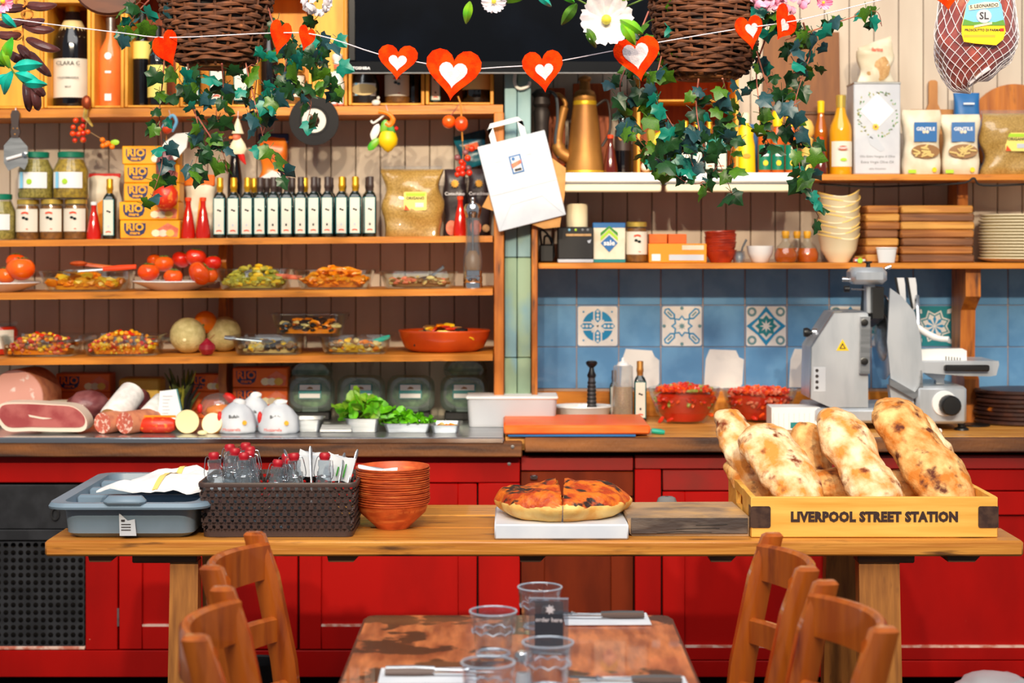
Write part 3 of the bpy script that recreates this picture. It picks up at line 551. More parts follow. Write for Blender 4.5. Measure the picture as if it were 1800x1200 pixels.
def crate(a, b, yt, n=0, d0=6.225, d1=6.46, back='crate_inside', label='', shelf=None, front=None, z0=None, cat='crate'):
    z0 = sz(0, (a+b)/2)+.004 if z0 is None else z0; d = 6.3; xa, xb = X(a, d), X(b, d); z1 = Z(yt, d); t = .012
    o = thing('wine_crate', label, cat, ((xa+xb)/2, d0, z0)); w = (xb-xa)/2; h = z1-z0; dp = d1-d0
    part('side', MB().box(-w, -w+t, 0, dp, 0, h, .002), 'crate_wood', o); part('side', MB().box(w-t, w, 0, dp, 0, h, .002), 'crate_wood', o)
    part('base', MB().box(-w+t, w-t, 0, dp, 0, t*.6, .001), 'crate_wood', o); part('top', MB().box(-w+t, w-t, 0, dp, h-t, h, .001), 'crate_wood', o)
    part('back', MB().box(-w+t, w-t, dp-t, dp, t*.6, h-t), back, o)
    for s_ in (shelf or []): part('divider', MB().box(-w+t, w-t, 0, dp-t, Z(s_, d)-z0-.006, Z(s_, d)-z0, .001), 'crate_wood', o)
    if front: part('front_panel', MB().box(-w+t, w-t, 0, t, t*.6, h-t, .002), 'crate_wood', o)
    return o
def wine(r, h, glass, label, loc, lab='label_cream', cap='gold', l0=.12, l1=.5, band=None, group=None, nk=.32, words=None):
    t = thing('bottle', label, 'bottle', loc, 0, group)
    part('glass', MB().lathe([(0, 0), (r*.95, 0), (r, h*.02), (r, h*.55), (r*.92, h*.62), (r*nk*1.25, h*.76), (r*nk, h*.84), (r*nk, h*.96), (r*nk*1.1, h*.97), (r*nk*1.1, h*.99)], 24), glass, t)
    part('cap', MB().lathe([(r*nk*1.07, h*.84), (r*nk*1.14, h*.99), (r*nk*.9, h), (0, h)], 20), cap, t)
    if lab:
        lb = part('label', curved(r*1.012, -1.3, 1.3, h*l0, h*l1, 12), lab, t)
        if words:
            for s_, zz, q in words: txt(s_, q, 'ink', lb, (0, -r*1.03, h*zz))
    if band: part('neck_label', MB().lathe([(r*.93, h*.61), (r*nk*1.32, h*.76)], 20, cap0=False, cap1=False), band, t)
    return t
def soft_bag(w, h, dp, mat, loc, label, cat='bag', rot=(0, 0, 0), seed=1, top=.0, name='bag', pinch=.15, sub=5, amp=.012, fr=22):
    t = thing(name, label, cat, loc, rot)
    m = MB(); rs = []; n = 28
    for k in range(18):
        u = k/17.0; z = u*h; q = min(1, (1-u)/.28)**.6 if u > .72 else 1; bt = min(1, (u+.02)/.1)**.5
        dd = dp/2*(.12+.88*q)*(.75+.25*bt); ww = w/2*(.93+.07*math.sin(u*PI*3+seed))*(1-pinch*max(0, .25-abs(u-.3))*2)
        ring = []
        for i in range(n):
            a = 2*PI*i/n; c, s_ = math.cos(a), math.sin(a); q2 = 1/((abs(c)**3.2+abs(s_)**3.2)**(1/3.2))
            p = Vector((ww*c*q2, dd*s_*q2, z)); nn = noise.noise(p*fr+Vector((seed*5, seed*3, 0)))
            ring.append((p.x+amp*.5*nn, p.y+amp*nn*(1 if u < .95 else .3), z+top*(p.x/w if u > .8 else 0)))
        rs.append(ring)
    m.rings(rs); part('pouch', m, mat, t); return t
def dish(w, dp, h, loc, label, cat='dish', rot=0, mat='glass', name='glass_dish'):
    m = MB(); rs = []
    for (k, z, g) in ((.80, 0, 0), (.84, .003, 0), (.97, h*.94, 0), (1.02, h*.96, 0), (1.02, h, 0), (.96, h, .004), (.935, h*.9, .004), (.80, .006, .004)):
        rs.append([(x, y, z) for x, y in rrect(w*k, dp*k-w*(1-k)*.2, min(w, dp)*.16*k+.004, 4)])
    m.rings(rs); return solo(name, m, mat, label, cat, loc, rot)
def heap(w, dp, h0, h1, n, size, mats, loc, label, seed=1, sub=1, el=(1, .8, .7), cat='food', rot=0, dome=1.0):
    q = random.Random(seed); m = MB()
    m.mi = 0; m.rings([[(x, y, z) for x, y in rrect(w*k, dp*k, min(w, dp)*.16, 3)] for k, z in ((.74, .003), (.78, h0*.5), (.5, h0*.8))])
    for i in range(int(n*1.7)):
        u, v = q.uniform(-1, 1), q.uniform(-1, 1)
        if i % 3 == 0: v = -1+q.random()*.1
        r2 = max(abs(u), abs(v)); zt = h0+(h1-h0)*(1-r2**2)*dome
        s_ = size*q.uniform(.7, 1.25); m.mi = q.randrange(len(mats)); E = Matrix.Rotation(q.uniform(0, 6.3), 3, 'Z') @ Matrix.Rotation(q.uniform(-.8, .8), 3, 'X')
        z = q.uniform(s_*.45, zt) if i % 3 == 0 else max(s_*.45, zt-q.random()*size*.6); g = .40+.05*min(1, z/max(h0, .001))
        m.blob((u*(w*g-s_*.3), v*(dp*g-s_*.3), z), (s_*el[0]*.5, s_*el[1]*.5, s_*el[2]*.5), sub, .15, 2, i, rot=E)
    return solo('food_pile', m, mats, label, cat, loc, rot, kind='stuff')
def fruit(kind, r, loc, label, cat, group=None, rot=(0, 0, 0), seed=1, mat=None):
    t = thing(kind, label, cat, loc, rot, group)
    if kind == 'tomato':
        def fn(v, p):
            a = math.atan2(v.y, v.x); g = 1+.05*math.cos(5*a+seed)*(1-abs(v.z)); d = .16*max(0, v.z-.75)/.25
            return (p.x*g, p.y*g, p.z*(1-d)+r*.82)
        part('skin', MB().blob((0, 0, 0), (r, r, r*.84), 3, fn=fn), mat or 'tomato', t)
        st = MB()
        for k in range(5):
            a = k*2*PI/5+seed; st.tube([(0, 0, r*1.48), (r*.25*math.cos(a), r*.25*math.sin(a), r*1.6), (r*.5*math.cos(a), r*.5*math.sin(a), r*1.55)], [.0022, .002, .0008], 5)
        part('calyx', st, 'stem_green', t)
    elif kind in ('melon', 'orange'):
        part('skin', MB().blob((0, 0, r), r, 3, .015, 5, seed), 'melon' if kind == 'melon' else 'orange_fruit', t)
        part('stem_scar', MB().lathe([(0, -.002), (r*.1, 0), (r*.06, .002), (0, .002)], 10, (0, -r*.98, r*.8), ax='y'), 'cheese_cut' if kind == 'melon' else 'stem_green', t)
    return t
def stackbowl(r, rb, h, th, mat, n=28, name='bowl', sq=0, wob=None):
    return mesh_of(name, MB().lathe([(0, 0), (rb, 0), (rb*1.02, h*.05), (r*.8+rb*.2, h*.62), (r*.965, h-.0035), (r, h-.0025), (r, h), (r-th, h), ((r*.8+rb*.2)-th, h*.62), (rb-th, th), (0, th)], n, wob=wob), mat)
# ================= left shelves =================
# ---- shelf one: jars, bottles, packets ----
for i, px in enumerate((49.5, 91.5, 133.5)):
    jar(W(21, 6.28), W(71, 6.28), 'gold_lid', 'paste', (X(px, 6.28), 6.28, sz(1, px)), 'gold lidded jar of olive paste, %s from the left below the caper jars' % ORD[i], group='gold lidded paste jars')
zt = sz(1, 91)+W(71, 6.28)+.001
jar(W(31, 6.28), W(82, 6.28), 'green_lid', 'capers', (X(63, 6.28), 6.28, zt+.0006), 'left green lidded jar of capers standing on the paste jars', kind=1)
jar(W(31, 6.28), W(82, 6.28), 'green_lid', 'olives', (X(125, 6.28), 6.28, zt+.0012), 'right green lidded jar of capers standing on the paste jars', kind=1)
jar(W(28, 6.28), W(81, 6.28), 'green_lid', 'capers', (X(0, 6.28), 6.28, sz(1, 0)), 'green lidded jar cut by the left edge on the upper shelf', kind=1)
def red_bottle(px, d, hp, label, n=1, mat='red_drink', cap='orange_red', zb=None):
    t = thing('drink_bottle', label, 'bottle', (X(px, d), d, sz(n, px) if zb is None else zb)); r = W(11, d); h = W(hp, d)
    part('glass', MB().lathe([(0, 0), (r*1.12, 0), (r*1.18, h*.06), (r*1.12, h*.2), (r*.72, h*.58), (r*.42, h*.78), (r*.42, h*.93)], 18), mat, t)
    part('cap', MB().lathe([(r*.5, h*.91), (r*.52, h*.99), (r*.4, h), (0, h)], 14), cap, t); return t
red_bottle(165, 6.26, 66, 'small red drink bottle right of the paste jars', cap='white')
b = soft_bag(W(62, 6.38), W(113, 6.38), .05, 'bag_cream', (X(183, 6.4), 6.41, sz(1, 183)), 'cream pasta packet behind the single oil bottle', seed=3)
part('top_fold', MB().box(-W(28, 6.38), W(28, 6.38), -.006, .006, W(108, 6.38), W(116, 6.38), .002), 'red', b); part('print', flat([(-.01, .02), (.03, .02), (.02, .16), (-.02, .13)], -.033), 'orange_pack', b)
oil_bottle('gold', (X(193, 6.27), 6.27, sz(1, 193)), 'single gold capped oil bottle beside the yellow tuna boxes')
# tuna boxes
def tuna(w, h, dp, loc, label, mat='yellow_box', rot=0, flip=False):
    t = thing('tuna_box', label, 'box', loc, rot); part('carton', MB().box(-w/2, w/2, 0, dp, 0, h, .003), mat, t)
    x0 = -w/2+w*.07; x1 = x0+w*.36; zc = h*.47; o = [(x0, h*.84), (x0, h*.5), (x0+w*.03, h*.28), (x0+w*.1, h*.16), (x1-w*.1, h*.16), (x1-w*.03, h*.28), (x1, h*.5), (x1, h*.84)]
    sg = part('sign', flat(o, -.0003), 'navy', t); cx = (x0+x1)/2
    txt('RIO', h*.54, mat, sg, (cx, -.0018, h*.61), .0014, sx=1.05); txt('mare', h*.26, mat, sg, (cx, -.0018, h*.31), .0006)
    part('photo_print', flat([(w*.06, h*.1), (w*.46, h*.1), (w*.48, h*.55), (w*.3, h*.85), (w*.12, h*.5)], -.0003), 'salmon', t)
    q = random.Random(5)
    for k in range(3): part('photo_print', flat([(w*(.1+.12*k)+a, h*.3+b_) for a, b_ in circ(h*.2, 8, 0, 0, 1.2)], -.0006-.0003*k), ('cheese_pale', 'bag_cream', 'cheese')[k], t)
    return t
tw_, th_ = W(104, 6.27), W(32.2, 6.27)
for i, (dx, rz) in enumerate(((0, .01), (-2, -.02), (3, .02), (3, 0), (0, .015))):
    tuna(tw_*(1 if i < 2 else .93), th_-.0005, .1, (X(266+dx, 6.25), 6.225, sz(1, 266)+.0008+i*(th_+.0004)), 'yellow tuna box, %s from the bottom of the tall stack' % ORD[i], rot=rz)
# hanging nduja salami
t = thing('nduja_salami', 'dark red salami hanging in front of the yellow tuna stack', 'salami', at(291, 270, 6.17))
part('sausage', MB().blob((0, 0, -W(30, 6.2)), (W(17, 6.2), W(15, 6.2), W(42, 6.2)), 3, .08, 3, 2), 'salami_dark', t); part('bulb', MB().blob((0, 0, -W(75, 6.2)), (W(22, 6.2), W(18, 6.2), W(24, 6.2)), 3, .08, 4, 5), 'nduja', t)
part('string', MB().tube([(0, 0, -W(70, 6.2)), (0, .005, 0), (0, .03, W(60, 6.2))], .0015, 5), 'rope', t)
red_bottle(331, 6.25, 72, 'left one of two red drink bottles beside the oil row'); red_bottle(357, 6.24, 72, 'right one of two red drink bottles beside the oil row')
b = soft_bag(W(56, 6.38), W(108, 6.38), .05, 'bag_cream', (X(351, 6.4), 6.41, sz(1, 351)), 'white and orange biscuit packet behind the two red bottles', seed=5)
part('top_band', MB().box(-W(27, 6.38), W(27, 6.38), -.02, .02, W(92, 6.38), W(112, 6.38), .004), 'bag_orange', b); part('print', flat([(-.012, .02), (.02, .02), (.03, .1), (.004, .15)], -.034), 'orange_pack', b)
caps = 'gold gold gold cap_brown cap_brown cap_brown cap_brown cap_brown cap_brown gold gold cap_brown'.split()
for i, px in enumerate((386.7, 411, 435, 457.5, 481, 504.5, 529, 552, 576, 601, 624.5, 651)):
    oil_bottle(caps[i], (X(px, 6.26), 6.26, sz(1, px)), '%s capped olive oil bottle, %s from the left in the front row' % ('gold' if caps[i] == 'gold' else 'brown', ORD[i]), 'olive oil bottles in the front row')
for i in range(10):
    px = 446+22.4*i; oil_bottle('cap_brown' if i % 4 else 'gold', (X(px, 6.33), 6.335, sz(1, px)), 'dark oil bottle in the back row, %s from the left' % ORD[i], 'olive oil bottles in the back row')
wine(W(13, 6.42), W(180, 6.42), 'bottle_dark', 'tall black bottle rising behind the olive oil row', (X(413, 6.42), 6.42, sz(1, 413)), None, 'black', nk=.5)
b = soft_bag(W(52, 6.4), W(78, 6.4), .05, 'bag_orange', (X(481, 6.45), 6.45, Z(314, 6.45)), 'orange crisp packet with blue top hanging under the wine shelf', seed=8, name='crisp_packet')
part('top_band', MB().box(-W(27, 6.4), W(27, 6.4), -.01, .01, W(62, 6.4), W(80, 6.4), .003), 'navy', b); part('print', flat([(-.05, 0), (.05, 0), (.05, .012), (0, .03), (-.03, .012)], -.032), 'white', b)
part('hanger', MB().tube([(0, 0, .16), (0, 0, Z(208, 6.4)-Z(314, 6.45))], .0012, 5), 'thread', b)
def herb_bag(px, py0, w, h, d, label, word, seed, zb):
    b = soft_bag(W(w, d), W(h, d), .12, 'oregano', (X(px, d), d, zb), label, seed=seed, name='herb_bag', amp=.022, fr=16)
    lb = part('label', flat(rrect(.082, .066, .006), -.068), 'label_yellow', b, (.012, 0, W(h, d)*.52)); part('print', flat(rect(-.034, .036, .018, .03), -.0695), 'lime', lb)
    txt(word, .014, 'ink', lb, (0, -.071, .010), .0004); part('print', flat([(-.04, -.032), (-.02, -.032), (-.036, -.012)], -.0695), 'orange_red', lb); part('print', flat(rect(.0, .03, -.022, -.006), -.0695), 'paper_line', lb)
    part('seal', MB().box(-W(w, d)*.46, W(w, d)*.46, -.008, .008, W(h, d)-.004, W(h, d)+.012, .003), 'film', b); return b
herb_bag(726, 0, 112, 118, 6.34, 'big clear bag of dried oregano beside the olive oil row', 'ORIGANO', 4, sz(1, 726))
for i, px in enumerate((800, 842)):
    b = soft_bag(W(43, 6.4), W(118, 6.4), .05, 'bag_black', (X(px, 6.42), 6.42, sz(1, px)), '%s black sausage packet beside the oregano bag' % ('left', 'right')[i], seed=9+i, name='sausage_packet', amp=.006)
    txt('Cotechino', .017, 'white', b, (0, -.036, W(74, 6.4)), .0003); part('print', flat(star(10, .016, .011), -.033), 'cheese_rind', b, (0, 0, W(92, 6.4)))
    part('photo_print', flat(circ(.028, 14, -.012, .03, .75, 1), -.034), 'salmon', b); part('photo_print', flat(circ(.014, 12, .026, .028), -.034), 'pate', b)
red_bottle(809, 6.3, 70, 'small red bottle between the black packets and pepper mill')
b = soft_bag(W(58, 6.44), W(60, 6.44), .04, 'bag_teal', (X(838, 6.455), 6.455, Z(292, 6.45)), 'teal packet hanging behind the white paper bag', rot=(0, -.25, 0), seed=12, name='snack_packet')
part('print', flat(rect(-.025, .025, .06, .085), -.026), 'copper', b); part('hanger', MB().tube([(0, 0, .1), (.0, .0, .21)], .0012, 5), 'thread', b)
# tall acrylic pepper mill on shelf two
t = thing('pepper_mill', 'tall clear acrylic pepper mill with steel base and cap', 'pepper mill', (X(831, 6.13), 6.13, sz(2, 831))); k = W(1, 6.13)
part('base', MB().lathe([(0, 0), (17*k, 0), (17*k, 9*k), (16*k, 10*k), (17*k, 12*k), (17*k, 21*k), (16*k, 22*k), (16.5*k, 31*k), (0, 31*k)], 24), 'chrome', t)
part('body', MB().lathe([(16*k, 31*k), (17.5*k, 42*k), (16*k, 60*k), (12.5*k, 80*k), (12*k, 100*k), (13*k, 122*k), (11*k, 124*k)], 24), 'acrylic', t)
part('peppercorns', MB().lathe([(0, 32*k), (14*k, 32*k), (15*k, 42*k), (13*k, 56*k), (6*k, 66*k), (0, 66*k)], 18), 'gar_brown', t)
part('spindle', MB().tube([(0, 0, 32*k), (0, 0, 126*k)], 1.7*k, 8), 'steel', t)
part('cap', MB().lathe([(12*k, 124*k), (13*k, 128*k), (15*k, 134*k), (15.5*k, 142*k), (12*k, 148*k), (4*k, 150*k), (3*k, 153*k), (4*k, 156*k), (3*k, 159*k), (0, 159*k)], 24), 'chrome', t)
# ---- shelf two: plates of tomatoes, dishes ----
def plate(px, wpx, d, label, n=2, dp=.26):
    z = sz(n, px); r = W(wpx/2, d)
    return solo('plate', MB().lathe([(0, 0), (r*.5, 0), (r*.56, .004), (r*.98, .03), (r, .032), (r*.99, .035), (r*.93, .031), (r*.55, .009), (0, .008)], 36, sy=min(1, dp/(2*r))), 'white_gloss', label, 'plate', (X(px, d), d, z)), z
plate(382-75, 150, 6.2, 'oval white plate of orange tomatoes under the tuna boxes'); zp = sz(2, 307)+.03
P = lambda px, py, d: at(px, py, d)
tset = [(260, 478, 6.14, 19, 0, 'orange tomato at the front left of the right plate'), (288, 463, 6.22, 17, 0, 'upper orange tomato at the left of the right plate'), (304, 486, 6.13, 17, 0, 'low orange tomato in the front middle of the right plate'), (339, 475, 6.12, 22, 0, 'largest ribbed orange tomato in the right plate pile'), (368, 483, 6.14, 15, 0, 'small orange tomato at the front right of the right plate'), (314, 455, 6.27, 17, 1, 'dark red tomato in the middle back of the right plate'), (342, 452, 6.24, 19, 1, 'red tomato on top of the right plate pile'), (375, 462, 6.24, 16, 1, 'red tomato at the far right of the right plate'), (272, 456, 6.3, 12, 0, 'small orange tomato at the back of the right plate')]
for px, py, d, r, m_, lab in tset:
    p = at(px, py, d); fruit('tomato', W(r, d), (p.x, d, p.z-W(r, d)*.82), lab, 'tomato', 'tomatoes on the right plate', (R.uniform(.3, .9), R.uniform(-.3, .3), R.uniform(0, 6)) if r > 20 else (R.uniform(-.3, .3), R.uniform(-.3, .3), R.uniform(0, 6)), px, ('tomato', 'tomato_red')[m_])
plate(-5, 150, 6.2, 'white plate of tomatoes cut by the left edge')
for px, py, d, r, lab in ((36, 472, 6.13, 25, 'large orange tomato on the cut off left plate'), (8, 484, 6.13, 17, 'round orange tomato at the left edge'), (28, 459, 6.24, 17, 'orange tomato at the back of the left plate'), (-22, 478, 6.2, 19, 'orange tomato mostly outside the left edge')):
    p = at(px, py, d); fruit('tomato', W(r, d), (p.x, d, p.z-W(r, d)*.82), lab, 'tomato', 'tomatoes on the left plate', (R.uniform(-.2, .2), R.uniform(-.2, .2), px), px)
def server(p0, p1, mat, label, w=.012, handle=None, hl=.45):
    p0, p1 = Vector(p0), Vector(p1); d = p1-p0; t = thing('serving_spoon', label, 'spoon', p0, (0, 0, 0))
    part('shaft', MB().tube([(0, 0, 0), tuple(d*.5), tuple(d)], [w*.5, w*.4, w*.45], 8, flat=.5), mat, t)
    if handle: part('grip', MB().tube([tuple(d*(1-hl)), tuple(d*(1-hl*.5)), tuple(d*1.02)], [w*.6, w*.75, w*.6], 8, flat=.7), handle, t)
    part('bowl', MB().blob((0, 0, 0), (w*1.6, w*1.6, w*.5), 2), mat, t); return t
def dishset(n, a, b, h, d, dp, lab, foodlab, mats, cnt, size, hh, el=(1, .8, .7), seed=1, zb=None):
    px = (a+b)/2; w = W(b-a, d); z = (sz(n, px) if zb is None else zb)+.001
    dish(w, dp, W(h, d), (X(px, d), d, z), lab)
    return heap(w*.9, dp*.9, W(h*.45, d), W(hh, d), cnt, size, mats, (X(px, d), d, z+.004), foodlab, seed, el=el)
dishset(2, 77, 234, 36, 6.2, .24, 'wide glass dish of peach halves left of the tomato plate', 'golden peach halves in syrup in a glass dish', ['gar_peach', 'gar_yellow', 'gar_carrot'], 34, .04, 30, (1.2, 1, .6), 2)
z = sz(2, 160)+W(38, 6.12); server((X(125, 6.1), 6.1, z-.004), (X(236, 6.1), 6.11, z+.012), 'steel', 'steel tongs with red grips across the peach dish', .016, 'orange_red', .5)
server((X(138, 6.22), 6.22, z+.022), (X(205, 6.25), 6.24, z+.006), 'wood_bowl', 'wooden honey dipper spoon lying over the peaches', .02)
dishset(2, 384, 516, 37, 6.2, .24, 'glass dish of green artichokes right of the tomato plate', 'green and yellow artichoke pieces in oil', ['gar_artichoke', 'gar_olive', 'gar_yellow', 'gar_artichoke'], 70, .032, 40, (1.3, .7, .6), 3)
server(at(455, 482, 6.2), at(528, 488, 6.14), 'steel', 'pink handled spoon resting in the artichoke dish', .014, 'salmon', .7)
dishset(2, 520, 660, 34, 6.2, .24, 'glass dish of orange carrot pieces in the middle of shelf', 'bright orange marinated carrot pieces in a dish', ['gar_carrot', 'gar_peach', 'gar_carrot'], 80, .034, 36, (1.4, .8, .5), 4)
server(at(610, 492, 6.22), at(628, 474, 6.2), 'steel', 'steel spoon standing in the carrot dish', .02)
dishset(2, 668, 806, 30, 6.2, .24, 'shallow glass dish of mushrooms left of the pepper mill', 'sliced brown mushrooms in a shallow glass dish', ['gar_brown', 'gar_cream', 'salmon', 'gar_brown'], 44, .026, 18, (1.3, .8, .5), 5)
server(at(752, 490, 6.22), at(780, 468, 6.2), 'steel', 'steel spoon standing in the mushroom dish', .02)
# ---- shelf three ----
dishset(3, 6, 146, 37, 6.16, .22, 'glass dish of mixed bean salad at the lower left', 'orange and brown bean salad with red bits', ['gar_carrot', 'gar_red', 'gar_yellow', 'gar_brown', 'salmon'], 110, .020, 38, (1, .9, .8), 6)
dishset(3, 148, 290, 37, 6.16, .22, 'glass dish of chickpea salad beside the pale melon', 'orange chickpea and pepper salad in dish', ['gar_carrot', 'gar_yellow', 'gar_red', 'gar_peach'], 120, .018, 40, (1, .9, .9), 7)
server(at(120, 600, 6.16), at(168, 592, 6.2), 'steel', 'flat steel spoon in the bean salad dish', .016, 'steel', .6); server(at(255, 600, 6.16), at(302, 596, 6.22), 'steel', 'flat steel spoon in the chickpea salad dish', .016, 'steel', .6)
t = jar(W(34, 6.25), W(58, 6.25), 'glass', 'gar_red', (X(-2, 6.25), 6.25, sz(3, 0)), 'glass pot of red relish cut by the left edge')
fruit('melon', W(31.5, 6.22), (X(330, 6.22), 6.22, sz(3, 330)), 'left pale netted melon on the lower shelf', 'melon', 'netted melons', seed=1)
fruit('melon', W(31, 6.3), (X(393, 6.3), 6.3, sz(3, 393)), 'right pale netted melon behind the red onion', 'melon', 'netted melons', (0, 0, .6), seed=5)
p = at(361, 566, 6.27); fruit('orange', W(20, 6.27), (p.x, 6.27, p.z-W(20, 6.27)), 'orange resting on top of the two melons', 'orange')
t = thing('red_onion', 'small red onion in front of the melons', 'onion', (X(364, 6.09), 6.09, sz(3, 364)))
part('bulb', MB().lathe([(0, 0), (W(9, 6.1), W(2, 6.1)), (W(15, 6.1), W(11, 6.1)), (W(14, 6.1), W(19, 6.1)), (W(6, 6.1), W(26, 6.1)), (W(2, 6.1), W(30, 6.1)), (0, W(31, 6.1))], 20), 'onion', t); part('stalk', MB().tube([(0, 0, W(28, 6.1)), (W(7, 6.1), 0, W(31, 6.1)), (W(13, 6.1), 0, W(37, 6.1))], [.004, .003, .002], 6), 'stem_brown', t)
dishset(3, 410, 540, 33, 6.14, .2, 'lower left glass dish of mixed mushrooms under the stacked one', 'pale mushrooms and onions in oil', ['gar_cream', 'gar_yellow', 'gar_black', 'gar_brown'], 30, .03, 20, (1.2, .9, .7), 8)
dishset(3, 562, 690, 31, 6.14, .2, 'lower right glass dish of shell pasta salad', 'golden shell shaped pasta salad in dish', ['gar_yellow', 'gar_cream', 'gar_carrot', 'gar_brown'], 40, .026, 22, (1.1, .9, .7), 9)
dishset(3, 480, 614, 38, 6.17, .21, 'glass dish stacked across the two lower dishes', 'carrot slices and dark aubergine chunks in stacked dish', ['gar_carrot', 'gar_black', 'gar_cream', 'gar_black', 'gar_carrot'], 34, .032, 26, (1.3, .9, .5), 10, sz(3, 545)+W(32.5, 6.14))
server(at(470, 600, 6.1), at(396, 593, 6.08), 'steel', 'flat steel server lying across the mushroom dish', .014, 'steel', .25); server(at(650, 602, 6.16), at(685, 592, 6.16), 'steel', 'green handled server in the shell pasta dish', .014, 'turquoise', .8)
t = thing('terracotta_dish', 'round terracotta dish of vegetables at the shelf end', 'dish', (X(781, 6.19), 6.19, sz(3, 781)+.002)); r = W(81, 6.19)
part('bowl', MB().lathe([(0, 0), (r*.7, 0), (r*.86, .014), (r*.96, .05), (r*.985, .066), (r, .071), (r*.99, .076), (r*.93, .074), (r*.9, .064), (r*.8, .022), (0, .015)], 40, sy=.8), 'terracotta', t)
heap(r*1.62, r*1.26, .045, .085, 50, .04, ['gar_red', 'gar_brown', 'gar_yellow', 'gar_black', 'gar_carrot'], (X(781, 6.19), 6.19, sz(3, 781)+.012), 'roasted peppers and aubergines in the terracotta dish', 12, el=(1.5, .8, .4))
# ================= top left shelf: crates, bottles, ornaments =================
crate(-30, 86, -20, label='closed yellow wooden wine crate at the far left', front=1)
crate(87, 168, 4, label='open wooden crate holding the big sparkling wine bottle')
crate(169, 226, 8, label='open narrow wooden crate around the rose bottle', back='wall_paint')
crate(227, 322, -20, label='open wooden crate with dark bottles behind the left ivy')
crate(323, 452, -20, label='yellow wooden crate behind the left wicker basket', front=None, back='crate_wood')
crate(453, 552, -20, label='wooden crate behind the ivy above the record', back='crate_wood')
crate(553, 614, -20, label='plain yellow wooden crate beside the television', front=1)
crate(616, 748, 90, label='low wooden crate under the left part of television', back='crate_inside')
crate(750, 868, 90, label='low wooden crate under the large felt heart', back='crate_inside')
s0 = lambda px: sz(0, px)+.0125
wine(W(33, 6.33), W(200, 6.33), 'bottle_dark', 'large dark sparkling wine bottle with cream label', (X(128, 6.33), 6.33, s0(128)), 'label', 'gold', .08, .42, 'label_cream', nk=.36, words=[('CLARA C', .019, .0) and ('CLARA C', .375, .021), ('VALDOBBIADENE', .25, .010), ('BRUT', .17, .009)])
t = wine(W(22, 6.32), W(158, 6.32), 'rose', 'slim orange rose wine bottle with white print', (X(195, 6.32), 6.32, s0(195)), None, 'steel', nk=.34)
part('print', flat(circ(.013, 16, 0, W(88, 6.32)), -W(21, 6.32)-.003), 'white', t); part('print', flat(rect(-.012, .012, W(10, 6.32), W(22, 6.32)), -W(22.4, 6.32)), 'white', t); part('print', flat(rect(-.011, .011, W(58, 6.32), W(62, 6.32)), -W(22.4, 6.32)), 'white', t)
wine(W(17, 6.33), W(168, 6.33), 'bottle_dark', 'dark wine bottle with yellow label beside the rose bottle', (X(250, 6.33), 6.33, s0(250)), 'label_yellow', 'black', .5, .68, nk=.4)
wine(W(17, 6.3), W(140, 6.3), 'bottle_dark', 'dark bottle with long cream label behind the left ivy', (X(277, 6.27), 6.27, s0(277)), 'label_yellow', 'black', .1, .5, nk=.4)
for i, px in enumerate((312, 340, 383, 425)):
    if i == 0: continue
    oil_bottle('cap_brown', (X(px, 6.28), 6.28, s0(px)), 'boxed oil bottle with white label, %s behind the left ivy' % ORD[i-1], 'oil bottles on the wine shelf', 1.25)
wine(W(17, 6.33), W(150, 6.33), 'bottle_dark', 'unlabelled dark wine bottle behind the hanging basket', (X(472, 6.33), 6.33, s0(472)), None, 'black', nk=.4)
jar(W(23, 6.3), W(66, 6.3), 'gold_lid', 'paste', (X(515, 6.3), 6.3, s0(515)), 'labelled jar above the vinyl record behind the ivy')
# white chef figurine
t = thing('figurine', 'white ceramic chef figurine beside the television', 'figurine', (X(593, 6.212), 6.212, sz(0, 593)+.0005)); k = W(1, 6.21)
part('shoes', MB().blob((-5*k, 0, 3*k), (6*k, 4.5*k, 3*k), 2).blob((6*k, 0, 3*k), (6*k, 4.5*k, 3*k), 2), 'salmon', t)
part('trousers', MB().tube([(-6*k, 0, 4*k), (-5*k, 0, 30*k)], [5*k, 6*k], 10).tube([(6*k, 0, 4*k), (5*k, 0, 30*k)], [5*k, 6*k], 10), 'white', t)
part('jacket', MB().lathe([(0, 24*k), (12*k, 26*k), (13*k, 36*k), (10*k, 50*k), (11*k, 58*k), (5*k, 63*k), (0, 64*k)], 18, sy=.75), 'ceramic', t)
part('arm', MB().tube([(-9*k, 0, 58*k), (-15*k, -3*k, 48*k), (-9*k, -8*k, 44*k)], [4*k, 3.5*k, 3*k], 8), 'ceramic', t); part('arm', MB().tube([(9*k, 0, 58*k), (15*k, -2*k, 64*k), (14*k, -3*k, 76*k)], [4*k, 3.5*k, 3*k], 8), 'ceramic', t)
part('head', MB().blob((0, 0, 70*k), (6.5*k, 6*k, 8*k), 2), 'salmon', t); part('chef_hat', MB().lathe([(6*k, 74*k), (6.2*k, 80*k), (9*k, 84*k), (9*k, 90*k), (5*k, 93*k), (0, 93*k)], 16), 'white', t); part('neckerchief', MB().lathe([(5*k, 61*k), (7*k, 63*k), (5*k, 65*k)], 12), 'green', t)
t = jar(W(25, 6.3), W(64, 6.3), 'black', 'gar_black', (X(642, 6.3), 6.3, s0(642)), 'dark jar with oval cream tag under the television', kind=1)
part('tag', flat(circ(.046, 18, 0, .05, 1, .45), -W(26.5, 6.3)), 'label_cream', t)
t = thing('figurine', 'tiny white bird figurine in front of the dark jar', 'figurine', (X(661, 6.208), 6.208, sz(0, 661)+.0005)); part('body', MB().blob((0, 0, .012), (.016, .006, .011), 2), 'ceramic', t); part('head', MB().blob((.008, 0, .028), (.006, .0055, .007), 2), 'ceramic', t)
jar(W(23, 6.3), W(66, 6.3), 'gold_lid', 'paste', (X(699, 6.3), 6.3, s0(699)), 'olive paste jar just below the smallest felt heart')
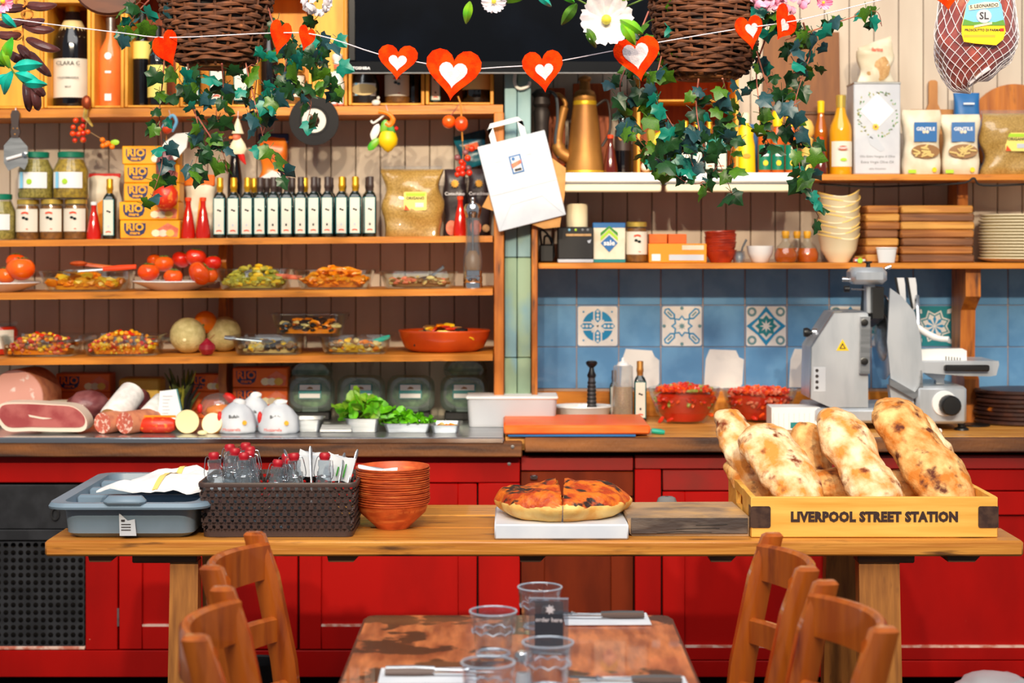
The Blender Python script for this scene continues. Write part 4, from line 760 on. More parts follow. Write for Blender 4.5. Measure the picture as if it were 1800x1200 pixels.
for i, px in enumerate((731, 741)): wine(W(9, 6.32), W(72, 6.32), 'bottle_dark', '%s slim dark bottle between the jars under the television' % ('left', 'right')[i], (X(px-(4 if i == 0 else -3), 6.3+.03*i), 6.3+.05*i, s0(px)), None, 'black', nk=.5)
oil_bottle('cap_brown', (X(766, 6.29), 6.29, s0(766)), 'oil bottle with white label left of the large heart', None, .85)
wine(W(26, 6.33), W(80, 6.33), 'bottle_dark', 'wide dark bottle with cream label right of the large heart', (X(838, 6.33), 6.33, s0(838)), 'label_cream', 'black', .3, .75, nk=.45)
# television
t = thing('television', 'large black flat television above the crates', 'television', (0, 0, 0)); D = 6.07
part('back_shell', MB().box(X(650, D), X(1150, D), D+.03, D+.085, Z(105, D), Z(-180, D), .01), 'tv_plastic', t)
part('bezel', MB().box(X(612, D), X(1184, D), D+.008, D+.032, Z(128, D), Z(-210, D), .004), 'tv_plastic', t)
part('bezel_rail', MB().box(X(612, D), X(1184, D), D, D+.01, Z(128, D), Z(107, D), .003), 'black_gloss', t); part('bezel_side', MB().box(X(612, D), X(625, D), D, D+.01, Z(107, D), Z(-210, D), .003), 'tv_plastic', t); part('bezel_side', MB().box(X(1171, D), X(1184, D), D, D+.01, Z(107, D), Z(-210, D), .003), 'tv_plastic', t)
part('screen', MB().box(X(625, D), X(1171, D), D+.004, D+.009, Z(107, D), Z(-195, D)), 'screen', t)
part('trim_line', MB().box(X(613, D), X(1183, D), D-.001, D+.02, Z(129, D), Z(127.2, D)), 'grey', t); txt('TOSHIBA', .0135, 'white', t, (X(635, D), D-.0008, Z(120, D)), .0004, sx=1.1)
part('wall_bracket', MB().box(X(860, D), X(960, D), D+.085, 6.2, Z(60, D), Z(-40, D)), 'black_metal', t)
# ---- things hanging from the wine shelf edge ----
HD = 6.18
t = thing('truffle_slicer', 'steel truffle slicer with dark handle hanging at left', 'slicer', at(27, 250, HD)); k = W(1, HD)
part('handle', MB().prism([(-6*k, 8*k), (6*k, 8*k), (9*k, 18*k), (6*k, 30*k), (8*k, 50*k), (5*k, 56*k), (-5*k, 56*k), (-8*k, 48*k), (-6*k, 30*k), (-8*k, 18*k)], -.006, .006), 'cap_brown', t)
part('blade', MB().prism([(-8*k, 8*k), (8*k, 8*k), (22*k, -8*k), (22*k, -36*k), (16*k, -48*k), (6*k, -42*k), (-12*k, -50*k), (-20*k, -36*k), (-20*k, -6*k)], -.002, .002), 'steel', t)
part('guide', MB().tube([(-14*k, -.008, -30*k), (14*k, -.008, -22*k)], .006, 10), 'white', t); part('screw', MB().lathe([(0, -.02), (.009, -.018), (.009, 0)], 12, (18*k, 0, -22*k), ax='y'), 'chrome', t)
for dx, dz in ((-3, 24), (4, 24), (0, 14)): part('rivet', MB().lathe([(0, -.008), (.003, -.007), (.003, 0)], 8, (dx*k, 0, dz*k), ax='y'), 'brass', t)
part('hook', MB().tube([(0, 0, 52*k), (0, .004, 60*k), (0, .02, 62*k)], .0015, 5), 'steel', t)
def berries(name, pts, r, d, label, seed, stems, mat=('nduja', 'tomato', 'gar_red')):
    o = at(*pts[0][:2], d); t = thing(name, label, 'ornament', o); q = random.Random(seed)
    for px, py in pts: p = at(px, py, d)-o; part('berry', MB().blob((p.x, q.uniform(-.012, .012), p.z), W(r, d)*q.uniform(.9, 1.1), 2), mat[q.randrange(len(mat))], t)
    for st in stems: part('stem', MB().tube(bez([at(a, b, d)-o for a, b in st], 5), .0016, 5), 'stem_brown', t)
    return t, o
t, o = berries('berry_sprig', [(134, 212), (146, 210), (130, 224), (146, 222), (128, 235), (138, 236), (146, 234), (132, 247), (147, 246), (155, 232), (142, 226)], 5.2, HD, 'red berry cluster with orange berries hanging left', 3, [[(155, 190), (152, 215), (150, 230)], [(152, 228), (175, 242), (192, 250)]])
for px, py in ((180, 246), (187, 254), (181, 256), (197, 258), (190, 252)): p = at(px, py, HD)-o; part('berry', MB().blob(p, W(5, HD), 2), 'orange_fruit', t)
part('leaf', MB().blob(at(202, 250, HD)-o, (.016, .002, .010), 2), 'lime', t); part('bow', MB().blob(at(152, 180, HD)-o, (.018, .012, .026), 2, .1, 3, 1), 'copper', t); part('bow', MB().tube([at(152, 186, HD)-o, at(150, 205, HD)-o, at(163, 222, HD)-o], [.008, .012, .004], 8, flat=.3), 'olives', t)
t = thing('ornament', 'white ceramic ornament with blue loop and red ball', 'ornament', at(300, 255, HD)); k = W(1, HD)
part('body', MB().prism([(-30*k, -25*k), (-10*k, 5*k), (10*k, 20*k), (32*k, 22*k), (28*k, -4*k), (10*k, -25*k), (-18*k, -32*k)], -.005, .008), 'ceramic', t); part('ball', MB().blob((-5*k, -.012, 28*k), 9*k, 2), 'orange_red', t)
part('loop', MB().tube(bez([(-14*k, 0, 30*k), (-6*k, 0, 44*k), (4*k, 0, 52*k), (10*k, 0, 40*k), (2*k, 0, 24*k)], 5), 3*k, 8), 'blue_pale', t); part('hanger', MB().tube([(0, 0, 50*k), (-4*k, .01, 62*k)], .001, 5), 'thread', t)
t = thing('doll', 'small hanging doll with pointed cream hat and red legs', 'doll', at(418, 245, HD))
part('hat', MB().lathe([(11*k, 10*k), (8*k, 18*k), (5*k, 28*k), (2*k, 36*k), (0, 38*k)], 14), 'cream', t); part('head', MB().blob((-2*k, 0, 4*k), 8*k, 2), 'salmon', t); part('nose', MB().blob((-12*k, -.004, 3*k), (4*k, 3*k, 3*k), 1), 'orange_fruit', t)
part('cape', MB().lathe([(5*k, 4*k), (13*k, -8*k), (16*k, -18*k), (12*k, -26*k), (0, -24*k)], 14, sy=.6), 'cream', t); part('legs', MB().tube([(4*k, 0, -20*k), (8*k, 0, -34*k), (14*k, 0, -44*k)], [7*k, 5*k, 1*k], 8), 'red', t); part('hanger', MB().tube([(0, 0, 36*k), (0, .01, 50*k)], .001, 5), 'thread', t)
t = thing('vinyl_record', 'black vinyl single with pale label hanging from the shelf', 'record', at(552, 212, 6.175), (.06, 0, .08)); k = W(1, 6.175)
part('disc', MB().lathe([(8.5*k, -.001), (43*k, -.001), (43.5*k, 0), (43*k, .001), (8.5*k, .001)], 48, ax='y', cap0=False, cap1=False).rings([[(8.5*k*math.cos(i*PI/24), y, 8.5*k*math.sin(i*PI/24)) for i in range(48)] for y in (-.001, .001)], False, False), 'vinyl', t)
part('label_ring', MB().lathe([(10*k, -.0014), (21*k, -.0014), (21*k, -.001), (10*k, -.001)], 36, ax='y', cap0=False, cap1=False), 'label', t); part('groove', MB().lathe([(25*k, -.0013), (25.6*k, -.0013)], 40, ax='y', cap0=False, cap1=False), 'black_gloss', t)
t = thing('lemon_ornament', 'ceramic lemon ornament with green leaves and white fish', 'ornament', at(682, 240, HD)); k = W(1, HD)
part('lemon', MB().lathe([(0, -28*k), (6*k, -25*k), (16*k, -14*k), (17.5*k, -4*k), (13*k, 8*k), (0, 12*k)], 20), 'yellow', t)
for dx, dz, a, m_ in ((-6, 16, .2, 'leaf_bright'), (5, 12, -.3, 'green'), (-25, -14, .7, 'leaf_bright')): part('leaf', MB().blob((dx*k, -.014, dz*k), (7*k, 2*k, 14*k), 2, rot=Matrix.Rotation(a, 3, 'Y')), m_, t)
part('fish', MB().blob((-22*k, -.01, 8*k), (7*k, 3*k, 15*k), 2, .1, 3, 2, rot=Matrix.Rotation(.4, 3, 'Y')), 'ceramic', t); part('prawn', MB().tube(bez([(-16*k, -.01, 44*k), (0, -.012, 40*k), (9*k, -.012, 30*k), (4*k, -.012, 20*k), (-3*k, -.012, 24*k)], 5), [4*k]*10+[5*k]*11, 8), 'orange_fruit', t)
part('ribbon', MB().tube(bez([(-2*k, 0, 42*k), (-16*k, 0, 30*k), (-26*k, 0, 24*k), (-30*k, 0, 28*k)], 5), 2*k, 6), 'ceramic', t); part('bead', MB().blob((15*k, -.01, 14*k), 4*k, 1), 'red', t); part('hanger', MB().tube([(0, 0, 44*k), (-4*k, .01, 56*k)], .001, 5), 'thread', t)
t = thing('gourd_ornament', 'pair of round orange gourds hanging below the large heart', 'ornament', at(801, 215, 6.12)); k = W(1, 6.12)
part('gourd', MB().blob((-12*k, 0, 1*k), 12*k, 3), 'tomato', t); part('gourd', MB().blob((10*k, -.012, -3*k), (12*k, 12*k, 13.5*k), 3), 'tomato', t)
part('stem', MB().tube(bez([(10*k, -.01, 8*k), (9*k, 0, 30*k), (4*k, 0, 46*k)], 5), .003, 6), 'rope', t); part('stem', MB().tube([(-10*k, 0, 10*k), (6*k, 0, 32*k)], .002, 6), 'vine', t); part('cord', MB().tube([(11*k, -.01, -14*k), (12*k, 0, -33*k)], .003, 6), 'rope', t)
berries('berry_sprig', [(811, 285), (804, 277), (822, 278), (813, 295), (806, 298), (823, 296), (804, 307), (813, 305), (825, 304), (829, 261), (818, 268), (814, 288)], 5.6, 6.14, 'red berry cluster hanging below the orange gourds', 9, [[(813, 248), (814, 270), (812, 300)], [(812, 256), (829, 260)]], ('nduja', 'salami_dark', 'gar_red'))
# ================= food on the steel counter =================
def onc(px, py): d = cd(py); return Vector((X(px, d), d, CZ+.001)), W(1, d)
def log(p, ln, r, ang, mat, cut, label, cat, name='salami', tilt=0, r2=None, zr=None):
    t = thing(name, label, cat, p, (tilt, 0, ang)); r2 = r2 or r
    part('casing', MB().lathe([(r*.96, 0), (r, .004), (r2, ln*.7), (r2*.8, ln*.93), (r2*.3, ln), (0, ln)], 24, (0, 0, zr or r), ax='y', cap0=False), mat, t)
    part('cut_face', MB().lathe([(0, 0), (r*.95, 0), (r*.96, .004), (0, .004)], 24, (0, -.001, zr or r), ax='y'), cut, t); return t
p, k = onc(28, 748); t = thing('mortadella', 'huge pink mortadella with pale fat spots at the left edge', 'mortadella', (X(28, 6.1), 6.1, CZ+.001), (0, 0, -.15)); r = W(50, 6.1)
part('cut_face', MB().lathe([(0, -.001), (r*.98, 0), (r, .006), (0, .006)], 36, (0, 0, r), ax='y'), 'mortadella', t); part('rind', MB().lathe([(r, .005), (r*1.01, .02), (r*1.01, .16), (r*.8, .2), (0, .21)], 36, (0, 0, r), ax='y', cap0=False), 'salami_skin', t)
# speck slab
t = thing('cured_ham', 'large slab of cured ham with white fat edge', 'ham', (X(79, 5.9), 5.86, CZ+.005), (0, -.03, 0)); k = W(1, 5.9)
o = bez([(-79*k, 0, 30*k), (-72*k, 0, 52*k), (-40*k, 0, 55*k), (20*k, 0, 50*k), (58*k, 0, 44*k), (78*k, 0, 22*k), (74*k, 0, 2*k), (40*k, 0, 1*k), (-20*k, 0, 4*k), (-62*k, 0, 6*k), (-79*k, 0, 30*k)], 4)[:-1]
part('fat', MB().prism([(a.x, a.z) for a in o], 0, .09), 'ham_fat', t); part('meat', MB().prism([(a.x*.95+1*k, a.z*.80+8*k) for a in o], -.003, .05), 'ham_meat', t)
part('fat_streak', flat([(-22*k, 33*k), (0, 28*k), (20*k, 25*k), (4*k, 24*k), (-20*k, 29*k)], -.0028), 'ham_fat', t)
p, k = onc(180, 768); log((X(180, 5.87), 5.87, CZ+.001), .16, W(19, 5.87), -.45, 'salami_skin', 'salami', 'left cut salami with speckled face at the counter front', 'salami')
log((X(219, 5.86), 5.86, CZ+.001), .17, W(20, 5.86), -.5, 'salami_skin', 'salami', 'right cut salami with speckled face at the counter front', 'salami')
t = thing('nduja_sausage', 'packed bright orange nduja sausage lying at the front', 'sausage', (X(276, 5.9), 5.9, CZ+.001)); k = W(1, 5.9)
part('sausage', MB().lathe([(0, -34*k), (9*k, -32*k), (14*k, -22*k), (14.5*k, 0), (14*k, 22*k), (9*k, 32*k), (0, 34*k)], 20, (0, 0, 14*k), ax='x'), 'nduja', t); part('wrapper_seam', MB().box(-33*k, 33*k, -.003, .003, 27*k, 31*k, .001), 'orange_pack', t)
for px, rr, lab, m1, m2 in ((329, 21, 'left half of a pale round smoked cheese', 'cheese_rind', 'cheese_cut'), (370, 19, 'right half of a smoked cheese with orange rind', 'cheese_rind', 'cheese_pale')):
    d = 5.88; r = W(rr, d); t = thing('smoked_cheese', lab, 'cheese', (X(px, d), d, CZ+.001), (0 if px < 350 else -.35, 0, .1 if px < 350 else -.2))
    part('rind', MB().lathe([(r, 0), (r*.98, r*.35), (r*.7, r*.9), (r*.3, r*1.2), (0, r*1.25)], 24, (0, 0, r), ax='y', cap0=False), m1, t); part('cut_face', MB().lathe([(0, -.001), (r*.97, 0), (r, .003), (0, .003)], 28, (0, 0, r), ax='y'), m2, t)
t = thing('cheese_slice', 'small thin pale cheese offcut at the counter front', 'cheese', (X(356, 5.83), 5.83, CZ+.001)); part('slice', MB().blob((0, 0, .008), (.018, .012, .009), 2), 'cheese_cut', t)
# big dark salami, rolls, blocks behind
def roll(px, py, d, ln, r, mat, end, label, cat, rx, rz, name='salami_roll', rs=1.0):
    t = thing(name, label, cat, at(px, py, d), (rx, 0, rz)); part('casing', MB().lathe([(r*.9, -ln/2), (r, -ln/2+.006), (r*1.0, 0), (r*.97, ln/2-.02), (r*.5, ln/2), (0, ln/2)], 22, ax='y', sx=1, cap0=False), mat, t)
    part('cut_face', MB().lathe([(0, -ln/2-.001), (r*.89, -ln/2), (r*.9, -ln/2+.003), (0, -ln/2+.003)], 22, ax='y'), end, t); return t
t = thing('bresaola', 'big dark cured meat joint behind the ham slab', 'meat', (X(154, 6.05), 6.05, CZ+.012)); part('meat', MB().blob((0, 0, W(35, 6.05)), (W(36, 6.05), .09, W(26, 6.05)), 3, .1, 3, 4), 'salami_dark', t); part('underside', MB().blob((W(4, 6.05), .01, W(22, 6.05)), (W(30, 6.05), .07, W(22, 6.05)), 2), 'salami_dark', t)
t = thing('round_cheese', 'pale round cheese half hidden behind the ham slab', 'cheese', (X(105, 6.15), 6.15, CZ+.001)); part('wheel', MB().lathe([(0, 0), (.06, 0), (.066, .02), (.064, .07), (.05, .085), (0, .088)], 24), 'bag_cream', t)
roll(217, 710, 6.02, .17, W(24, 6.02), 'mould_white', 'pate', 'white mould covered salami roll tilted towards the front', 'salami', .55, -.35)
roll(243, 712, 6.14, .15, W(19, 6.14), 'salami_dark', 'salami_dark', 'dark red salami behind the white mould roll', 'salami', .4, .1)
roll(274, 716, 6.03, .13, W(17, 6.03), 'mould_white', 'pate', 'paper wrapped pale pate roll left of the cheese wedge', 'pate', .4, -.3)
t = thing('cheese_block', 'large yellow cheese block at the back of counter', 'cheese', (X(250, 6.33), 6.33, CZ+.001)); k = W(1, 6.33)
part('block', MB().box(-36*k, 36*k, -.05, .06, 0, 74*k, .008), 'cheese', t)
t = thing('cheese_wedge', 'small yellow cheese wedge leaning on the big block', 'cheese', (X(250, 6.2), 6.2, CZ+.07)); part('wedge', MB().prism([(-.03, -.05), (.035, -.05), (.02, .04), (.008, .045)], -.02, .02), 'gar_yellow', t)
t = thing('packed_cheese', 'white labelled cheese wedge in green wrapping', 'cheese', (X(300, 5.98), 5.98, CZ+.03), (-.2, 0, .08)); k = W(1, 5.98)
part('wedge', MB().prism([(-22*k, 0), (23*k, 4*k), (10*k, 58*k), (-20*k, 54*k)], 0, .05), 'teal', t); part('label', MB().prism([(-22*k, 0), (21*k, 4*k), (8*k, 57*k), (-20*k, 54*k)], -.002, 0), 'white', t)
q = random.Random(4)
for i in range(7): part('print', flat(rect(-15*k, (-15+q.uniform(10, 18))*k, (8+6*i)*k, (10+6*i)*k), -.0025, .0004), 'paper_line' if i else 'navy', t)
# pecorino tuna boxes behind
tuna(W(96, 6.32), W(32, 6.32), .09, (X(146, 6.36), 6.36, CZ+.1), 'orange tuna box behind the mortadella', 'orange_box')
solo('box', MB().box(-.1, .1, 0, .09, 0, .099, .003), 'orange_box', 'plain orange carton below the tuna box at back', 'box', (X(146, 6.36), 6.36, CZ+.0006))
for i in range(2): tuna(W(96, 6.32), W(34, 6.32), .09, (X(457, 6.3), 6.3, CZ+.05+i*W(34.5, 6.32)), ('lower', 'upper')[i]+' orange tuna box beside the salad clamshells', 'orange_box')
solo('box', MB().box(-.09, .09, 0, .09, 0, .0495, .003), 'orange_box', 'orange carton at the bottom under the tuna boxes', 'box', (X(457, 6.3), 6.3, CZ+.0006))
tuna(W(60, 6.4), W(30, 6.4), .06, (X(365, 6.38), 6.38, CZ+.1), 'small orange tuna box beside the curved upright', 'orange_box'); solo('box', MB().box(-.06, .06, 0, .06, 0, .099, .003), 'orange_box', 'orange carton hidden behind the herb bunch', 'box', (X(365, 6.38), 6.38, CZ+.0006))
# herb bunch
q = random.Random(8); t = thing('herb_bunch', 'dark green bunch of dried herbs behind the cheese', 'herbs', (X(320, 6.24), 6.24, CZ+.001))
for i in range(34):
    a = q.uniform(-1, 1); h = q.uniform(.09, .2); x = a*.05
    part('sprig', MB().tube([(a*.01, q.uniform(-.02, .02), 0), (x*.6, q.uniform(-.03, .03), h*.6), (x*1.4, q.uniform(-.04, .04), h)], [.004, .009, .002], 5, flat=.4), q.choice(('herb', 'herb', 'gar_olive', 'black_soft')), t)
# white mozzarella bags
def mozz(px, d, w, h, label, seed, red=True):
    t = thing('mozzarella_bag', label, 'bag', (X(px, d), d, CZ+.001)); k = W(1, d); W2 = w/2*k; H = h*k
    pm_ = MB().lathe([(0, 0), (W2*.94, 0), (W2*1.0, H*.08), (W2*.98, H*.3), (W2*.9, H*.55), (W2*.7, H*.76), (W2*.42, H*.9), (W2*.2, H), (0, H)], 28, sy=.055/W2)
    pm_.v = [(x+.006*noise.noise(Vector((x*40, y*40, z*40+seed))), y+.006*noise.noise(Vector((x*40+9, y*40, z*40+seed))), max(0, z+.004*noise.noise(Vector((x*60, y*60, seed))))) for x, y, z in pm_.v]
    part('pouch', pm_, 'paper', t, ang=80)
    part('knot', MB().blob((W2*.1, 0, H*.98), (W2*.35, .02, H*.12), 2, .2, 5, seed), 'white', t)
    part('print', flat(circ(.008, 12, W2*.5, H*.36), -.052), 'cheese_rind', t); txt('Mozzarella', .014, 'orange_red', t, (-W2*.15, -.058, H*.14), 0); txt('Bufala', .015, 'steel_dark', t, (-W2*.05, -.05, H*.55), .0003)
    if red: part('print', MB().blob((-W2*.85, -.02, H*.5), (.009, .012, .022), 2), 'red', t)
    return t
mozz(417, 5.92, 68, 54, 'left white mozzarella bag with yellow seal at the front', 1); mozz(489, 5.91, 72, 54, 'right white mozzarella bag beside the steel pan', 4); mozz(447, 6.02, 60, 60, 'white mozzarella bag behind the two front ones', 7, False)
t = thing('mozzarella_bag', 'clear bag of orange snacks with red print behind cheeses', 'bag', (X(383, 6.06), 6.06, CZ+.03)); k = W(1, 6.06)
part('pouch', MB().blob((0, 0, 22*k), (32*k, .05, 24*k), 3, .08, 3, 3), 'film', t); part('contents', MB().blob((4*k, 0, 14*k), (26*k, .04, 14*k), 2, .12, 4, 2), 'gar_carrot', t); part('red_corner', MB().blob((22*k, .01, 36*k), (14*k, .02, 8*k), 2, .2, 3, 2, rot=Matrix.Rotation(.6, 3, 'Y')), 'red', t); part('red_corner', MB().blob((-30*k, -.02, 20*k), (5*k, .01, 9*k), 2), 'red', t)
# salad clamshells
def clam(px, d, label, zb=0, w=84, h=64, flip=False):
    t = thing('salad_box', label, 'salad box', (X(px, d), d, CZ+.001+zb), (-.12 if not flip else 0, 0, 0)); k = W(1, d)
    rr = lambda f, y: [(x, y, z+h*k/2) for x, z in rrect(w*k*f, h*k*f, 18*k, 4)]
    part('shell', MB().rings([rr(.8, -.03), rr(.84, -.03), rr(.98, -.012), rr(1, -.006), rr(1, .0), rr(.94, .02), rr(.85, .06)]), 'clamshell', t)
    part('salad', MB().blob((0, .02, h*k/2), (w*k*.4, .03, h*k*.4), 3, .1, 5, int(px)), 'salad_dark', t)
    if not flip:
        lb = part('label', flat(rrect(40*k, 26*k, 2*k), -.0325), 'teal', t, (0, 0, h*k*.54)); part('print', flat(rect(-18*k, 18*k, 2*k, 11.5*k), -.0338), 'white', lb); part('print', flat(rect(-18*k, 18*k, -11.5*k, -4*k), -.0338), 'white', lb); part('print', flat([(-6*k, 4*k), (6*k, 4*k), (4*k, 7*k), (-1*k, 8.5*k)], -.0350), 'gar_brown', lb)
        part('tab', MB().box(-14*k, 14*k, -.02, -.012, -1*k, 8*k, .002), 'clamshell', t)
    return t
for i, (px, lab) in enumerate(((546, 'salad clamshell nearest the mozzarella bags'), (635, 'salad clamshell behind the lettuce pan'), (722, 'salad clamshell behind the rocket pan'), (816, 'salad clamshell partly behind the white tub'))): clam(px, 6.33, lab, .03)
for px in (546, 635, 722, 816): solo('riser', MB().box(-.07, .07, -.02, .05, 0, .028, .003), 'black_soft', 'black riser under the salad clamshell, %s from left' % ORD[(546, 635, 722, 816).index(px)], 'riser', (X(px, 6.34), 6.34, CZ+.0008))
clam(547, 6.4, 'left upper salad clamshell lying on the lower boxes', Z(671, 6.4)-CZ, 76, 36, True); clam(818, 6.4, 'right upper salad clamshell lying on the lower boxes', Z(669, 6.4)-CZ, 76, 38, True)
# steel pans
def pan(a, b, h, d, dp, label, z=0):
    w = W(b-a, d); t = thing('steel_pan', label, 'pan', (X((a+b)/2, d), d, CZ+.001+z)); hh = W(h, d)
    part('tub', MB().rings([[(x, y, zz) for x, y in rrect(w*f, dp*f, .012, 3)] for f, zz in ((.8, 0), (.9, hh*.96), (1, hh*.96), (1, hh), (.88, hh), (.78, .004))]), 'steel', t); return t
pan(514, 570, 22, 5.98, .13, 'steel pan right of the mozzarella bags'); pan(606, 672, 24, 5.98, .14, 'steel pan filled with lettuce'); pan(672, 764, 16, 5.98, .17, 'shallow steel pan filled with rocket'); pan(756, 812, 14, 5.96, .16, 'small steel pan left of the white tub')
t = thing('steel_tray', 'flat steel tray between two pans', 'tray', (X(592, 5.95), 5.95, CZ+.001)); part('lid', MB().prism([(-.055, 0), (.055, 0), (.05, .026), (-.048, .026)], -.03, .05), 'steel', t); part('rim', MB().box(-.055, .055, -.035, -.028, 0, .012, .002), 'chrome', t)
def leaves(px, d, z, n, w, h, mat, label, seed, sz_=.035):
    q = random.Random(seed); m = MB()
    for i in range(n):
        a = q.uniform(0, 6.28); r = q.random()**.6; c = Vector((w*r*math.cos(a), .05*r*math.sin(a), h*(1-r*r)*q.uniform(.4, 1)))
        E = Matrix.Rotation(q.uniform(0, 6.3), 3, 'Z') @ Matrix.Rotation(q.uniform(.2, 1.4), 3, 'X'); s_ = sz_*q.uniform(.7, 1.3); i0 = len(m.v); m.mi = q.randrange(2); nn = 9; vs = [(0, 0, 0)]
        for k_ in range(nn): u = 2*PI*k_/nn; vs.append((s_*.42*math.sin(u)*(1+.2*q.random()), s_*.5*(1-math.cos(u)), s_*.12*q.uniform(-1, 1)))
        m.add([E @ Vector(v)+c for v in vs], [(0, k_+1, (k_+1) % nn+1) for k_ in range(nn)])
    return solo('salad_leaves', m, mat, label, 'salad', (X(px, d), d, z), kind='stuff')
leaves(640, 5.98, CZ+.035, 60, .085, .075, ['lettuce', 'rocket'], 'curly green lettuce heaped in the steel pan', 3, .05); leaves(716, 5.96, CZ+.02, 110, .085, .035, ['rocket', 'rocket'], 'bright green rocket leaves in the shallow pan', 5, .03)
heap(.09, .12, .012, .024, 16, .02, ['gar_cream', 'gar_carrot'], (X(784, 5.96), 5.96, CZ+.006), 'cream and orange morsels in the small steel pan', 3)
# white tub, orange board
t = thing('plastic_tub', 'translucent white plastic tub with lid behind the orange board', 'tub', (X(900, 6.16), 6.16, CZ+.001)); k = W(1, 6.16)
part('tub', MB().rings([[(x, y, z) for x, y in rrect(156*k*f, .16*f, .015, 3)] for f, z in ((.95, 0), (.96, .003), (1, 48*k), (.97, 48*k), (.93, .006))]), 'frost', t); part('contents', MB().box(-70*k, 70*k, -.06, .06, .008, 40*k, .01), 'frost', t); part('lid', MB().box(-80*k, 80*k, -.085, .085, 48*k, 53*k, .004), 'white', t)
z1 = CZ+.001; t = solo('cutting_board', MB().box(-W(112, 5.8), W(112, 5.8), -.01, .34, 0, .008, .002), 'blue', 'thin blue board under the orange chopping board', 'board', (X(1005, 5.8), 5.79, z1))
solo('cutting_board', MB().box(-W(128, 5.82), W(128, 5.82), 0, .37, 0, .03, .006), 'orange_plastic', 'thick orange plastic chopping board on the counter', 'board', (X(1014, 5.8), 5.775, z1+.0085), .01)
t = thing('knife', 'green handled knife beside the orange board', 'knife', at(1146, 757, 5.86)); part('handle', MB().tube([(0, 0, 0), (.03, -.005, -.003), (.042, -.005, -.005)], [.009, .0095, .007], 10), 'turquoise', t); part('blade', MB().box(-.09, 0, .0, .002, -.008, .006), 'steel', t)
# ================= right counter and shelves =================
# white oval dish with ribbed steel grater
d = cd(733); t = thing('white_dish', 'white oval dish holding the ribbed steel tool', 'dish', (X(1024, 6.28), 6.28, CZ+.001)); k = W(1, 6.28)
part('bowl', MB().lathe([(0, 0), (40*k, 0), (44*k, 4*k), (50*k, 24*k), (53*k, 26*k), (52*k, 28*k), (47*k, 26*k), (40*k, 6*k), (0, 4*k)], 32, sy=.75), 'white_gloss', t)
t = thing('hand_grater', 'ribbed steel tool with black knob standing in the dish', 'grater', (X(1040, 6.26), 6.26, CZ+.015)); k = W(1, 6.26)
part('shaft', MB().lathe([(0, 0), (9*k, 0), (8.5*k, 20*k), (6.5*k, 60*k), (6*k, 72*k), (0, 72*k)], 12), 'steel_dark', t)
for i in range(9): part('rib', MB().lathe([(9.2*k-.28*i*k, (4+7*i)*k), (9.8*k-.28*i*k, (6+7*i)*k), (9.2*k-.28*i*k, (8+7*i)*k)], 12), 'black_soft', t)
part('knob', MB().lathe([(0, 70*k), (7*k, 71*k), (8*k, 75*k), (5*k, 82*k), (4*k, 88*k), (9*k, 93*k), (10.5*k, 97*k), (8*k, 100*k), (0, 101*k)], 20), 'black', t)
t = thing('squeeze_bottle', 'clear squeeze bottle of dressing with white nozzle', 'bottle', (X(1095, 6.27), 6.27, CZ+.001)); k = W(1, 6.27)
part('bottle', MB().lathe([(0, 0), (17*k, 0), (18*k, 3*k), (17.5*k, 96*k), (14*k, 99*k), (0, 99*k)], 24), 'frost_clear', t); part('contents', MB().lathe([(0, 1*k), (16.4*k, 1*k), (17*k, 3*k), (16.8*k, 62*k), (0, 62*k)], 24), 'oregano', t); part('nozzle', MB().lathe([(11*k, 98*k), (9*k, 103*k), (3*k, 106*k), (2*k, 112*k), (0, 112*k)], 18), 'white', t)
oil_bottle('brass', (X(1125, 6.28), 6.28, CZ+.001), 'green oil bottle beside the squeeze bottle on the counter')
oil_bottle('cap_brown', (X(1080, 6.4), 6.41, CZ+.001), 'small dark bottle hidden behind the squeeze bottle', None, .8)
def glass_bowl(px, w, h, d, label, foodlab, seed, mats, zh):
    r = W(w/2, d); hh = W(h, d)
    solo('glass_bowl', MB().lathe([(0, 0), (r*.55, 0), (r*.8, hh*.3), (r*.97, hh*.8), (r, hh), (r*.97, hh), (r*.93, hh*.8), (r*.77, hh*.32), (0, .005)], 32, sy=.8), 'glass', label, 'bowl', (X(px, d), d, CZ+.001))
    q = random.Random(seed); m = MB(); m.mi = 0; m.lathe([(0, .006), (r*.52, .006), (r*.74, hh*.32), (r*.86, hh*.75), (r*.5, zh*.85), (0, zh*.9)], 20, sy=.75)
    for i in range(230):
        a = q.uniform(0, 2*PI) if i % 2 else q.uniform(PI, 2*PI); z = q.uniform(.1, 1); rr = r*(.55+.37*min(1, z*1.3)) if z < .75 and i % 3 else r*.85*math.sqrt(q.random()); zz = z*hh*.95 if rr > r*.8 else zh*(1-.2*(rr/r)**2)
        m.mi = q.randrange(len(mats)); m.blob((rr*.93*math.cos(a), rr*.75*math.sin(a), max(.012, zz)), (.014*q.uniform(.7, 1.3), .009, .008), 1, .15, 2, i, rot=Matrix.Rotation(q.uniform(0, 6), 3, 'Z') @ Matrix.Rotation(q.uniform(-1, 1), 3, 'Y'))
    solo('food_pile', m, mats, foodlab, 'food', (X(px, d), d, CZ+.002), kind='stuff')
glass_bowl(1203, 126, 62, 6.24, 'glass bowl of chopped tomatoes beside the oil bottle', 'chopped red tomatoes with basil in glass bowl', 3, ['gar_red', 'tomato', 'gar_red', 'tomato', 'gar_red', 'gar_olive'], W(66, 6.24))
glass_bowl(1335, 132, 56, 6.3, 'glass bowl of tomato sauce left of the slicer', 'red tomato sauce pieces beside the slicer', 5, ['gar_red', 'tomato', 'salmon'], W(58, 6.3))
t = thing('carton', 'white checked carton behind the bread crate', 'box', (X(1396, 6.02), 5.98, CZ+.001)); k = W(1, 6.0)
part('box', MB().box(-43*k, 43*k, 0, .12, 0, 40*k, .002), 'white', t)
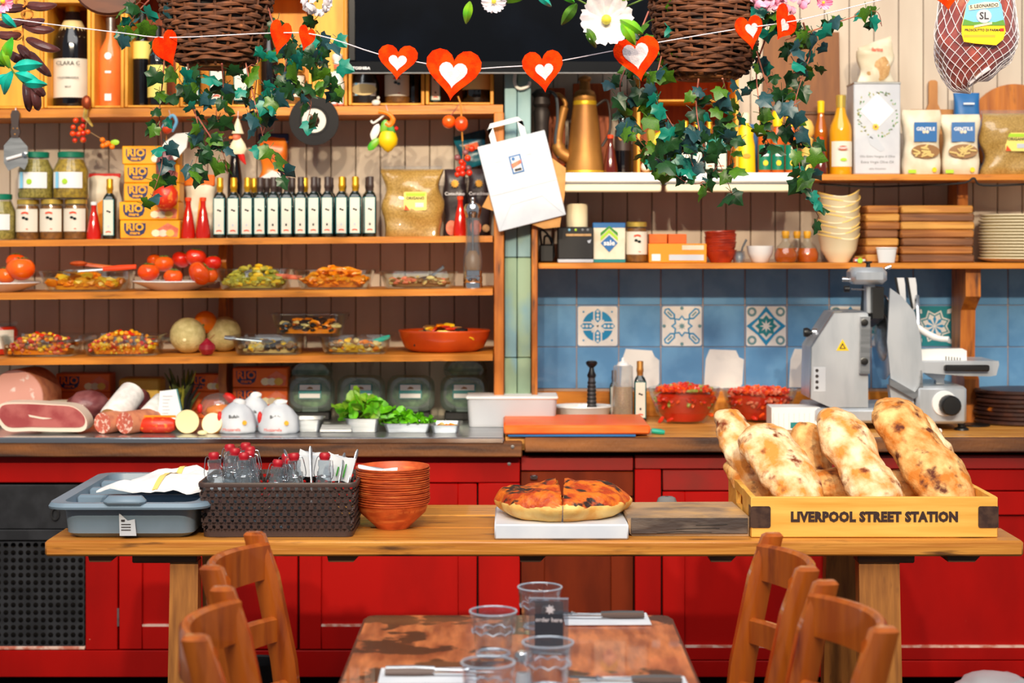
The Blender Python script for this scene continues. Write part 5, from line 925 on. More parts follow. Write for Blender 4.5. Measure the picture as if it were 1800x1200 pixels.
for i in range(9): part('print', flat(rect((-40+9*i)*k, (-39+9*i)*k, 2*k, 30*k), -.0006, .0004), 'paper_line', t)
part('print', flat(rect(-10*k, 14*k, 4*k, 14*k), -.001), 'teal', t)
# ---- meat slicer ----
t = thing('meat_slicer', 'silver electric meat slicer on the right counter', 'slicer', (0, 0, 0)); D = 5.98
def pp(pts, d): return [(X(a, d), Z(b, d)) for a, b in pts]
part('base', MB().box(X(1430, 6.0), X(1690, 6.0), 5.97, 6.3, Z(742, 6.0), Z(716, 6.0), .01), 'alu', t)
part('motor_housing', MB().prism(pp([(1426, 610), (1466, 549), (1520, 547), (1526, 552), (1526, 716), (1460, 716), (1424, 700)], D), D, D+.19), 'alu', t, ang=20)
part('housing_edge', MB().tube([at(a, b, D) for a, b in ((1424, 700), (1426, 610), (1466, 549), (1522, 548))], .003, 6), 'chrome', t)
sg = part('warning_sign', MB().prism(pp([(1470, 616), (1492, 616), (1481, 596)], D), D-.0015, D), 'yellow', t); part('print', MB().prism(pp([(1475, 613), (1487, 613), (1481, 602)], D), D-.002, D-.0014), 'ink', sg); part('print', MB().prism(pp([(1478, 611.5), (1484, 611.5), (1481, 606)], D), D-.0026, D-.0019), 'yellow', sg)
sg = part('instruction_sticker', MB().prism(pp([(1430, 688), (1451, 688), (1451, 645), (1430, 645)], D), D-.001, D), 'paper_line', t)
for i in range(4): part('print', MB().prism([(X(1436, D)+a, Z(651+10*i, D)+b) for a, b in circ(.006, 12)], D-.0016, D-.0009), 'ink', sg)
part('hinge_plate', MB().prism(pp([(1510, 656), (1527, 656), (1528, 556), (1512, 556)], D), D-.02, D), 'steel', t)
for py in (566, 634): part('hinge_screw', MB().lathe([(0, -.014), (.012, -.012), (.012, 0)], 14, (X(1517, D), D-.02, Z(py, D)), ax='y'), 'black', t)
part('side_knob', MB().lathe([(0, -.024), (.015, -.022), (.017, -.01), (.012, 0), (.008, 0), (.008, .02)], 14, at(1424, 584, D+.1), ax='x'), 'black', t); part('knob_collar', MB().lathe([(.013, 0), (.013, .022)], 14, at(1427, 584, D+.1), ax='x'), 'chrome', t)
part('column', MB().box(X(1520, D+.08), X(1536, D+.08), D+.05, D+.1, Z(552, D), Z(495, D), .003), 'alu', t)
part('sharpener_head', MB().box(X(1498, D), X(1562, D), D+.01, D+.12, Z(500, D), Z(470, D), .016), 'alu', t)
part('sharpener_knob', MB().lathe([(0, 0), (.008, .0), (.007, .014), (.014, .016), (.014, .022), (0, .022)], 14, at(1526, 470, D+.06)), 'black', t)
part('lock_pin', MB().tube([at(1500, 492, D+.05), at(1480, 491, D+.05)], .008, 10), 'chrome', t); part('lock_pin', MB().tube([at(1520, 509, D+.05), at(1496, 508, D+.05)], .003, 8), 'chrome', t); part('lock_knob', MB().lathe([(0, -.01), (.011, -.008), (.011, .01), (0, .012)], 12, at(1488, 508, D+.05), ax='x'), 'black', t); part('side_pin', MB().tube([at(1556, 472, D+.05), at(1566, 468, D+.05)], .006, 8), 'chrome', t)
bl = part('blade', MB().lathe([(0, -.004), (.15, -.001), (.15, .001), (0, .012)], 48, ax='x'), 'chrome', t, at(1552, 592, 6.14), (0, 0, .05))
part('blade_hub', MB().lathe([(0, -.02), (.05, -.018), (.085, -.004), (.085, 0)], 32, ax='x'), 'steel', bl)
part('blade_cover', MB().prism([(D+.02, Z(505, D)), (D+.2, Z(505, D)), (D+.24, Z(560, D)), (D+.2, Z(580, D)), (D+.02, Z(560, D))], X(1536, D), X(1556, D), 'yz'), 'black', t)
gp = MB().prism(pp([(1563, 506), (1584, 521), (1606, 548), (1616, 590), (1620, 640), (1620, 690), (1606, 688), (1564, 664), (1558, 600)], 6.0), 5.985, 5.999); part('gauge_plate', gp, 'alu', t, ang=20)
part('gauge_lip', MB().prism(pp([(1562, 664), (1606, 688), (1614, 676), (1618, 650), (1621, 690), (1604, 700), (1562, 676)], 5.985), 5.965, 5.985), 'steel', t); part('gauge_foot', MB().prism(pp([(1562, 676), (1604, 698), (1608, 724), (1590, 730), (1566, 706)], 6.0), 5.99, 6.03), 'alu', t)
part('motor_base', MB().box(X(1612, 5.96), X(1700, 5.96), 5.96, 6.28, Z(745, 5.96), Z(679, 5.96), .01), 'alu', t)
part('dial', MB().lathe([(0, -.006), (.042, -.006), (.044, 0)], 28, at(1660, 709, 5.96), ax='y'), 'white', t); kb = part('dial_knob', MB().lathe([(0, -.05), (.03, -.049), (.034, -.044), (.035, -.006), (0, -.004)], 16, at(1667, 711, 5.96), ax='y'), 'black', t)
for px in (1690, 1640): ft = part('foot', MB().lathe([(0, 0), (.026, 0), (.024, .006), (.012, .012), (.011, .05)], 18, (X(px, 6.0), 6.0, CZ)), 'black', t)
part('foot', MB().lathe([(0, 0), (.026, 0), (.024, .006), (.012, .012), (.011, .05)], 18, (X(1450, 6.05), 6.05, CZ)), 'black', t)
part('carriage_tray', MB().prism(pp([(1612, 654), (1612, 636), (1754, 634), (1755, 640), (1750, 659), (1740, 661), (1690, 660), (1640, 656)], 6.0), 5.99, 6.0).box(X(1612, 6.0), X(1752, 6.0), 5.995, 6.2, Z(637, 6.0), Z(634, 6.0)), 'alu', t)
part('carriage_handle', MB().box(X(1660, 5.98), X(1738, 5.98), 5.965, 5.992, Z(652, 5.98), Z(641, 5.98), .004), 'black', t)
pl = part('carriage_plate', MB().prism(pp([(1612, 640), (1612, 614), (1690, 612), (1698, 616), (1698, 634), (1650, 640)], 6.05), 6.04, 6.09), 'white_gloss', t)
for i in range(6): part('vent_slot', MB().box(X(1662+5*i, 6.04), X(1663.4+5*i, 6.04), 6.0385, 6.041, Z(633+.5*i, 6.04), Z(626+.5*i, 6.04)), 'black', pl)
part('carriage_arm', MB().prism(pp([(1625, 656), (1662, 656), (1658, 668), (1660, 680), (1645, 680), (1644, 668)], 6.08), 6.07, 6.1), 'alu', t)
part('pusher_grip', MB().tube(bez([at(1612, 574, 6.1), at(1628, 585, 6.08), at(1648, 594, 6.06), at(1668, 596, 6.04)], 5), [.012]*10+[.010]*6, 10), 'white_gloss', t)
for px in (1582, 1602):
    a = part('pusher_arm', MB().prism(pp([(px-8, 488), (px+6, 488), (px+8, 500), (px+10, 540), (px+2, 545), (px-4, 520)], 6.2), 6.19, 6.21), 'white_gloss', t)
    part('stripe', MB().prism(pp([(px-10, 487), (px-6, 487), (px+3, 540), (px, 545)], 6.19), 6.185, 6.191), 'black', a)
part('pusher_post', MB().tube([at(1612, 520, 6.19), at(1614, 560, 6.14), at(1618, 640, 6.1)], .008, 8), 'chrome', t); part('power_pin', MB().tube([at(1652, 757, 5.9), at(1640, 757, 5.96)], .008, 10), 'white', t)
# stack of dark round boards
dm = mesh_of('board', MB().lathe([(0, 0), (.168, 0), (.175, .005), (.175, .011), (.17, .015), (0, .015)], 40, sy=.75), 'dark_board')
q = random.Random(3)
for i in range(8):
    o = link('serving_board', dm, None, (X(1802, 6.22)+q.uniform(-.006, .006), 6.22+q.uniform(-.006, .006), CZ+.001+i*.0153), (0, 0, q.uniform(-.2, .2))); tag(o, 'dark round serving board, %s from the bottom of the right stack' % ORD[i], 'board', 'dark round boards')
solo('coaster', MB().lathe([(0, 0), (W(28, 6.1), 0), (W(28, 6.1), .004), (0, .006)], 24), 'black', 'flat black disc at the foot of the wooden bracket', 'disc', (X(1712, 6.14), 6.14, CZ+.001))
# ---- lower right shelf ----
SD = 6.3; zl = RZL+.0008; k = W(1, SD)
t = thing('strapped_gadget', 'black gadget with straps at the left end of shelf', 'gadget', (X(960, 6.28), 6.28, zl)); part('body', MB().box(-12*k, 14*k, -.03, .05, 0, 32*k, .006), 'black', t); part('strap', MB().tube(bez([(-8*k, 0, 30*k), (-10*k, 0, 56*k), (2*k, 0, 50*k), (12*k, 0, 30*k)], 5), .004, 6), 'black_soft', t); part('strap', MB().tube(bez([(-4*k, -.02, 30*k), (-2*k, -.02, 46*k), (10*k, -.02, 40*k), (14*k, -.02, 10*k)], 5), .004, 6), 'black', t)
t = thing('receipt_printer', 'black receipt printer with small lights on the shelf', 'printer', (X(1011, 6.27), 6.27, zl)); part('base', MB().box(-31*k, 31*k, -.05, .07, 0, 6*k, .002), 'paper_line', t); part('body', MB().box(-31*k, 31*k, -.05, .07, 6*k, 62*k, .004), 'black_soft', t); part('slot', MB().box(-17*k, 27*k, -.053, -.049, 46*k, 50*k), 'pate', t)
for i, (dx, m_) in enumerate(((-11, 'blue_pale'), (0, 'lime'), (12, 'grey'), (21, 'grey'))): part('light', MB().lathe([(0, -.003), (.0045, -.002), (.0045, .001)], 10, (dx*k, -.05, 57*k), ax='y'), m_, t)
part('logo', flat([(20*k, 38*k), (27*k, 40*k), (25*k, 34*k), (22*k, 34*k)], -.05), 'paper_line', t)
solo('paper_roll', MB().lathe([(0, 0), (19*k, 0), (19*k, 40*k), (6*k, 40*k), (6*k, 36*k), (0, 36*k)], 28), 'cream', 'thick cream paper roll standing on the printer', 'paper roll', (X(1014, 6.27), 6.27, zl+62*k+.0006))
t = thing('salt_box', 'salt carton with green and blue diamond on the shelf', 'box', (X(1070, 6.27), 6.27, zl)); part('carton', MB().box(-28*k, 28*k, -.03, .03, 0, 69*k, .002), 'bag_cream', t); part('top_band', MB().box(-28.3*k, 28.3*k, -.031, .031, 60*k, 69.5*k, .002), 'blue', t); part('base_band', MB().box(-28.3*k, 28.3*k, -.031, .031, 0, 6*k, .001), 'teal', t)
part('diamond', flat([(-15*k, 34*k), (0, 18*k), (15*k, 34*k), (0, 48*k)], -.031), 'blue', t); txt('sale', .026, 'white', t, (0, -.0332, 34*k), .0008)
for i in range(2): part('chevron', flat([(-15*k, (38+8*i)*k), (0, (52+8*i)*k), (15*k, (38+8*i)*k), (15*k, (44+8*i)*k), (0, (58+6*i)*k), (-15*k, (44+8*i)*k)], -.0312), ('lime', 'green')[i], t)
jar(19.5*k, 71*k, 'gold_lid', 'paste', (X(1119, 6.28), 6.28, zl), 'olive paste jar beside the salt carton')
def obox(a, b, y0, y1, d, label, m_='orange_pack', zb=None, pr=True):
    kk = W(1, d); w = (b-a)/2*kk; h = (y1-y0)*kk; t = thing('carton', label, 'box', (X((a+b)/2, d), d-.04, zl if zb is None else zb)); part('box', MB().box(-w, w, 0, .09, 0, h, .002), m_, t)
    if pr: part('print', flat(rect(-w*.9, -w*.6, h*.1, h*.45), -.0004), 'white', t); part('print', flat(rect(-w*.3, w*.9, h*.12, h*.42), -.0004), 'paper', t); part('print', flat(rect(w*.15, w*.9, h*.68, h*.92), -.0004), 'bag_cream', t)
    return h
h = obox(1139, 1240, 427, 460, 6.27, 'wide orange carton beside the olive paste jar')
obox(1140, 1171, 410, 426.5, 6.28, 'left small orange carton on the wide one', 'orange_box', zl+h+.0006, False); obox(1173, 1205, 410, 426.5, 6.28, 'right small orange carton on the wide one', 'orange_box', zl+h+.0006, False)
bm2 = stackbowl(28*k, 18*k, 22*k, .004, 'dark_bowl')
q = random.Random(6)
for i in range(8): o = link('bowl', bm2, None, (X(1265, 6.27)+q.uniform(-.003, .006), 6.27, zl+i*4.7*k), (q.uniform(-.05, .05)*(i > 0), q.uniform(-.09, .02)*(i > 1), 0)); tag(o, 'dark red brown bowl, %s from the bottom of the shelf stack' % ORD[i], 'bowl', 'dark red bowls')
t = thing('sugar_pot', 'small glass pot with spoon beside the red bowls', 'pot', (X(1299, 6.25), 6.25, zl)); part('glass', MB().lathe([(0, 0), (10*k, 0), (11*k, 10*k), (9.5*k, 18*k), (10.5*k, 20*k), (9*k, 20*k), (9*k, 3*k), (0, 3*k)], 18), 'steel', t); part('spoon', MB().tube([(2*k, 0, 6*k), (6*k, 0, 26*k), (13*k, 0, 40*k)], [.004, .003, .0045], 8), 'steel_dark', t)
solo('bowl', MB().lathe([(0, 0), (13*k, 0), (15*k, 2*k), (22*k, 16*k), (24*k, 29*k), (22.5*k, 29*k), (20*k, 16*k), (0, 4*k)], 28), 'white_gloss', 'plain white bowl between sugar pot and oil flasks', 'bowl', (X(1336, 6.28), 6.28, zl))
for i, (px, d) in enumerate(((1381, 6.26), (1419, 6.3), (1401, 6.4))):
    t = thing('oil_flask', ('left', 'right', 'rear')[i]+' small round oil flask with cork stopper', 'flask', (X(px, d), d, zl))
    part('glass', MB().lathe([(0, 0), (17*k, 0), (20*k, 8*k), (20*k, 16*k), (15*k, 28*k), (7*k, 36*k), (6*k, 42*k), (9*k, 46*k), (8*k, 47*k)], 24), 'glass', t); part('oil', MB().lathe([(0, 1*k), (16.2*k, 1*k), (19*k, 8*k), (19*k, 16*k), (15*k, 25*k), (0, 25*k)], 24), 'amber', t); part('cork', MB().lathe([(5.5*k, 42*k), (7*k, 52*k), (6*k, 55*k), (0, 55*k)], 14), 'cheese_rind', t)
# wavy ceramic bowls
bw_ = MB().lathe([(0, 0), (17*k, 0), (19*k, 3*k), (31*k, 22*k), (36*k, 44*k), (37*k, 45*k), (36*k, 46.5*k), (34.5*k, 45*k), (29*k, 23*k), (17*k, 6*k), (0, 5*k)], 36, wob=lambda kk, a: (.012*math.cos(2*a+.4)+.004*math.cos(3*a)) if 4 <= kk <= 7 else 0)
me = mesh_of('bowl', bw_, ['cream', 'cream_rim']); mi = [0]*len(me.polygons)
for i, p_ in enumerate(me.polygons):
    c = p_.center; mi[i] = 1 if c.z > 41.5*k else 0
me.polygons.foreach_set('material_index', mi)
for i in range(9): o = link('ceramic_bowl', me, None, (X(1474, 6.29)+(i % 2)*.003, 6.29, zl+i*9.3*k), (0, 0, (.3, -.25, .1, -.4, .5, 0, -.2, .35, -.1)[i])); tag(o, 'wavy rimmed cream bowl, %s from the bottom of its stack' % ORD[i], 'bowl', 'wavy cream bowls')
# stacks of wooden planks
def planks(a, b, n, d, dp, nm, mats):
    q = random.Random(a)
    for i in range(n):
        h = 14.2*k; w = (b-a)/2*k; m = mesh_of('plank', MB().box(-w+q.uniform(-2, 2)*k, w+q.uniform(-2, 2)*k, 0, dp, .0006, h-.0004, .005), mats[i % len(mats)])
        tag(link('wooden_board', m, None, (X((a+b)/2, d), d, zl+i*h), (0, 0, q.uniform(-.012, .012))), '%s wooden board, %s from the bottom' % (nm, ORD[i]), 'board', nm+' stack')
planks(1524, 1581, 7, 6.24, .2, 'short left stack of planks', ['plank_a', 'plank_c', 'plank_a', 'plank_b', 'plank_c']); planks(1585, 1711, 7, 6.225, .1, 'wide right stack of planks', ['plank_b', 'plank_c', 'plank_b', 'plank_c', 'plank_a', 'plank_b', 'plank_a'])
t = thing('ramekin', 'small white cup in front of the short planks', 'cup', (X(1561, 6.19), 6.215, zl)); part('cup', MB().lathe([(0, 0), (14*k, 0), (18*k, 25*k), (17*k, 25*k), (13*k, 3*k), (0, 3*k)], 24, sy=.45), 'white_gloss', t); part('rim', MB().lathe([(17.5*k, 24*k), (19*k, 25*k), (18*k, 26.5*k), (17*k, 25*k)], 24, sy=.5), 'white_gloss', t)
jar(11*k, 11*k, 'gold_lid', 'gar_red', (X(1511, 6.22), 6.222, zl), 'tiny gold lidded jar beside the cream bowls', kind=1)
t = thing('onion_string', 'dark red dried onions hanging behind the cream bowls', 'onions', (X(1516, 6.44), 6.44, zl))
for i in range(5): part('bulb', MB().blob(((i % 2)*6*k, 0, (8+14*i)*k), (8*k, 7*k, 10*k), 2, .1, 3, i), ('onion', 'salmon')[i == 2], t)
pm = mesh_of('plate', MB().lathe([(0, 0), (50*k, 0), (62*k, 3*k), (72*k, 7*k), (72*k, 9*k), (62*k, 6*k), (50*k, 3*k), (0, 3*k)], 44, sy=.9), 'cream')
for i in range(15): o = link('plate', pm, None, (X(1792, 6.34)+R.uniform(-.004, .004), 6.33, zl+i*5.4*k), (0, 0, 0)); tag(o, 'pale cream plate, %s from the bottom of the right stack' % ORD[i], 'plate', 'stacked cream plates')
# ---- upper right shelf ----
zu = RZU+.0008; k = W(1, 6.3)
t = thing('coffee_mill', 'old black iron hand mill beside the brass pot', 'mill', (X(952, 6.3), 6.3, zu)); part('column', MB().lathe([(0, 0), (18*k, 0), (17*k, 20*k), (12*k, 40*k), (13*k, 90*k), (15*k, 110*k), (11*k, 118*k), (16*k, 124*k), (14*k, 136*k), (18*k, 142*k), (10*k, 150*k), (0, 152*k)], 22), 'iron', t); part('crank', MB().tube(bez([(0, 0, 148*k), (24*k, -.01, 140*k), (28*k, -.01, 100*k), (24*k, -.01, 60*k), (30*k, -.01, 30*k)], 5), .006, 8), 'steel_dark', t)
t = thing('hook', 'white plastic hook on the painted post', 'hook', at(909, 142, 6.195)); part('hook', MB().tube(bez([(-3*k, 0, 14*k), (-4*k, -.006, -4*k), (4*k, -.012, -14*k), (18*k, -.012, -10*k), (22*k, -.012, -2*k)], 5), .006, 8), 'ceramic', t)
t = thing('brass_pot', 'tall tapered brass coffee pot with curved spout', 'pot', (X(1028, 6.3), 6.3, zu))
part('body', MB().lathe([(0, 0), (38*k, 0), (38*k, 4*k), (34*k, 9*k), (30*k, 40*k), (25*k, 90*k), (21*k, 120*k), (20*k, 128*k)], 32), 'brass', t); part('band', MB().lathe([(20.2*k, 119*k), (20.8*k, 120*k), (20.4*k, 129*k), (20*k, 130*k)], 32), 'brass_bright', t); part('foot', MB().lathe([(38.2*k, 0), (38.6*k, 1*k), (37*k, 7*k), (36*k, 7*k)], 32), 'brass_bright', t)
part('shoulder', MB().lathe([(19*k, 128*k), (20*k, 131*k), (20*k, 138*k), (17*k, 146*k), (10*k, 150*k), (9*k, 164*k), (12*k, 168*k), (10*k, 172*k), (0, 176*k)], 28), 'brass', t); part('spout', MB().tube(bez([(-26*k, 0, 30*k), (-44*k, 0, 42*k), (-46*k, 0, 70*k), (-38*k, 0, 110*k), (-34*k, 0, 126*k), (-44*k, 0, 140*k), (-54*k, 0, 141*k)], 5), [.024]*8+[.016]*10+[.008]*13, 10), 'brass', t); part('handle', MB().tube(bez([(18*k, 0, 120*k), (40*k, 0, 130*k), (44*k, 0, 80*k), (30*k, 0, 50*k)], 5), .005, 8), 'iron', t)
t = thing('copper_cup', 'small copper cup left of the brass pot', 'cup', (X(982, 6.25), 6.25, zu)); part('cup', MB().lathe([(0, 0), (8*k, 0), (9*k, 14*k), (12*k, 18*k), (10*k, 18*k), (7*k, 3*k), (0, 3*k)], 20), 'copper', t)
solo('leaning_board', MB().box(-34*k, 34*k, 0, .02, 0, 168*k, .003), 'crate_inside', 'orange brown wooden board behind the brass pot', 'board', (X(1040, 6.46), 6.46, zu)); solo('leaning_board', MB().box(-16*k, 16*k, 0, .02, 0, 160*k, .003), 'crate_inside', 'narrow orange wooden board behind the iron mill', 'board', (X(978, 6.46), 6.46, zu))
red_bottle(1073, 6.27, 70, 'small brown cola bottle with orange cap', mat='cola', zb=zu); t = wine(15*k, 122*k, 'bottle_dark', 'dark wine bottle with grey label right of cola bottle', (X(1095, 6.36), 6.36, zu), 'cap_brown', 'black', .36, .66, nk=.45); part('print', flat(circ(.012, 14, -.01, 70*k, .8, 1.5), -15.8*k), 'brass', t)
crate(1117, 1294, 130, label='yellow wooden box of bottles behind the right ivy', back='crate_inside', shelf=[178], z0=zu)
for i, px in enumerate((1205, 1225, 1247, 1268)): oil_bottle('gold', (X(px, 6.3), 6.3, zu+.009), 'gold capped oil bottle in the yellow box, %s from left' % ORD[i], 'oil bottles in the yellow box', .86)
q = random.Random(5); t = thing('pepper_bunch', 'small bunch of yellow peppers inside the yellow box', 'peppers', (X(1160, 6.3), 6.3, zu+.009))
for i in range(9): part('pepper', MB().tube(bez([(q.uniform(-.05, .06), q.uniform(-.02, .02), .13+q.uniform(-.01, .03)), (q.uniform(-.05, .06), -.02, .1), (q.uniform(-.05, .06), -.02, .07)], 4), [.012, .016, .017, .016, .014, .013, .011, .008, .004], 8), ('gar_yellow', 'yellow', 'gar_olive')[i % 3], t)
part('garland', MB().blob((-.01, 0, .045), (.06, .03, .03), 2, .2, 4, 2), 'black_soft', t)
t = thing('garlic', 'white garlic bulbs with green stalk in the yellow box', 'garlic', (X(1135, 6.27), 6.265, zu+.009)); part('bulb', MB().blob((0, 0, .018), (.02, .018, .019), 2, .1, 4, 1), 'ceramic', t); part('bulb', MB().blob((.012, .012, .05), (.016, .014, .016), 2, .1, 4, 1), 'ceramic', t); part('stalk', MB().tube([(.005, -.012, .045), (.014, -.016, .02), (.016, -.016, .006)], [.005, .005, .002], 6), 'leaf_bright', t)
t = thing('squeeze_bottle', 'bright yellow lemon squeeze bottle with cream cap', 'bottle', (X(1310, 6.27), 6.27, zu)); part('body', MB().lathe([(0, 0), (17*k, 0), (18*k, 6*k), (17*k, 50*k), (14*k, 66*k), (15*k, 76*k), (7*k, 88*k), (6*k, 92*k)], 20), 'yellow', t); part('cap', MB().lathe([(8*k, 90*k), (8*k, 104*k), (6*k, 108*k), (0, 108*k)], 14), 'cream', t); part('print', flat(circ(.012, 12, 0, 32*k, 1.2, .7), -18.5*k), 'orange_pack', t)
solo('carton', MB().box(-10*k, 10*k, 0, .04, 0, 92*k, .003), 'blue', 'narrow blue carton behind the yellow squeeze bottle', 'box', (X(1322, 6.38), 6.38, zu)); solo('carton', MB().box(-6*k, 6*k, 0, .04, 0, 90*k, .003), 'blue', 'second narrow blue carton beside the yellow box', 'box', (X(1298, 6.4), 6.4, zu))
for i, px in enumerate((1344, 1367, 1391)):
    t = thing('lemon_juice_bottle', 'lemon juice bottle with yellow cap and green label, %s from left' % ORD[i], 'bottle', (X(px, 6.27), 6.27, zu), 0, 'lemon juice bottles'); part('glass', MB().lathe([(0, 0), (10.5*k, 0), (11.5*k, 3*k), (11.5*k, 62*k), (9*k, 76*k), (6*k, 84*k), (6*k, 90*k)], 18), 'amber', t); part('cap', MB().lathe([(8.5*k, 84*k), (9.5*k, 108*k), (8*k, 111*k), (0, 111*k)], 16), 'yellow', t)
    lb = part('label', curved(11.7*k, -1.2, 1.2, 8*k, 52*k, 8), 'green_lid', t); part('print', flat(circ(.009, 12, 0, 20*k, 1, 1.1), -12.3*k), 'yellow', lb); part('print', flat(rect(-.011, .011, 32*k, 36*k), -12.3*k), 'white', lb); part('print', flat(circ(.005, 10, 0, 46*k), -12.3*k), 'cream', lb)
t = thing('pepper_mill', 'pale turned wooden pepper mill beside the juice bottles', 'pepper mill', (X(1418, 6.3), 6.3, zu)); part('body', MB().lathe([(0, 0), (13*k, 0), (13*k, 8*k), (10*k, 14*k), (12*k, 26*k), (9*k, 50*k), (12*k, 62*k), (8*k, 66*k)], 22), 'pepper_wood', t); part('head', MB().lathe([(8*k, 66*k), (13*k, 72*k), (13*k, 84*k), (9*k, 94*k), (4*k, 98*k), (0, 99*k)], 22), 'pepper_wood', t)
t = wine(12.5*k, 134*k, 'oil_dark', 'tall clear oil bottle with yellow cap behind ivy', (X(1443, 6.4), 6.4, zu), None, 'yellow', nk=.45)
red_bottle(1442, 6.26, 66, 'tiny brown cola bottle in front of the oil bottle', mat='cola', zb=zu)
t = wine(19.5*k, 140*k, 'oil', 'golden vinegar bottle with white and gold cap', (X(1478, 6.29), 6.29, zu), None, 'gold_lid', nk=.4)
lb = part('label', curved(19.9*k, -1.1, 1.1, 14*k, 58*k, 8), 'label', t); part('print', flat(circ(.018, 16, 0, 46*k, 1, .5), -20.6*k), 'copper', lb); txt('PONTI', .011, 'white', lb, (0, -20.9*k-.0012, 46*k), .0004); part('print', flat(circ(.012, 12, .002, 26*k, 1, .5), -20.6*k), 'lime', lb)
# white oil tin
t = thing('oil_tin', 'tall white olive oil tin printed with flowers', 'tin', (X(1539, 6.3), 6.27, zu)); k = W(1, 6.27)
part('tin', MB().box(-41*k, 41*k, 0, .14, 0, 161*k, .005), 'tin', t); part('rim', MB().box(-41.5*k, 41.5*k, -.002, .142, 159*k, 163*k, .002), 'steel', t); q = random.Random(12)
part('diamond', flat([(-30*k, 112*k), (0, 82*k), (30*k, 112*k), (0, 142*k)], -.0004), 'white', t)
for i in range(64):
    a = q.uniform(0, 6.28); r = q.uniform(30, 40); x, z = r*math.cos(a)*.95, 106+r*1.1*math.sin(a)
    if abs(x) > 38: continue
    E = q.uniform(0, 3); part('leaf_print', flat([(x*k+.0055*math.cos(E), z*k+.0055*math.sin(E)), (x*k-.0022*math.sin(E), z*k+.0022*math.cos(E)), (x*k-.0055*math.cos(E), z*k-.0055*math.sin(E)), (x*k+.0022*math.sin(E), z*k-.0022*math.cos(E))], -.0008, .0004), q.choice(('herb', 'green', 'gar_olive')), t)
part('flower_print', flat(star(9, .014, .009, 0, -3*k, 84*k), -.0014), 'gar_yellow', t); part('flower_print', flat(circ(.005, 10, -3*k, 84*k), -.0028, .0004), 'gar_brown', t); part('shadow_print', flat([(-18*k, 68*k), (-6*k, 72*k), (14*k, 44*k), (6*k, 40*k), (-12*k, 52*k)], -.0008, .0004), 'paper_line', t)
txt('Extra Virgin Olive Oil', .0135, 'grey', t, (0, -.0006, 22*k), 0); txt('Olio Extra Vergine di Oliva', .0115, 'grey', t, (0, -.0006, 32*k), 0); txt('100% ITALIANO', .009, 'grey', t, (0, -.0006, 10*k), 0)
b = soft_bag(66*k, 74*k, .07, 'bag_cream', (X(1539, 6.33), 6.34, zu+163*k+.001), 'crumpled cream flour bag standing on the oil tin', seed=21, top=.05, amp=.02, name='flour_bag'); part('photo_print', MB().blob((.006, -.03, 26*k), (22*k, .012, 24*k), 2, .1, 3, 1), 'pate', b); txt('farina', .018, 'orange_red', b, (0, -.042, 58*k), .0005)
for i, (px, w, h, rz, sd) in enumerate(((1619, 70, 114, .02, 31), (1688, 68, 106, -.12, 37))):
    b = soft_bag(w*k, h*k, .085, 'bag_cream', (X(px, 6.28), 6.28, zu), '%s white pasta bag with blue label' % ('left', 'right')[i], rot=(0, 0, rz), seed=sd, name='pasta_bag', amp=.008)
    lb = part('label', flat(rect(-20*k, 20*k, -17*k, 17*k), -.047), 'blue', b, (2*k, 0, 74*k)); txt('GENTILE', .017, 'white', lb, (0, -.0488, 5*k), .0005); part('print', flat(circ(.006, 10, -.006, 0), -.0486), 'bag_cream', lb); part('print', flat(circ(.006, 10, .006, 0), -.0486), 'bag_cream', lb)
    wn = part('window', flat(circ(25*k, 20, 2*k, 40*k, 1, .5), -.047), 'gar_brown', b); q = random.Random(i)
    for j in range(16): a = q.uniform(0, 6.28); r = q.random()*.8; cx, cz = 2*k+25*k*r*math.cos(a), 40*k+11*k*r*math.sin(a); E = q.uniform(-.8, .8); part('pasta', MB().tube([(cx-.012*math.cos(E), -.05, cz-.012*math.sin(E)), (cx+.012*math.cos(E), -.05, cz+.012*math.sin(E))], .0036, 6), 'gar_cream', wn)
    part('print', flat(circ(.009, 12, 18*k, 8*k), -.044), 'yellow', b); part('print', flat(rect(-28*k, -14*k, 2*k, 8*k), -.044), 'lime', b)
herb_bag(1772, 0, 104, 108, 6.3, 'clear bag of dried oregano at the right edge', 'ORIGANO', 8, zu)
b = soft_bag(52*k, 150*k, .06, 'blue', (X(1700, 6.42), 6.43, zu), 'tall blue packet behind the pasta bags', seed=3, name='coffee_packet', amp=.006); part('print', flat(rect(-.02, .02, 128*k, 131*k), -.036), 'white', b)
# boards leaning on the wall
t = thing('chopping_board', 'large dark wooden chopping board leaning behind the right ivy', 'board', (X(1408, 6.46), 6.452, zu), (-.03, 0, 0)); part('board', MB().prism([(-70*k, 0), (72*k, 0), (70*k, 262*k), (-66*k, 266*k)], 0, .03), 'board_dark', t, label=None); part('batten', MB().box(-70*k, 70*k, -.006, 0, 112*k, 118*k, .002), 'batten_wood', t)
t = thing('pizza_peel', 'wooden paddle board with upright handle behind pasta bags', 'paddle', (X(1641, 6.465), 6.468, zu)); part('blade', MB().box(-42*k, 42*k, 0, .015, 0, 122*k, .004), 'board_wood', t); part('handle', MB().prism([(-14*k, 120*k), (14*k, 120*k), (8*k, 132*k), (8*k, 172*k), (4*k, 175*k), (-4*k, 175*k), (-8*k, 172*k), (-8*k, 132*k)], .001, .014), 'board_wood', t)
t = thing('round_board', 'round wooden board behind the oregano bag', 'board', (X(1783, 6.47), 6.468, zu)); part('disc', MB().lathe([(0, 0), (84*k, 0), (84*k, .016), (0, .016)], 40, (0, 0, 84*k), ax='y'), 'shelf_wood_v', t)
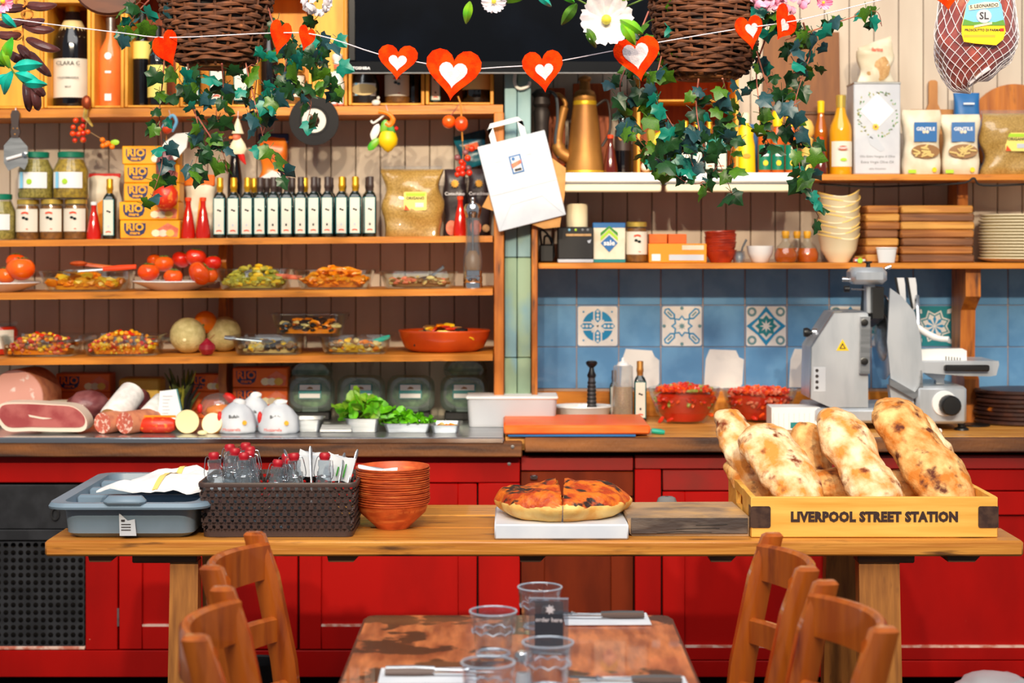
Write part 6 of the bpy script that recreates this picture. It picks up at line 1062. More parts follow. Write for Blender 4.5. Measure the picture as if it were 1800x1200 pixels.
# ---- white paper bag hanging on the post ----
t = thing('paper_bag', 'white paper carrier bag hanging askew on the post', 'bag', at(899, 243, 6.10), (0, -.25, 0)); k = W(1, 6.1)
part('kraft_bag', MB().prism([(-80*k, -104*k), (-40*k, -60*k), (60*k, -50*k), (80*k, -74*k), (66*k, -120*k), (44*k, -172*k), (16*k, -168*k)], .012, .03), 'kraft', t, rot=(0, 0, 0))
part('front', MB().box(-62*k, 60*k, 0, .01, -154*k, 0, .002), 'paper', t); part('fold', MB().box(-61.5*k, 59.5*k, -.0012, 0, -90*k, -88.8*k), 'paper_line', t)
part('base_fold', MB().prism([(-61*k, -153*k), (-30*k, -112*k), (28*k, -110*k), (59*k, -153*k), (57.5*k, -153*k), (27*k, -111.5*k), (-29*k, -113.5*k), (-59.5*k, -153*k)], -.0012, 0), 'paper_line', t)
h = MB()
for q0, q1 in (((-32, -34), (-32, 26)), ((22, -34), (22, 26))): h.box((q0[0]-5)*k, (q0[0]+5)*k, -.002, .001, q0[1]*k, q1[1]*k)
h.prism([(-37*k, 14*k), (-27*k, 26*k), (17*k, 26*k), (27*k, 14*k), (27*k, 24*k), (20*k, 34*k), (-30*k, 34*k), (-37*k, 24*k)], -.002, .001); part('handle', h, 'white', t)
lg = part('logo', flat(rect(-13*k, 8*k, -62*k, -30*k), -.0006), 'blue', t); part('print', flat(rect(-10.6*k, 5.6*k, -59.6*k, -32.4*k), -.002), 'paper', lg); part('print', flat([(-11.5*k, -52*k), (6.5*k, -46*k), (6.5*k, -40*k), (-11.5*k, -44*k)], -.0034), 'salmon', lg); part('print', flat(rect(-8*k, 4*k, -58*k, -54*k), -.0034), 'ink', lg); part('print', flat(circ(3*k, 8, -6*k, -36*k), -.0034), 'blue', lg)
# ================= trestle table =================
def td(py, z=TZ): return (EZ-z)*F/(py-HY)
T0, T1 = td(950), td(886); tt = thing('trestle_table', 'long rustic plank table on trestles before the counter', 'table'); xa, xb = X(78, T0), X(1800, T0); th = W(28, T0)
pw = (T1-T0)/3
for i in range(3): part('plank', MB().box(xa+(0, .004, -.002)[i], xb+(0, -.004, .003)[i], T0+i*pw+(.005 if i else 0), T0+(i+1)*pw-.005, TZ-th, TZ-(0, .0006, .0003)[i], .006), 'table_wood', tt)
for a, b in ((152, 196), (575, 626), (915, 957), (1252, 1294), (1672, 1726)): part('batten', MB().prism([(X(a, T0), TZ-th-.019), (X(b, T0)-.01, TZ-th-.019), (X(b, T0)+.008, TZ-th), (X(a, T0)-.004, TZ-th)], T0+.03, T1-.03), 'batten_wood', tt)
for a, b, lx, rx in ((232, 346, 300, 350), (1508, 1608, 1508, 1580)):
    part('trestle_beam', MB().box(X(a, T0+.04), X(b, T0+.04), T0+.04, T0+.1, TZ-th-.024, TZ-th, .003), 'batten_wood', tt)
    part('trestle_beam', MB().box(X(a+8, T0+.04), X(b-8, T0+.04), T1-.1, T1-.04, TZ-th-.024, TZ-th, .003), 'batten_wood', tt)
    w2 = W((rx-lx)*.5, T0); cx = X((lx+rx)/2, T0+.06)
    for (y, s_) in ((T0+.05, -1), (T1-.1, 1)): part('leg', MB().rings([[(cx+dx*w2, y+dy, z) for dx, dy in ((-1, 0), (1, 0), (1, .05), (-1, .05))] for z in (TZ-th-.02, )]+[[(cx+dx*w2*1.05+.0, y+dy+s_*.06, 0) for dx, dy in ((-1, 0), (1, 0), (1, .05), (-1, .05))]]), 'trestle_wood', tt)
    part('stretcher', MB().box(cx-.02, cx+.02, T0+.06, T1-.06, .2, .25, .003), 'trestle_wood', tt)
z0 = TZ+.001
# ---- grey cutlery tray ----
t = thing('cutlery_tray', 'grey plastic cutlery tray with compartments on the table end', 'tray', (X(226, 4.4), 4.37, z0)); hh = .092; w0, w1 = W(224, 4.4), W(286, 4.37); dp = .57
rr = lambda w, l, z, r: [(x, y+dp/2+.01, z) for x, y in rrect(w, l, r, 4)]
part('shell', MB().rings([rr(w0*.9, dp*.86, 0, .03), rr(w0, dp*.92, .012, .035), rr(w0*1.04, dp*.95, hh*.8, .04), rr(w0*1.05, dp*.955, hh*.86, .04)], True, False), 'tray_grey', t)
part('rim', MB().rings([rr(w0*1.05, dp*.955, hh*.86, .04), rr(w1, dp*1.05, hh*.84, .05), rr(w1*1.005, dp*1.055, hh*.9, .05), rr(w1*.98, dp*1.03, hh, .05), rr(w0*1.04, dp*.95, hh, .04), rr(w0*.96, dp*.88, .03, .03), rr(w0*.9, dp*.8, .02, .03)], False, True), 'tray_grey', t)
for i in range(3): part('divider', MB().box(-w0*.5, w0*.5, dp*(.27+.23*i), dp*(.27+.23*i)+.028, .02, hh*.985, .006), 'tray_grey', t)
part('handle', MB().box(-W(40, 4.37), W(34, 4.37), -.012, .03, hh*.9, hh*1.2, .012), 'tray_grey', t)
lb = part('sticker', MB().prism([(-.02, .008), (.022, .008), (.018, .05), (.0, .046), (-.022, .066)], dp*.025+.005, dp*.025+.007), 'paper_line', t); part('print', MB().box(-.016, -.007, dp*.025+.0035, dp*.025+.006, .044, .049), 'ink', lb)
for i in range(3): part('print', MB().box(-.016, .008, dp*.025+.0035, dp*.025+.006, .036-.007*i, .038-.007*i), 'ink', lb)
# crumpled cloth
def cloth(nx, ny, fn, mat, name, label, cat, loc, th=.004):
    vs = []; fs = []
    for j in range(ny):
        for i in range(nx): vs.append(fn(i/(nx-1), j/(ny-1)))
    m = len(vs); vs += [(a, b, c-th) for a, b, c in vs]
    for j in range(ny-1):
        for i in range(nx-1): a = j*nx+i; fs.append((a, a+1, a+nx+1, a+nx)); fs.append((m+a, m+a+nx, m+a+nx+1, m+a+1))
    bd = [i for i in range(nx)]+[j*nx+nx-1 for j in range(1, ny)]+[(ny-1)*nx+i for i in range(nx-2, -1, -1)]+[j*nx for j in range(ny-2, 0, -1)]
    for a, b in zip(bd, bd[1:]+bd[:1]): fs.append((a, b, m+b, m+a))
    t = thing(name, label, cat, loc); part('fabric', MB().add(vs, fs), mat, t, ang=80); return t, vs
def cf(u, v):
    x = -.10+.25*u+.05*v-.04*(1-v)*(1-u); y = .0+.32*v; n = noise.noise(Vector((u*3.3, v*2.6, 3.1)))+.4*noise.noise(Vector((u*8, v*7, 1.1)))
    return (x, y, .016+.022*n+.022*math.sin(u*PI)*math.sin(v*PI*.8+.3)+.004*v)
ct, cv = cloth(26, 22, cf, 'cloth', 'kitchen_cloth', 'crumpled white cloth with yellow stripe on the cutlery tray', 'cloth', (X(268, 4.48), 4.46, z0+hh+.002))
def sf(u, v, o=.44, w=.05): c = cf(o+w*(u-.5)-.2*(v-.5), v); return (c[0], c[1], c[2]+.0025)
m = MB()
for j in range(21): m.add([sf(-.5, j/21), sf(.5, j/21), sf(.5, (j+1)/21), sf(-.5, (j+1)/21)], [(0, 1, 2, 3)])
part('stripe', m, 'cloth_yellow', ct)
# ---- woven plastic basket with swing top bottles ----
B0 = td(945); bt = thing('plastic_basket', 'dark brown woven plastic basket full of little bottles', 'basket', (X(487, B0), B0, z0)); k = W(1, B0); wb_, wt_, dpb, hb = 264*k, 276*k, .26, 96*k
rb = lambda w, l, z, r=.02: [(x, y+dpb/2, z) for x, y in rrect(w, l, r, 4)]
part('base', MB().rings([rb(wb_, dpb*.94, 0), rb(wb_*1.005, dpb*.945, 9*k), rb(wb_*.97, dpb*.9, 9*k), rb(wb_*.97, dpb*.9, .004)]), 'basket_brown', bt)
part('rim', MB().rings([rb(wt_*.985, dpb*.985, 88*k), rb(wt_*1.015, dpb*1.02, 88*k), rb(wt_*1.02, dpb*1.025, 93*k), rb(wt_*1.01, dpb*1.015, hb), rb(wt_*.98, dpb*.98, hb), rb(wt_*.97, dpb*.97, 88*k)], closed=True), 'basket_brown', bt)
def weave(nx, nz, wbot, wtop):
    m = MB(); ph = 79*k/nz
    for j in range(nz):
        z = 9*k+ph*(j+.5); f = (z/hb); w = wbot+(wtop-wbot)*f; px_ = w*.965/nx
        for i in range(nx+(j % 2)):
            x = -w*.965/2+px_*(i+.5-(.5 if j % 2 else 0))
            if abs(x) > w*.485: continue
            for a in (PI/2, PI/2+2.3, PI/2-2.3):
                c, s_ = math.cos(a), math.sin(a); L_ = (ph*.62 if a == PI/2 else px_*.62); wd = px_*.29
                pr = [(x-s_*wd, z+c*wd), (x+s_*wd, z-c*wd), (x+c*L_+s_*wd*.9, z+s_*L_-c*wd*.9), (x+c*L_-s_*wd*.9, z+s_*L_+c*wd*.9)]
                dy = -.003 if a == PI/2 else .001; m.prism(pr, dy, dy+.004)
    return m
fw = weave(19, 7, wb_*.97, wt_*.97); fw.v = [(x, y+dpb*.03-.012*(z/hb)*.6, z) for x, y, z in fw.v]; part('woven_front', fw, 'basket_brown', bt)
bkw = MB(); bkw.v = [(x, dpb-y, z) for x, y, z in fw.v]; bkw.f = list(fw.f); bkw.m = list(fw.m); part('woven_back', bkw, 'basket_brown', bt)
sw = weave(17, 7, dpb*.92, dpb*.96)
for sg in (-1, 1):
    m = MB(); m.v = [(sg*(wb_*.5+(wt_-wb_)*.5*(z/hb)-.002+(-y)), x+dpb/2, z) for x, y, z in sw.v]; m.f = list(sw.f); m.m = list(sw.m); part('woven_side', m, 'basket_brown', bt)
bot = None; k = W(1, 4.5)
def swing(loc, rot, label):
    global bot
    if bot is not None: return dup(bot, loc, rot, label)
    t = thing('swing_top_bottle', label, 'bottle', loc, rot, 'swing top bottles in the basket')
    part('glass', MB().lathe([(0, 0), (15*k, 0), (16.5*k, 4*k), (16.5*k, 56*k), (15*k, 70*k), (11*k, 94*k), (10*k, 100*k), (11.5*k, 103*k), (11.5*k, 112*k), (9*k, 113*k)], 18), 'bottle_clear', t); part('stopper', MB().lathe([(0, 112*k), (8*k, 113*k), (9.5*k, 117*k), (10*k, 121*k), (8*k, 125*k), (0, 126*k)], 14), 'burgundy', t)
    for sg in (-1, 1): part('wire_bail', MB().tube(bez([(sg*8*k, 0, 118*k), (sg*14*k, 0, 117*k), (sg*17*k, -.002, 106*k), (sg*19*k, -.003, 88*k), (sg*14*k, 0, 80*k), (sg*12.5*k, 0, 92*k)], 4), .0011, 5), 'chrome', t)
    part('neck_wire', MB().tube([(12.4*k*math.cos(a*PI/8), 12.4*k*math.sin(a*PI/8), 84*k) for a in range(16)], .001, 5, closed=True), 'chrome', t); bot = t; return t
bz = z0+.006
for i, (px, py, d) in enumerate(((383, 798, 4.46), (404, 790, 4.53), (427, 799, 4.46), (445, 795, 4.52), (431, 780, 4.63), (408, 784, 4.60), (446, 787, 4.58), (475, 814, 4.47), (491, 801, 4.59), (493, 811, 4.53), (523, 799, 4.48), (566, 799, 4.47))):
    zt = Z(py, d)-122*k; swing((X(px, d), d, max(zt, bz)), (R.uniform(-.06, .06), R.uniform(-.08, .08), R.uniform(-.5, .5)) if i not in (7, 8, 9) else (0, .12, .5), ('clear swing top bottle with red stopper, %s, counting from the basket left' % ORD[i]) if i < 7 else ('clear swing top bottle with red stopper, %s of the right group' % ORD[i-7]))
# cutlery and napkins in the basket
for i, (a, b, m_) in enumerate((((500, 790, 4.6), (520, 840, 4.55), 'chrome'), ((546, 784, 4.6), (548, 850, 4.56), 'steel'), ((606, 796, 4.58), (596, 850, 4.52), 'steel'), ((629, 790, 4.6), (612, 850, 4.55), 'steel'))):
    t = thing('knife', 'table knife handle standing in the basket, %s from left' % ORD[i], 'knife', at(*b)); v = at(*a)-at(*b); part('handle', MB().tube([(0, 0, 0), tuple(v*.5), tuple(v*.9), tuple(v)], [.003, .005, .006, .003], 8, flat=.5), m_, t); part('blade', MB().tube([(0, 0, 0), tuple(-v*.5)], [.004, .006], 6, flat=.2), 'steel', t)
def nap(px, py, d, w, h, label, rot, gr=False):
    t = thing('napkin', label, 'napkin', at(px, py, d), rot); k = W(1, d); m = MB(); n = 9
    for s_ in range(2): m.rings([[(x*k*w/2, s_*.006+.004*math.sin(x*4+s_), z*k*h+.004*math.sin(x*3+z*5)) for x in [q_/4-1 for q_ in range(n)]]+[(x*k*w/2, s_*.006+.002+.004*math.sin(x*4+s_), z*k*h) for x in [1-q_/4 for q_ in range(n)]] for z in (0, .33, .66, 1)])
    part('paper', m, 'paper', t)
    if gr:
        for i in range(3): part('print', MB().box((-2+6*i)*k, (0.5+6*i)*k, -.008, -.0055, 10*k, (26+4*i)*k), 'green', t)
    return t
nap(590, 845, 4.56, 50, 44, 'white napkin with green lettering at the basket right', (0, .25, 0), True); nap(560, 835, 4.63, 70, 34, 'wide white napkin behind the bottles', (0, 0, 0)); nap(540, 830, 4.66, 40, 36, 'folded napkin in the middle of the basket', (0, .2, .3))
# ---- stack of wooden bowls ----
BW = td(936); k = W(1, BW); r = 66*k; wm = stackbowl(r, 30*k, 46*k, .003, 'wood_bowl', 32)
q = random.Random(5)
for i in range(18): o = link('wooden_bowl', wm, None, (X(687, BW)+q.uniform(-.0012, .0012), BW+.08+q.uniform(-.001, .001), z0+i*3.75*k), (q.uniform(-.012, .012), q.uniform(-.012, .012), q.uniform(0, 6))); tag(o, 'red brown wooden bowl, %s from the bottom of the table stack' % ORD[i], 'bowl', 'stacked wooden bowls on the table')
t = nap(662, 836, BW+.08, 70, 16, 'crumpled white napkin lying in the top wooden bowl', (-.5, .1, 0)); part('fold', MB().blob((.03, .02, .012), (.035, .03, .012), 2, .25, 3, 4), 'paper', t)
# ---- marble board with focaccia ----
M0 = td(949); k = W(1, M0); solo('marble_board', MB().box(-118*k, 118*k, 0, .3, 0, 27*k, .004), 'marble', 'thick white marble board under the focaccia', 'board', (X(987, M0), M0, z0))
fz = z0+27*k+.001; fy = M0+.155; rx = W(112, fy)
for sg, lab in ((-1, 'left half of the cut round focaccia'), (1, 'right half of the cut round focaccia')):
    t = thing('focaccia', lab, 'focaccia', (X(986, fy)+sg*.008, fy, fz), (0, 0, sg*-.045), 'halves of the focaccia')
    def fn(v, p):
        n = noise.noise(Vector((v.x*2.2+3, v.y*2.2, 1.5)))+.5*noise.noise(Vector((v.x*6, v.y*6, 4)))
        a = math.atan2(v.y, v.x); e = 1+.05*math.sin(3*a+1)+.025*math.sin(7*a)+.015*math.sin(13*a)
        if v.z > 0: z = .036+(.026+.018*n)*(1-min(1, (v.x**2+v.y**2))**4)+.014*(v.z)
        else: z = .036*(1+v.z*1.6)
        x, y = v.x*rx*e, v.y*.15*e
        x = x if x*sg > 0 else 0
        return (x, y, max(0, z))
    m = MB().blob((0, 0, 0), 1, 5, fn=fn); me = mesh_of('crust', m, ['focaccia_side', 'focaccia_top'], ang=60); mi = []
    for p_ in me.polygons: c = p_.center; mi.append(1 if (c.z > .038+.014*noise.noise(Vector((c.x*30, c.y*30, 0))) and abs(c.x) > .0008) else 0)
    me.polygons.foreach_set('material_index', mi); link('crust', me, t)
# ---- charred wooden block ----
C0 = td(942); k = W(1, C0); t = thing('wooden_block', 'thick charred wooden block beside the bread crate', 'board', (X(1209, C0), C0, z0)); part('block', MB().rings([[(x*k, y, z) for x, y in ((-102+a, 0), (107-b, -.004), (100-b, .23), (-108+a, .22))] for z, a, b in ((0, 4, 0), (.006, 0, 0), (33*k, -5, -1), (36*k, -3, 2))]), 'char_wood', t); part('charred_front', MB().box(-100*k, 105*k, -.0065, -.0045, .006, 32*k, .001), 'char_dark', t)
for i in range(3): part('crack', MB().tube([(-.08+.05*i, -.0068, .008+.01*i), (-.02+.04*i, -.007, .012+.008*i), (.06+.02*i, -.0068, .010+.01*i)], .0008, 4), 'black_soft', t)
t = thing('stone_weight', 'small grey rounded stone behind the charred block', 'stone', (X(1172, 4.86), 4.86, z0)); part('stone', MB().lathe([(0, 0), (.028, 0), (.03, .018), (.024, .034), (.016, .038), (0, .038)], 16, sy=.6), 'stone', t); part('hole', MB().lathe([(0, .0383), (.005, .0383), (.005, .037)], 10), 'black', t)
# ---- bread crate ----
K0 = td(945); K1 = K0+.46; k = W(1, K0); t = thing('bread_crate', 'pale wooden bread crate with black lettering and metal corners', 'crate', (X(1537, K0), K0, z0)); w = 217*k; h = 71*k; e = .014; dp = K1-K0
part('front_panel', MB().box(-w, w, 0, e, 0, h, .002), 'pale_wood', t); part('back_panel', MB().box(-w, w, dp-e, dp, 0, h, .002), 'pale_wood', t); part('base', MB().box(-w+e, w-e, e, dp-e, 0, .008), 'pale_wood', t)
for sg in (-1, 1):
    xo, xi = sg*w, sg*(w-e); part('side_panel', MB().box(xo, xi, e, dp*.36, 0, h, .001).box(xo, xi, dp*.64, dp-e, 0, h, .001).box(xo, xi, dp*.36, dp*.64, 0, h*.42, .001).box(xo, xi, dp*.36, dp*.64, h*.78, h, .001), 'pale_wood', t)
    part('corner_plate', MB().prism([(a+sg*(w-17*k), b+36*k) for a, b in rrect(35*k, 38*k, 4*k)], -.0018, 0), 'crate_metal', t); part('corner_plate', MB().box(xo, xo+sg*.0018, -.001, .03, 17*k, 55*k), 'crate_metal', t)
txt('LIVERPOOL STREET STATION', .0335, 'ink_brown', t, (0, -.0008, 35.5*k), .0021, sx=.9)
# ---- loaves ----
def loaf(p0, p1, w, hgt, label, seed, mat='bread', roll=0.0):
    p0, p1 = Vector(p0), Vector(p1); ax = p1-p0; ln = ax.length
    def fn(v, p):
        u = v.x; s_ = (1-abs(u)**3.4); s_ = max(0, s_)**.42 if abs(u) < 1 else 0; q_ = math.hypot(v.y, v.z) or 1; wv = 1+.045*math.sin(u*3.1+seed)+.03*math.sin(u*7+seed*2)
        return (u*ln/2, v.y/q_*w/2*s_*wv, v.z/q_*hgt/2*s_*wv*(1.0 if v.z > 0 else .8))
    m = MB(); vs, fs = ico(5); so = Vector((seed*3.1, seed*1.7, 0)); out = []
    for v in vs:
        p = Vector(fn(v, v)); n = noise.noise(p*16+so)*.009+noise.noise(p*38+so)*.0045+noise.noise(p*90+so)*.002; out.append(p+v*n)
    m.add(out, fs); X_ = ax.normalized(); Yv = Vector((0, 0, 1)).cross(X_).normalized(); Zv = X_.cross(Yv); M = Matrix((X_, Yv, Zv)).transposed() @ Matrix.Rotation(roll, 3, 'X')
    return solo('bread_loaf', m, mat, label, 'bread', (p0+p1)/2, M.to_euler(), 'loaves in the crate', ang=80)
loaf(at(1270, 720, 4.91), at(1342, 862, 4.73), .115, .08, 'leftmost loaf leaning at the back of crate', 1); loaf(at(1284, 812, 4.83), at(1345, 892, 4.68), .085, .06, 'lower left loaf under the leftmost one', 2, 'bread_gold')
loaf(at(1326, 752, 4.74), at(1424, 895, 4.50), .165, .10, 'broad pale loaf at the front left of crate', 3); loaf(at(1412, 745, 4.88), at(1450, 880, 4.74), .10, .08, 'golden loaf half hidden behind the centre loaf', 4, 'bread_gold')
loaf(at(1458, 722, 4.76), at(1556, 898, 4.50), .15, .10, 'floury loaf in the centre of the crate', 5); loaf(at(1552, 704, 4.80), at(1690, 902, 4.53), .172, .12, 'largest spotted loaf at the right of crate', 6, 'bread_gold')
loaf(at(1600, 725, 4.9), at(1690, 890, 4.76), .12, .09, 'pale loaf behind the largest right loaf', 7); loaf(at(1400, 855, 4.72), at(1640, 862, 4.72), .16, .11, 'hidden loaf lying under the others', 8, 'bread_gold')
# ================= chairs =================
def chair(loc, rz, label):
    t = thing('chair', label, 'chair', loc, rz, 'ladder back chairs')
    pth = lambda x: [(x, .19, 0), (x, .20, .25), (x, .205, .45), (x*1.0, .225, .62), (x*1.0, .262, .80), (x, .288, .885)]
    for x in (-.19, .19):
        rs_ = []
        for i, (px, py, pz) in enumerate(pth(x)):
            a, b = ((.017, .017), (.018, .019), (.020, .024), (.020, .026), (.020, .025), (.019, .021))[i]
            rs_.append([(px+u*a, py+v*b, pz) for u, v in ((-.7, -1), (.7, -1), (1, -.6), (1, .6), (.7, 1), (-.7, 1), (-1, .6), (-1, -.6))])
        rs_.append([(px+u*.013, py+v*.015+.002, pz+.005) for u, v in ((-.7, -1), (.7, -1), (1, -.6), (1, .6), (.7, 1), (-.7, 1), (-1, .6), (-1, -.6))])
        part('back_post', MB().rings(rs_), 'chair_wood', t)
        part('leg', MB().tube([(x*1.05, -.19, 0), (x*1.05, -.19, .43)], [.016, .019], 10), 'chair_wood', t)
        part('stretcher', MB().tube([(x*1.03, -.19, .2), (x, .195, .2)], .009, 8), 'chair_wood', t)
    def slat(z, h, y0, name='slat'):
        rs_ = []
        for i in range(13):
            u = i/12*2-1; x = u*.183; y = y0+.066*(1-u*u); hh_ = h*(1-.08*u*u)
            rs_.append([(x, y-.009, z-hh_/2), (x, y-.009, z+hh_/2-.006), (x, y-.003, z+hh_/2), (x, y+.004, z+hh_/2), (x, y+.009, z+hh_/2-.006), (x, y+.009, z-hh_/2)])
        part(name, MB().rings(rs_), 'chair_wood', t)
    slat(.832, .082, .262, 'top_slat'); slat(.69, .056, .236); slat(.56, .052, .212)
    part('seat', MB().rings([[(x, y, z) for x, y in rrect(.41*f, .39*f, .03, 3)] for f, z in ((.96, .43), (1, .437), (1, .452), (.95, .462))]), 'rush', t)
    part('seat_rail', MB().tube([(-.19, -.19, .425), (.19, -.19, .425)], .014, 8), 'chair_wood', t); part('stretcher', MB().tube([(-.195, -.19, .26), (.195, -.19, .26)], .010, 8), 'chair_wood', t); return t
def chairat(pf, pn, side, label):
    zt = .885; df = (EZ-zt)*F/(pf[1]-HY); dn = (EZ-zt)*F/(pn[1]-HY); f = Vector((X(pf[0], df), df)); n = Vector((X(pn[0], dn), dn)); c = (f+n)/2
    ang = math.atan2(f.y-n.y, f.x-n.x)+(PI if side < 0 else 0)-(0 if side < 0 else 0)
    rz = PI/2 if side < 0 else -PI/2; rz += (math.atan2(f.y-n.y, f.x-n.x)-PI/2)
    off = Matrix.Rotation(rz, 2) @ Vector((0, .288)); o = c-off
    return chair((o.x, o.y, 0), rz, label)
chairat((452, 935), (366, 1003), -1, 'far left wooden ladder back chair by the small table'); chairat((395, 1028), (338, 1132), -1, 'near left wooden ladder back chair cut by the frame')
chairat((1352, 935), (1426, 1008), 1, 'far right wooden ladder back chair by the small table'); chairat((1438, 1014), (1572, 1122), 1, 'near right wooden ladder back chair cut by the frame')
# ================= small table =================
sd = td(1081); sx0, sx1 = X(646, sd), X(1176, sd); t = thing('dining_table', 'small worn brown dining table between the chairs', 'table', (0, 0, 0)); cx = (sx0+sx1)/2
part('tabletop', MB().prism([(x+cx, y+(sd+2.62)/2) for x, y in rrect(sx1-sx0, sd-2.62, .02, 4)], TZ-.006, TZ, 'xy'), 'worn_table', t); part('table_edge', MB().prism([(x+cx, y+(sd+2.62)/2) for x, y in rrect(sx1-sx0+.012, sd-2.62+.012, .024, 4)], TZ-.032, TZ-.004, 'xy'), 'table_edge', t)
yc = (sd+2.62)/2; part('column', MB().lathe([(.035, .03), (.03, .1), (.03, TZ-.05), (.06, TZ-.032)], 18, (cx, yc, 0)), 'black_metal', t); part('foot', MB().box(cx-.2, cx+.2, yc-.03, yc+.03, 0, .03, .005), 'black_metal', t); part('foot', MB().box(cx-.03, cx+.03, yc-.25, yc+.25, 0, .03, .005), 'black_metal', t)
def tumbler(px, py, label):
    d = td(py); t = thing('tumbler', label, 'glass', (X(px, d), d, z0), 0, 'faceted table glasses'); r = .043; h = .088; n = 40
    def ring(rad, z, fl=0): return [(rad*(1+fl*(abs(math.cos(5*a))-.5))*math.cos(a), rad*(1+fl*(abs(math.cos(5*a))-.5))*math.sin(a), z) for a in [2*PI*i/n for i in range(n)]]
    part('glass', MB().rings([ring(r*.70, 0), ring(r*.72, .003, .03), ring(r*.80, h*.55, .07), ring(r*.9, h*.62), ring(r*1.0, h*.985), ring(r*.985, h), ring(r*.955, h*.985), ring(r*.84, h*.6), ring(r*.72, h*.5), ring(r*.64, .016), ring(r*.3, .012)]), 'tumbler', t)
    part('rim', MB().tube([(r*.98*math.cos(a*PI/16), r*.98*math.sin(a*PI/16), h*.992) for a in range(32)], .0017, 6, closed=True), 'glass_glint', t); part('shoulder_glint', MB().tube([(r*.885*math.cos(a*PI/16), r*.885*math.sin(a*PI/16), h*.60+.003*math.cos(a*PI*5/8)) for a in range(32)], .0014, 5, closed=True), 'glass_glint', t); part('foot_glint', MB().tube([(r*.68*math.cos(a*PI/16), r*.68*math.sin(a*PI/16), .012) for a in range(32)], .0032, 6, closed=True), 'glass_glint', t); return t  # rim, shoulder and foot tubes are added as painted bright highlights
mglass('glass_glint', (215, 228, 238), 1.5, .08, .2, ((214, 230, 244), .5))  # whitened glass, edge highlights put into the colour
tumbler(867, 1160, 'faceted glass at the left of the table middle'); tumbler(949, 1112, 'faceted glass at the back behind the menu stand'); tumbler(963, 1222, 'faceted glass at the front right of menu stand'); tumbler(858, 1262, 'faceted glass cut by the bottom edge')
d = td(1215); t = thing('salt_shaker', 'small glass salt shaker with chrome cap', 'shaker', (X(920, d), d, z0)); part('glass', MB().lathe([(0, 0), (.018, 0), (.019, .004), (.014, .045), (.013, .05)], 10), 'tumbler', t); part('salt', MB().lathe([(0, .003), (.015, .003), (.012, .03), (0, .03)], 10), 'white', t); part('cap', MB().lathe([(.014, .048), (.0165, .05), (.0165, .06), (.012, .066), (0, .067)], 18), 'chrome', t)
d = td(1150); t = thing('menu_stand', 'clear acrylic stand with dark order card', 'menu stand', (X(964, d), d, z0), (0, 0, -.1)); k = W(1, d)
part('acrylic', MB().box(-35*k, 35*k, 0, .003, 0, 98*k, .0008), 'acrylic', t); part('base', MB().box(-35*k, 35*k, -.01, .05, 0, .003, .0008), 'acrylic', t); part('top_edge', MB().box(-35*k, 35*k, -.0005, .0035, 96.5*k, 98.3*k), 'glass_glint', t); cd_ = part('card', MB().box(-24*k, 26*k, .0035, .0045, 12*k, 92*k), 'steel_dark', t)
part('card_panel', MB().box(-24*k, 26*k, -.0012, -.0003, 14*k, 70*k), 'card_ink', t) if 'card_ink' in MATS else (mk('card_ink', (52, 62, 72), .5), part('card_panel', MB().box(-24*k, 26*k, -.0012, -.0003, 14*k, 70*k), 'card_ink', t))
txt('order here', 10.5*k, 'white', t, (1*k, -.0016, 60*k), .0002); part('emblem', MB().prism([(3*k+a, 78*k+b) for a, b in star(7, 9*k, 5*k)], -.0012, -.0004), 'white', t)
def setting(px, py, flip, label, wpx=150):
    d = td(py); s_ = W(1, d); nk = solo('napkin', MB().box(-wpx/2*s_, wpx/2*s_, -.052, .052, 0, .003, .001), 'cloth', label+' napkin', 'napkin', (X(px, d), d, z0), .02)
    for nm, y in (('knife', -.006), ('fork', .012)):
        t = thing(nm, '%s on the %s napkin' % (nm, label), nm, (X(px, d), d+y, z0+.004), PI if flip else 0); g = -wpx*.44*s_
        part('handle', MB().tube([(g, 0, .006), (g+.05, 0, .006), (g+.085, 0, .006)], [.007, .008, .006], 8, flat=.6), 'handle_brown' if nm == 'knife' else 'steel', t)
        if nm == 'knife': part('blade', MB().prism([(g+.083, -.005), (g+.17, -.008), (g+.19, .002), (g+.083, .005)], .004, .0055, 'xy'), 'chrome', t)
        else: part('neck', MB().tube([(g+.083, 0, .006), (g+.13, 0, .004), (g+.145, 0, .006)], [.003, .003, .008], 8, flat=.5), 'chrome', t); [part('tine', MB().tube([(g+.143, (j-1)*.005, .006), (g+.19, (j-1)*.005, .008)], [.0018, .001], 5), 'chrome', t) for j in range(3)]
mk('handle_brown', (122, 98, 86), .5, c2=(100, 78, 68), sc=(8, 60, 60))
setting(1066, 1090, True, 'white folded back right'); setting(752, 1190, False, 'white folded front left', 170); setting(1115, 1206, True, 'white folded front right', 190)
# pots on the floor behind the left chairs
t = thing('saucepan', 'small black pan on the floor behind the left chairs', 'pan', (X(452, 5.5), 5.5, .001)); part('body', MB().lathe([(0, 0), (.055, 0), (.06, .01), (.075, .17), (.078, .175), (.072, .17), (.055, .012), (0, .008)], 24), 'black', t); part('handle', MB().tube([(.07, 0, .16), (.1, -.02, .2)], .006, 8), 'black', t)
t = thing('steel_pot', 'narrow steel pot on the floor under the trestle table', 'pot', (X(384, 5.5), 5.5, .001)); part('body', MB().lathe([(0, 0), (.05, 0), (.054, .01), (.054, .19), (.057, .2), (.05, .2), (.048, .012), (0, .008)], 24), 'steel', t)
solo('plastic_sack', MB().blob((0, 0, .05), (.13, .1, .06), 3, .18, 3, 4), 'frost', 'crumpled clear plastic sack on the floor at lower right', 'sack', (X(1745, 5.62), 5.62, 0))
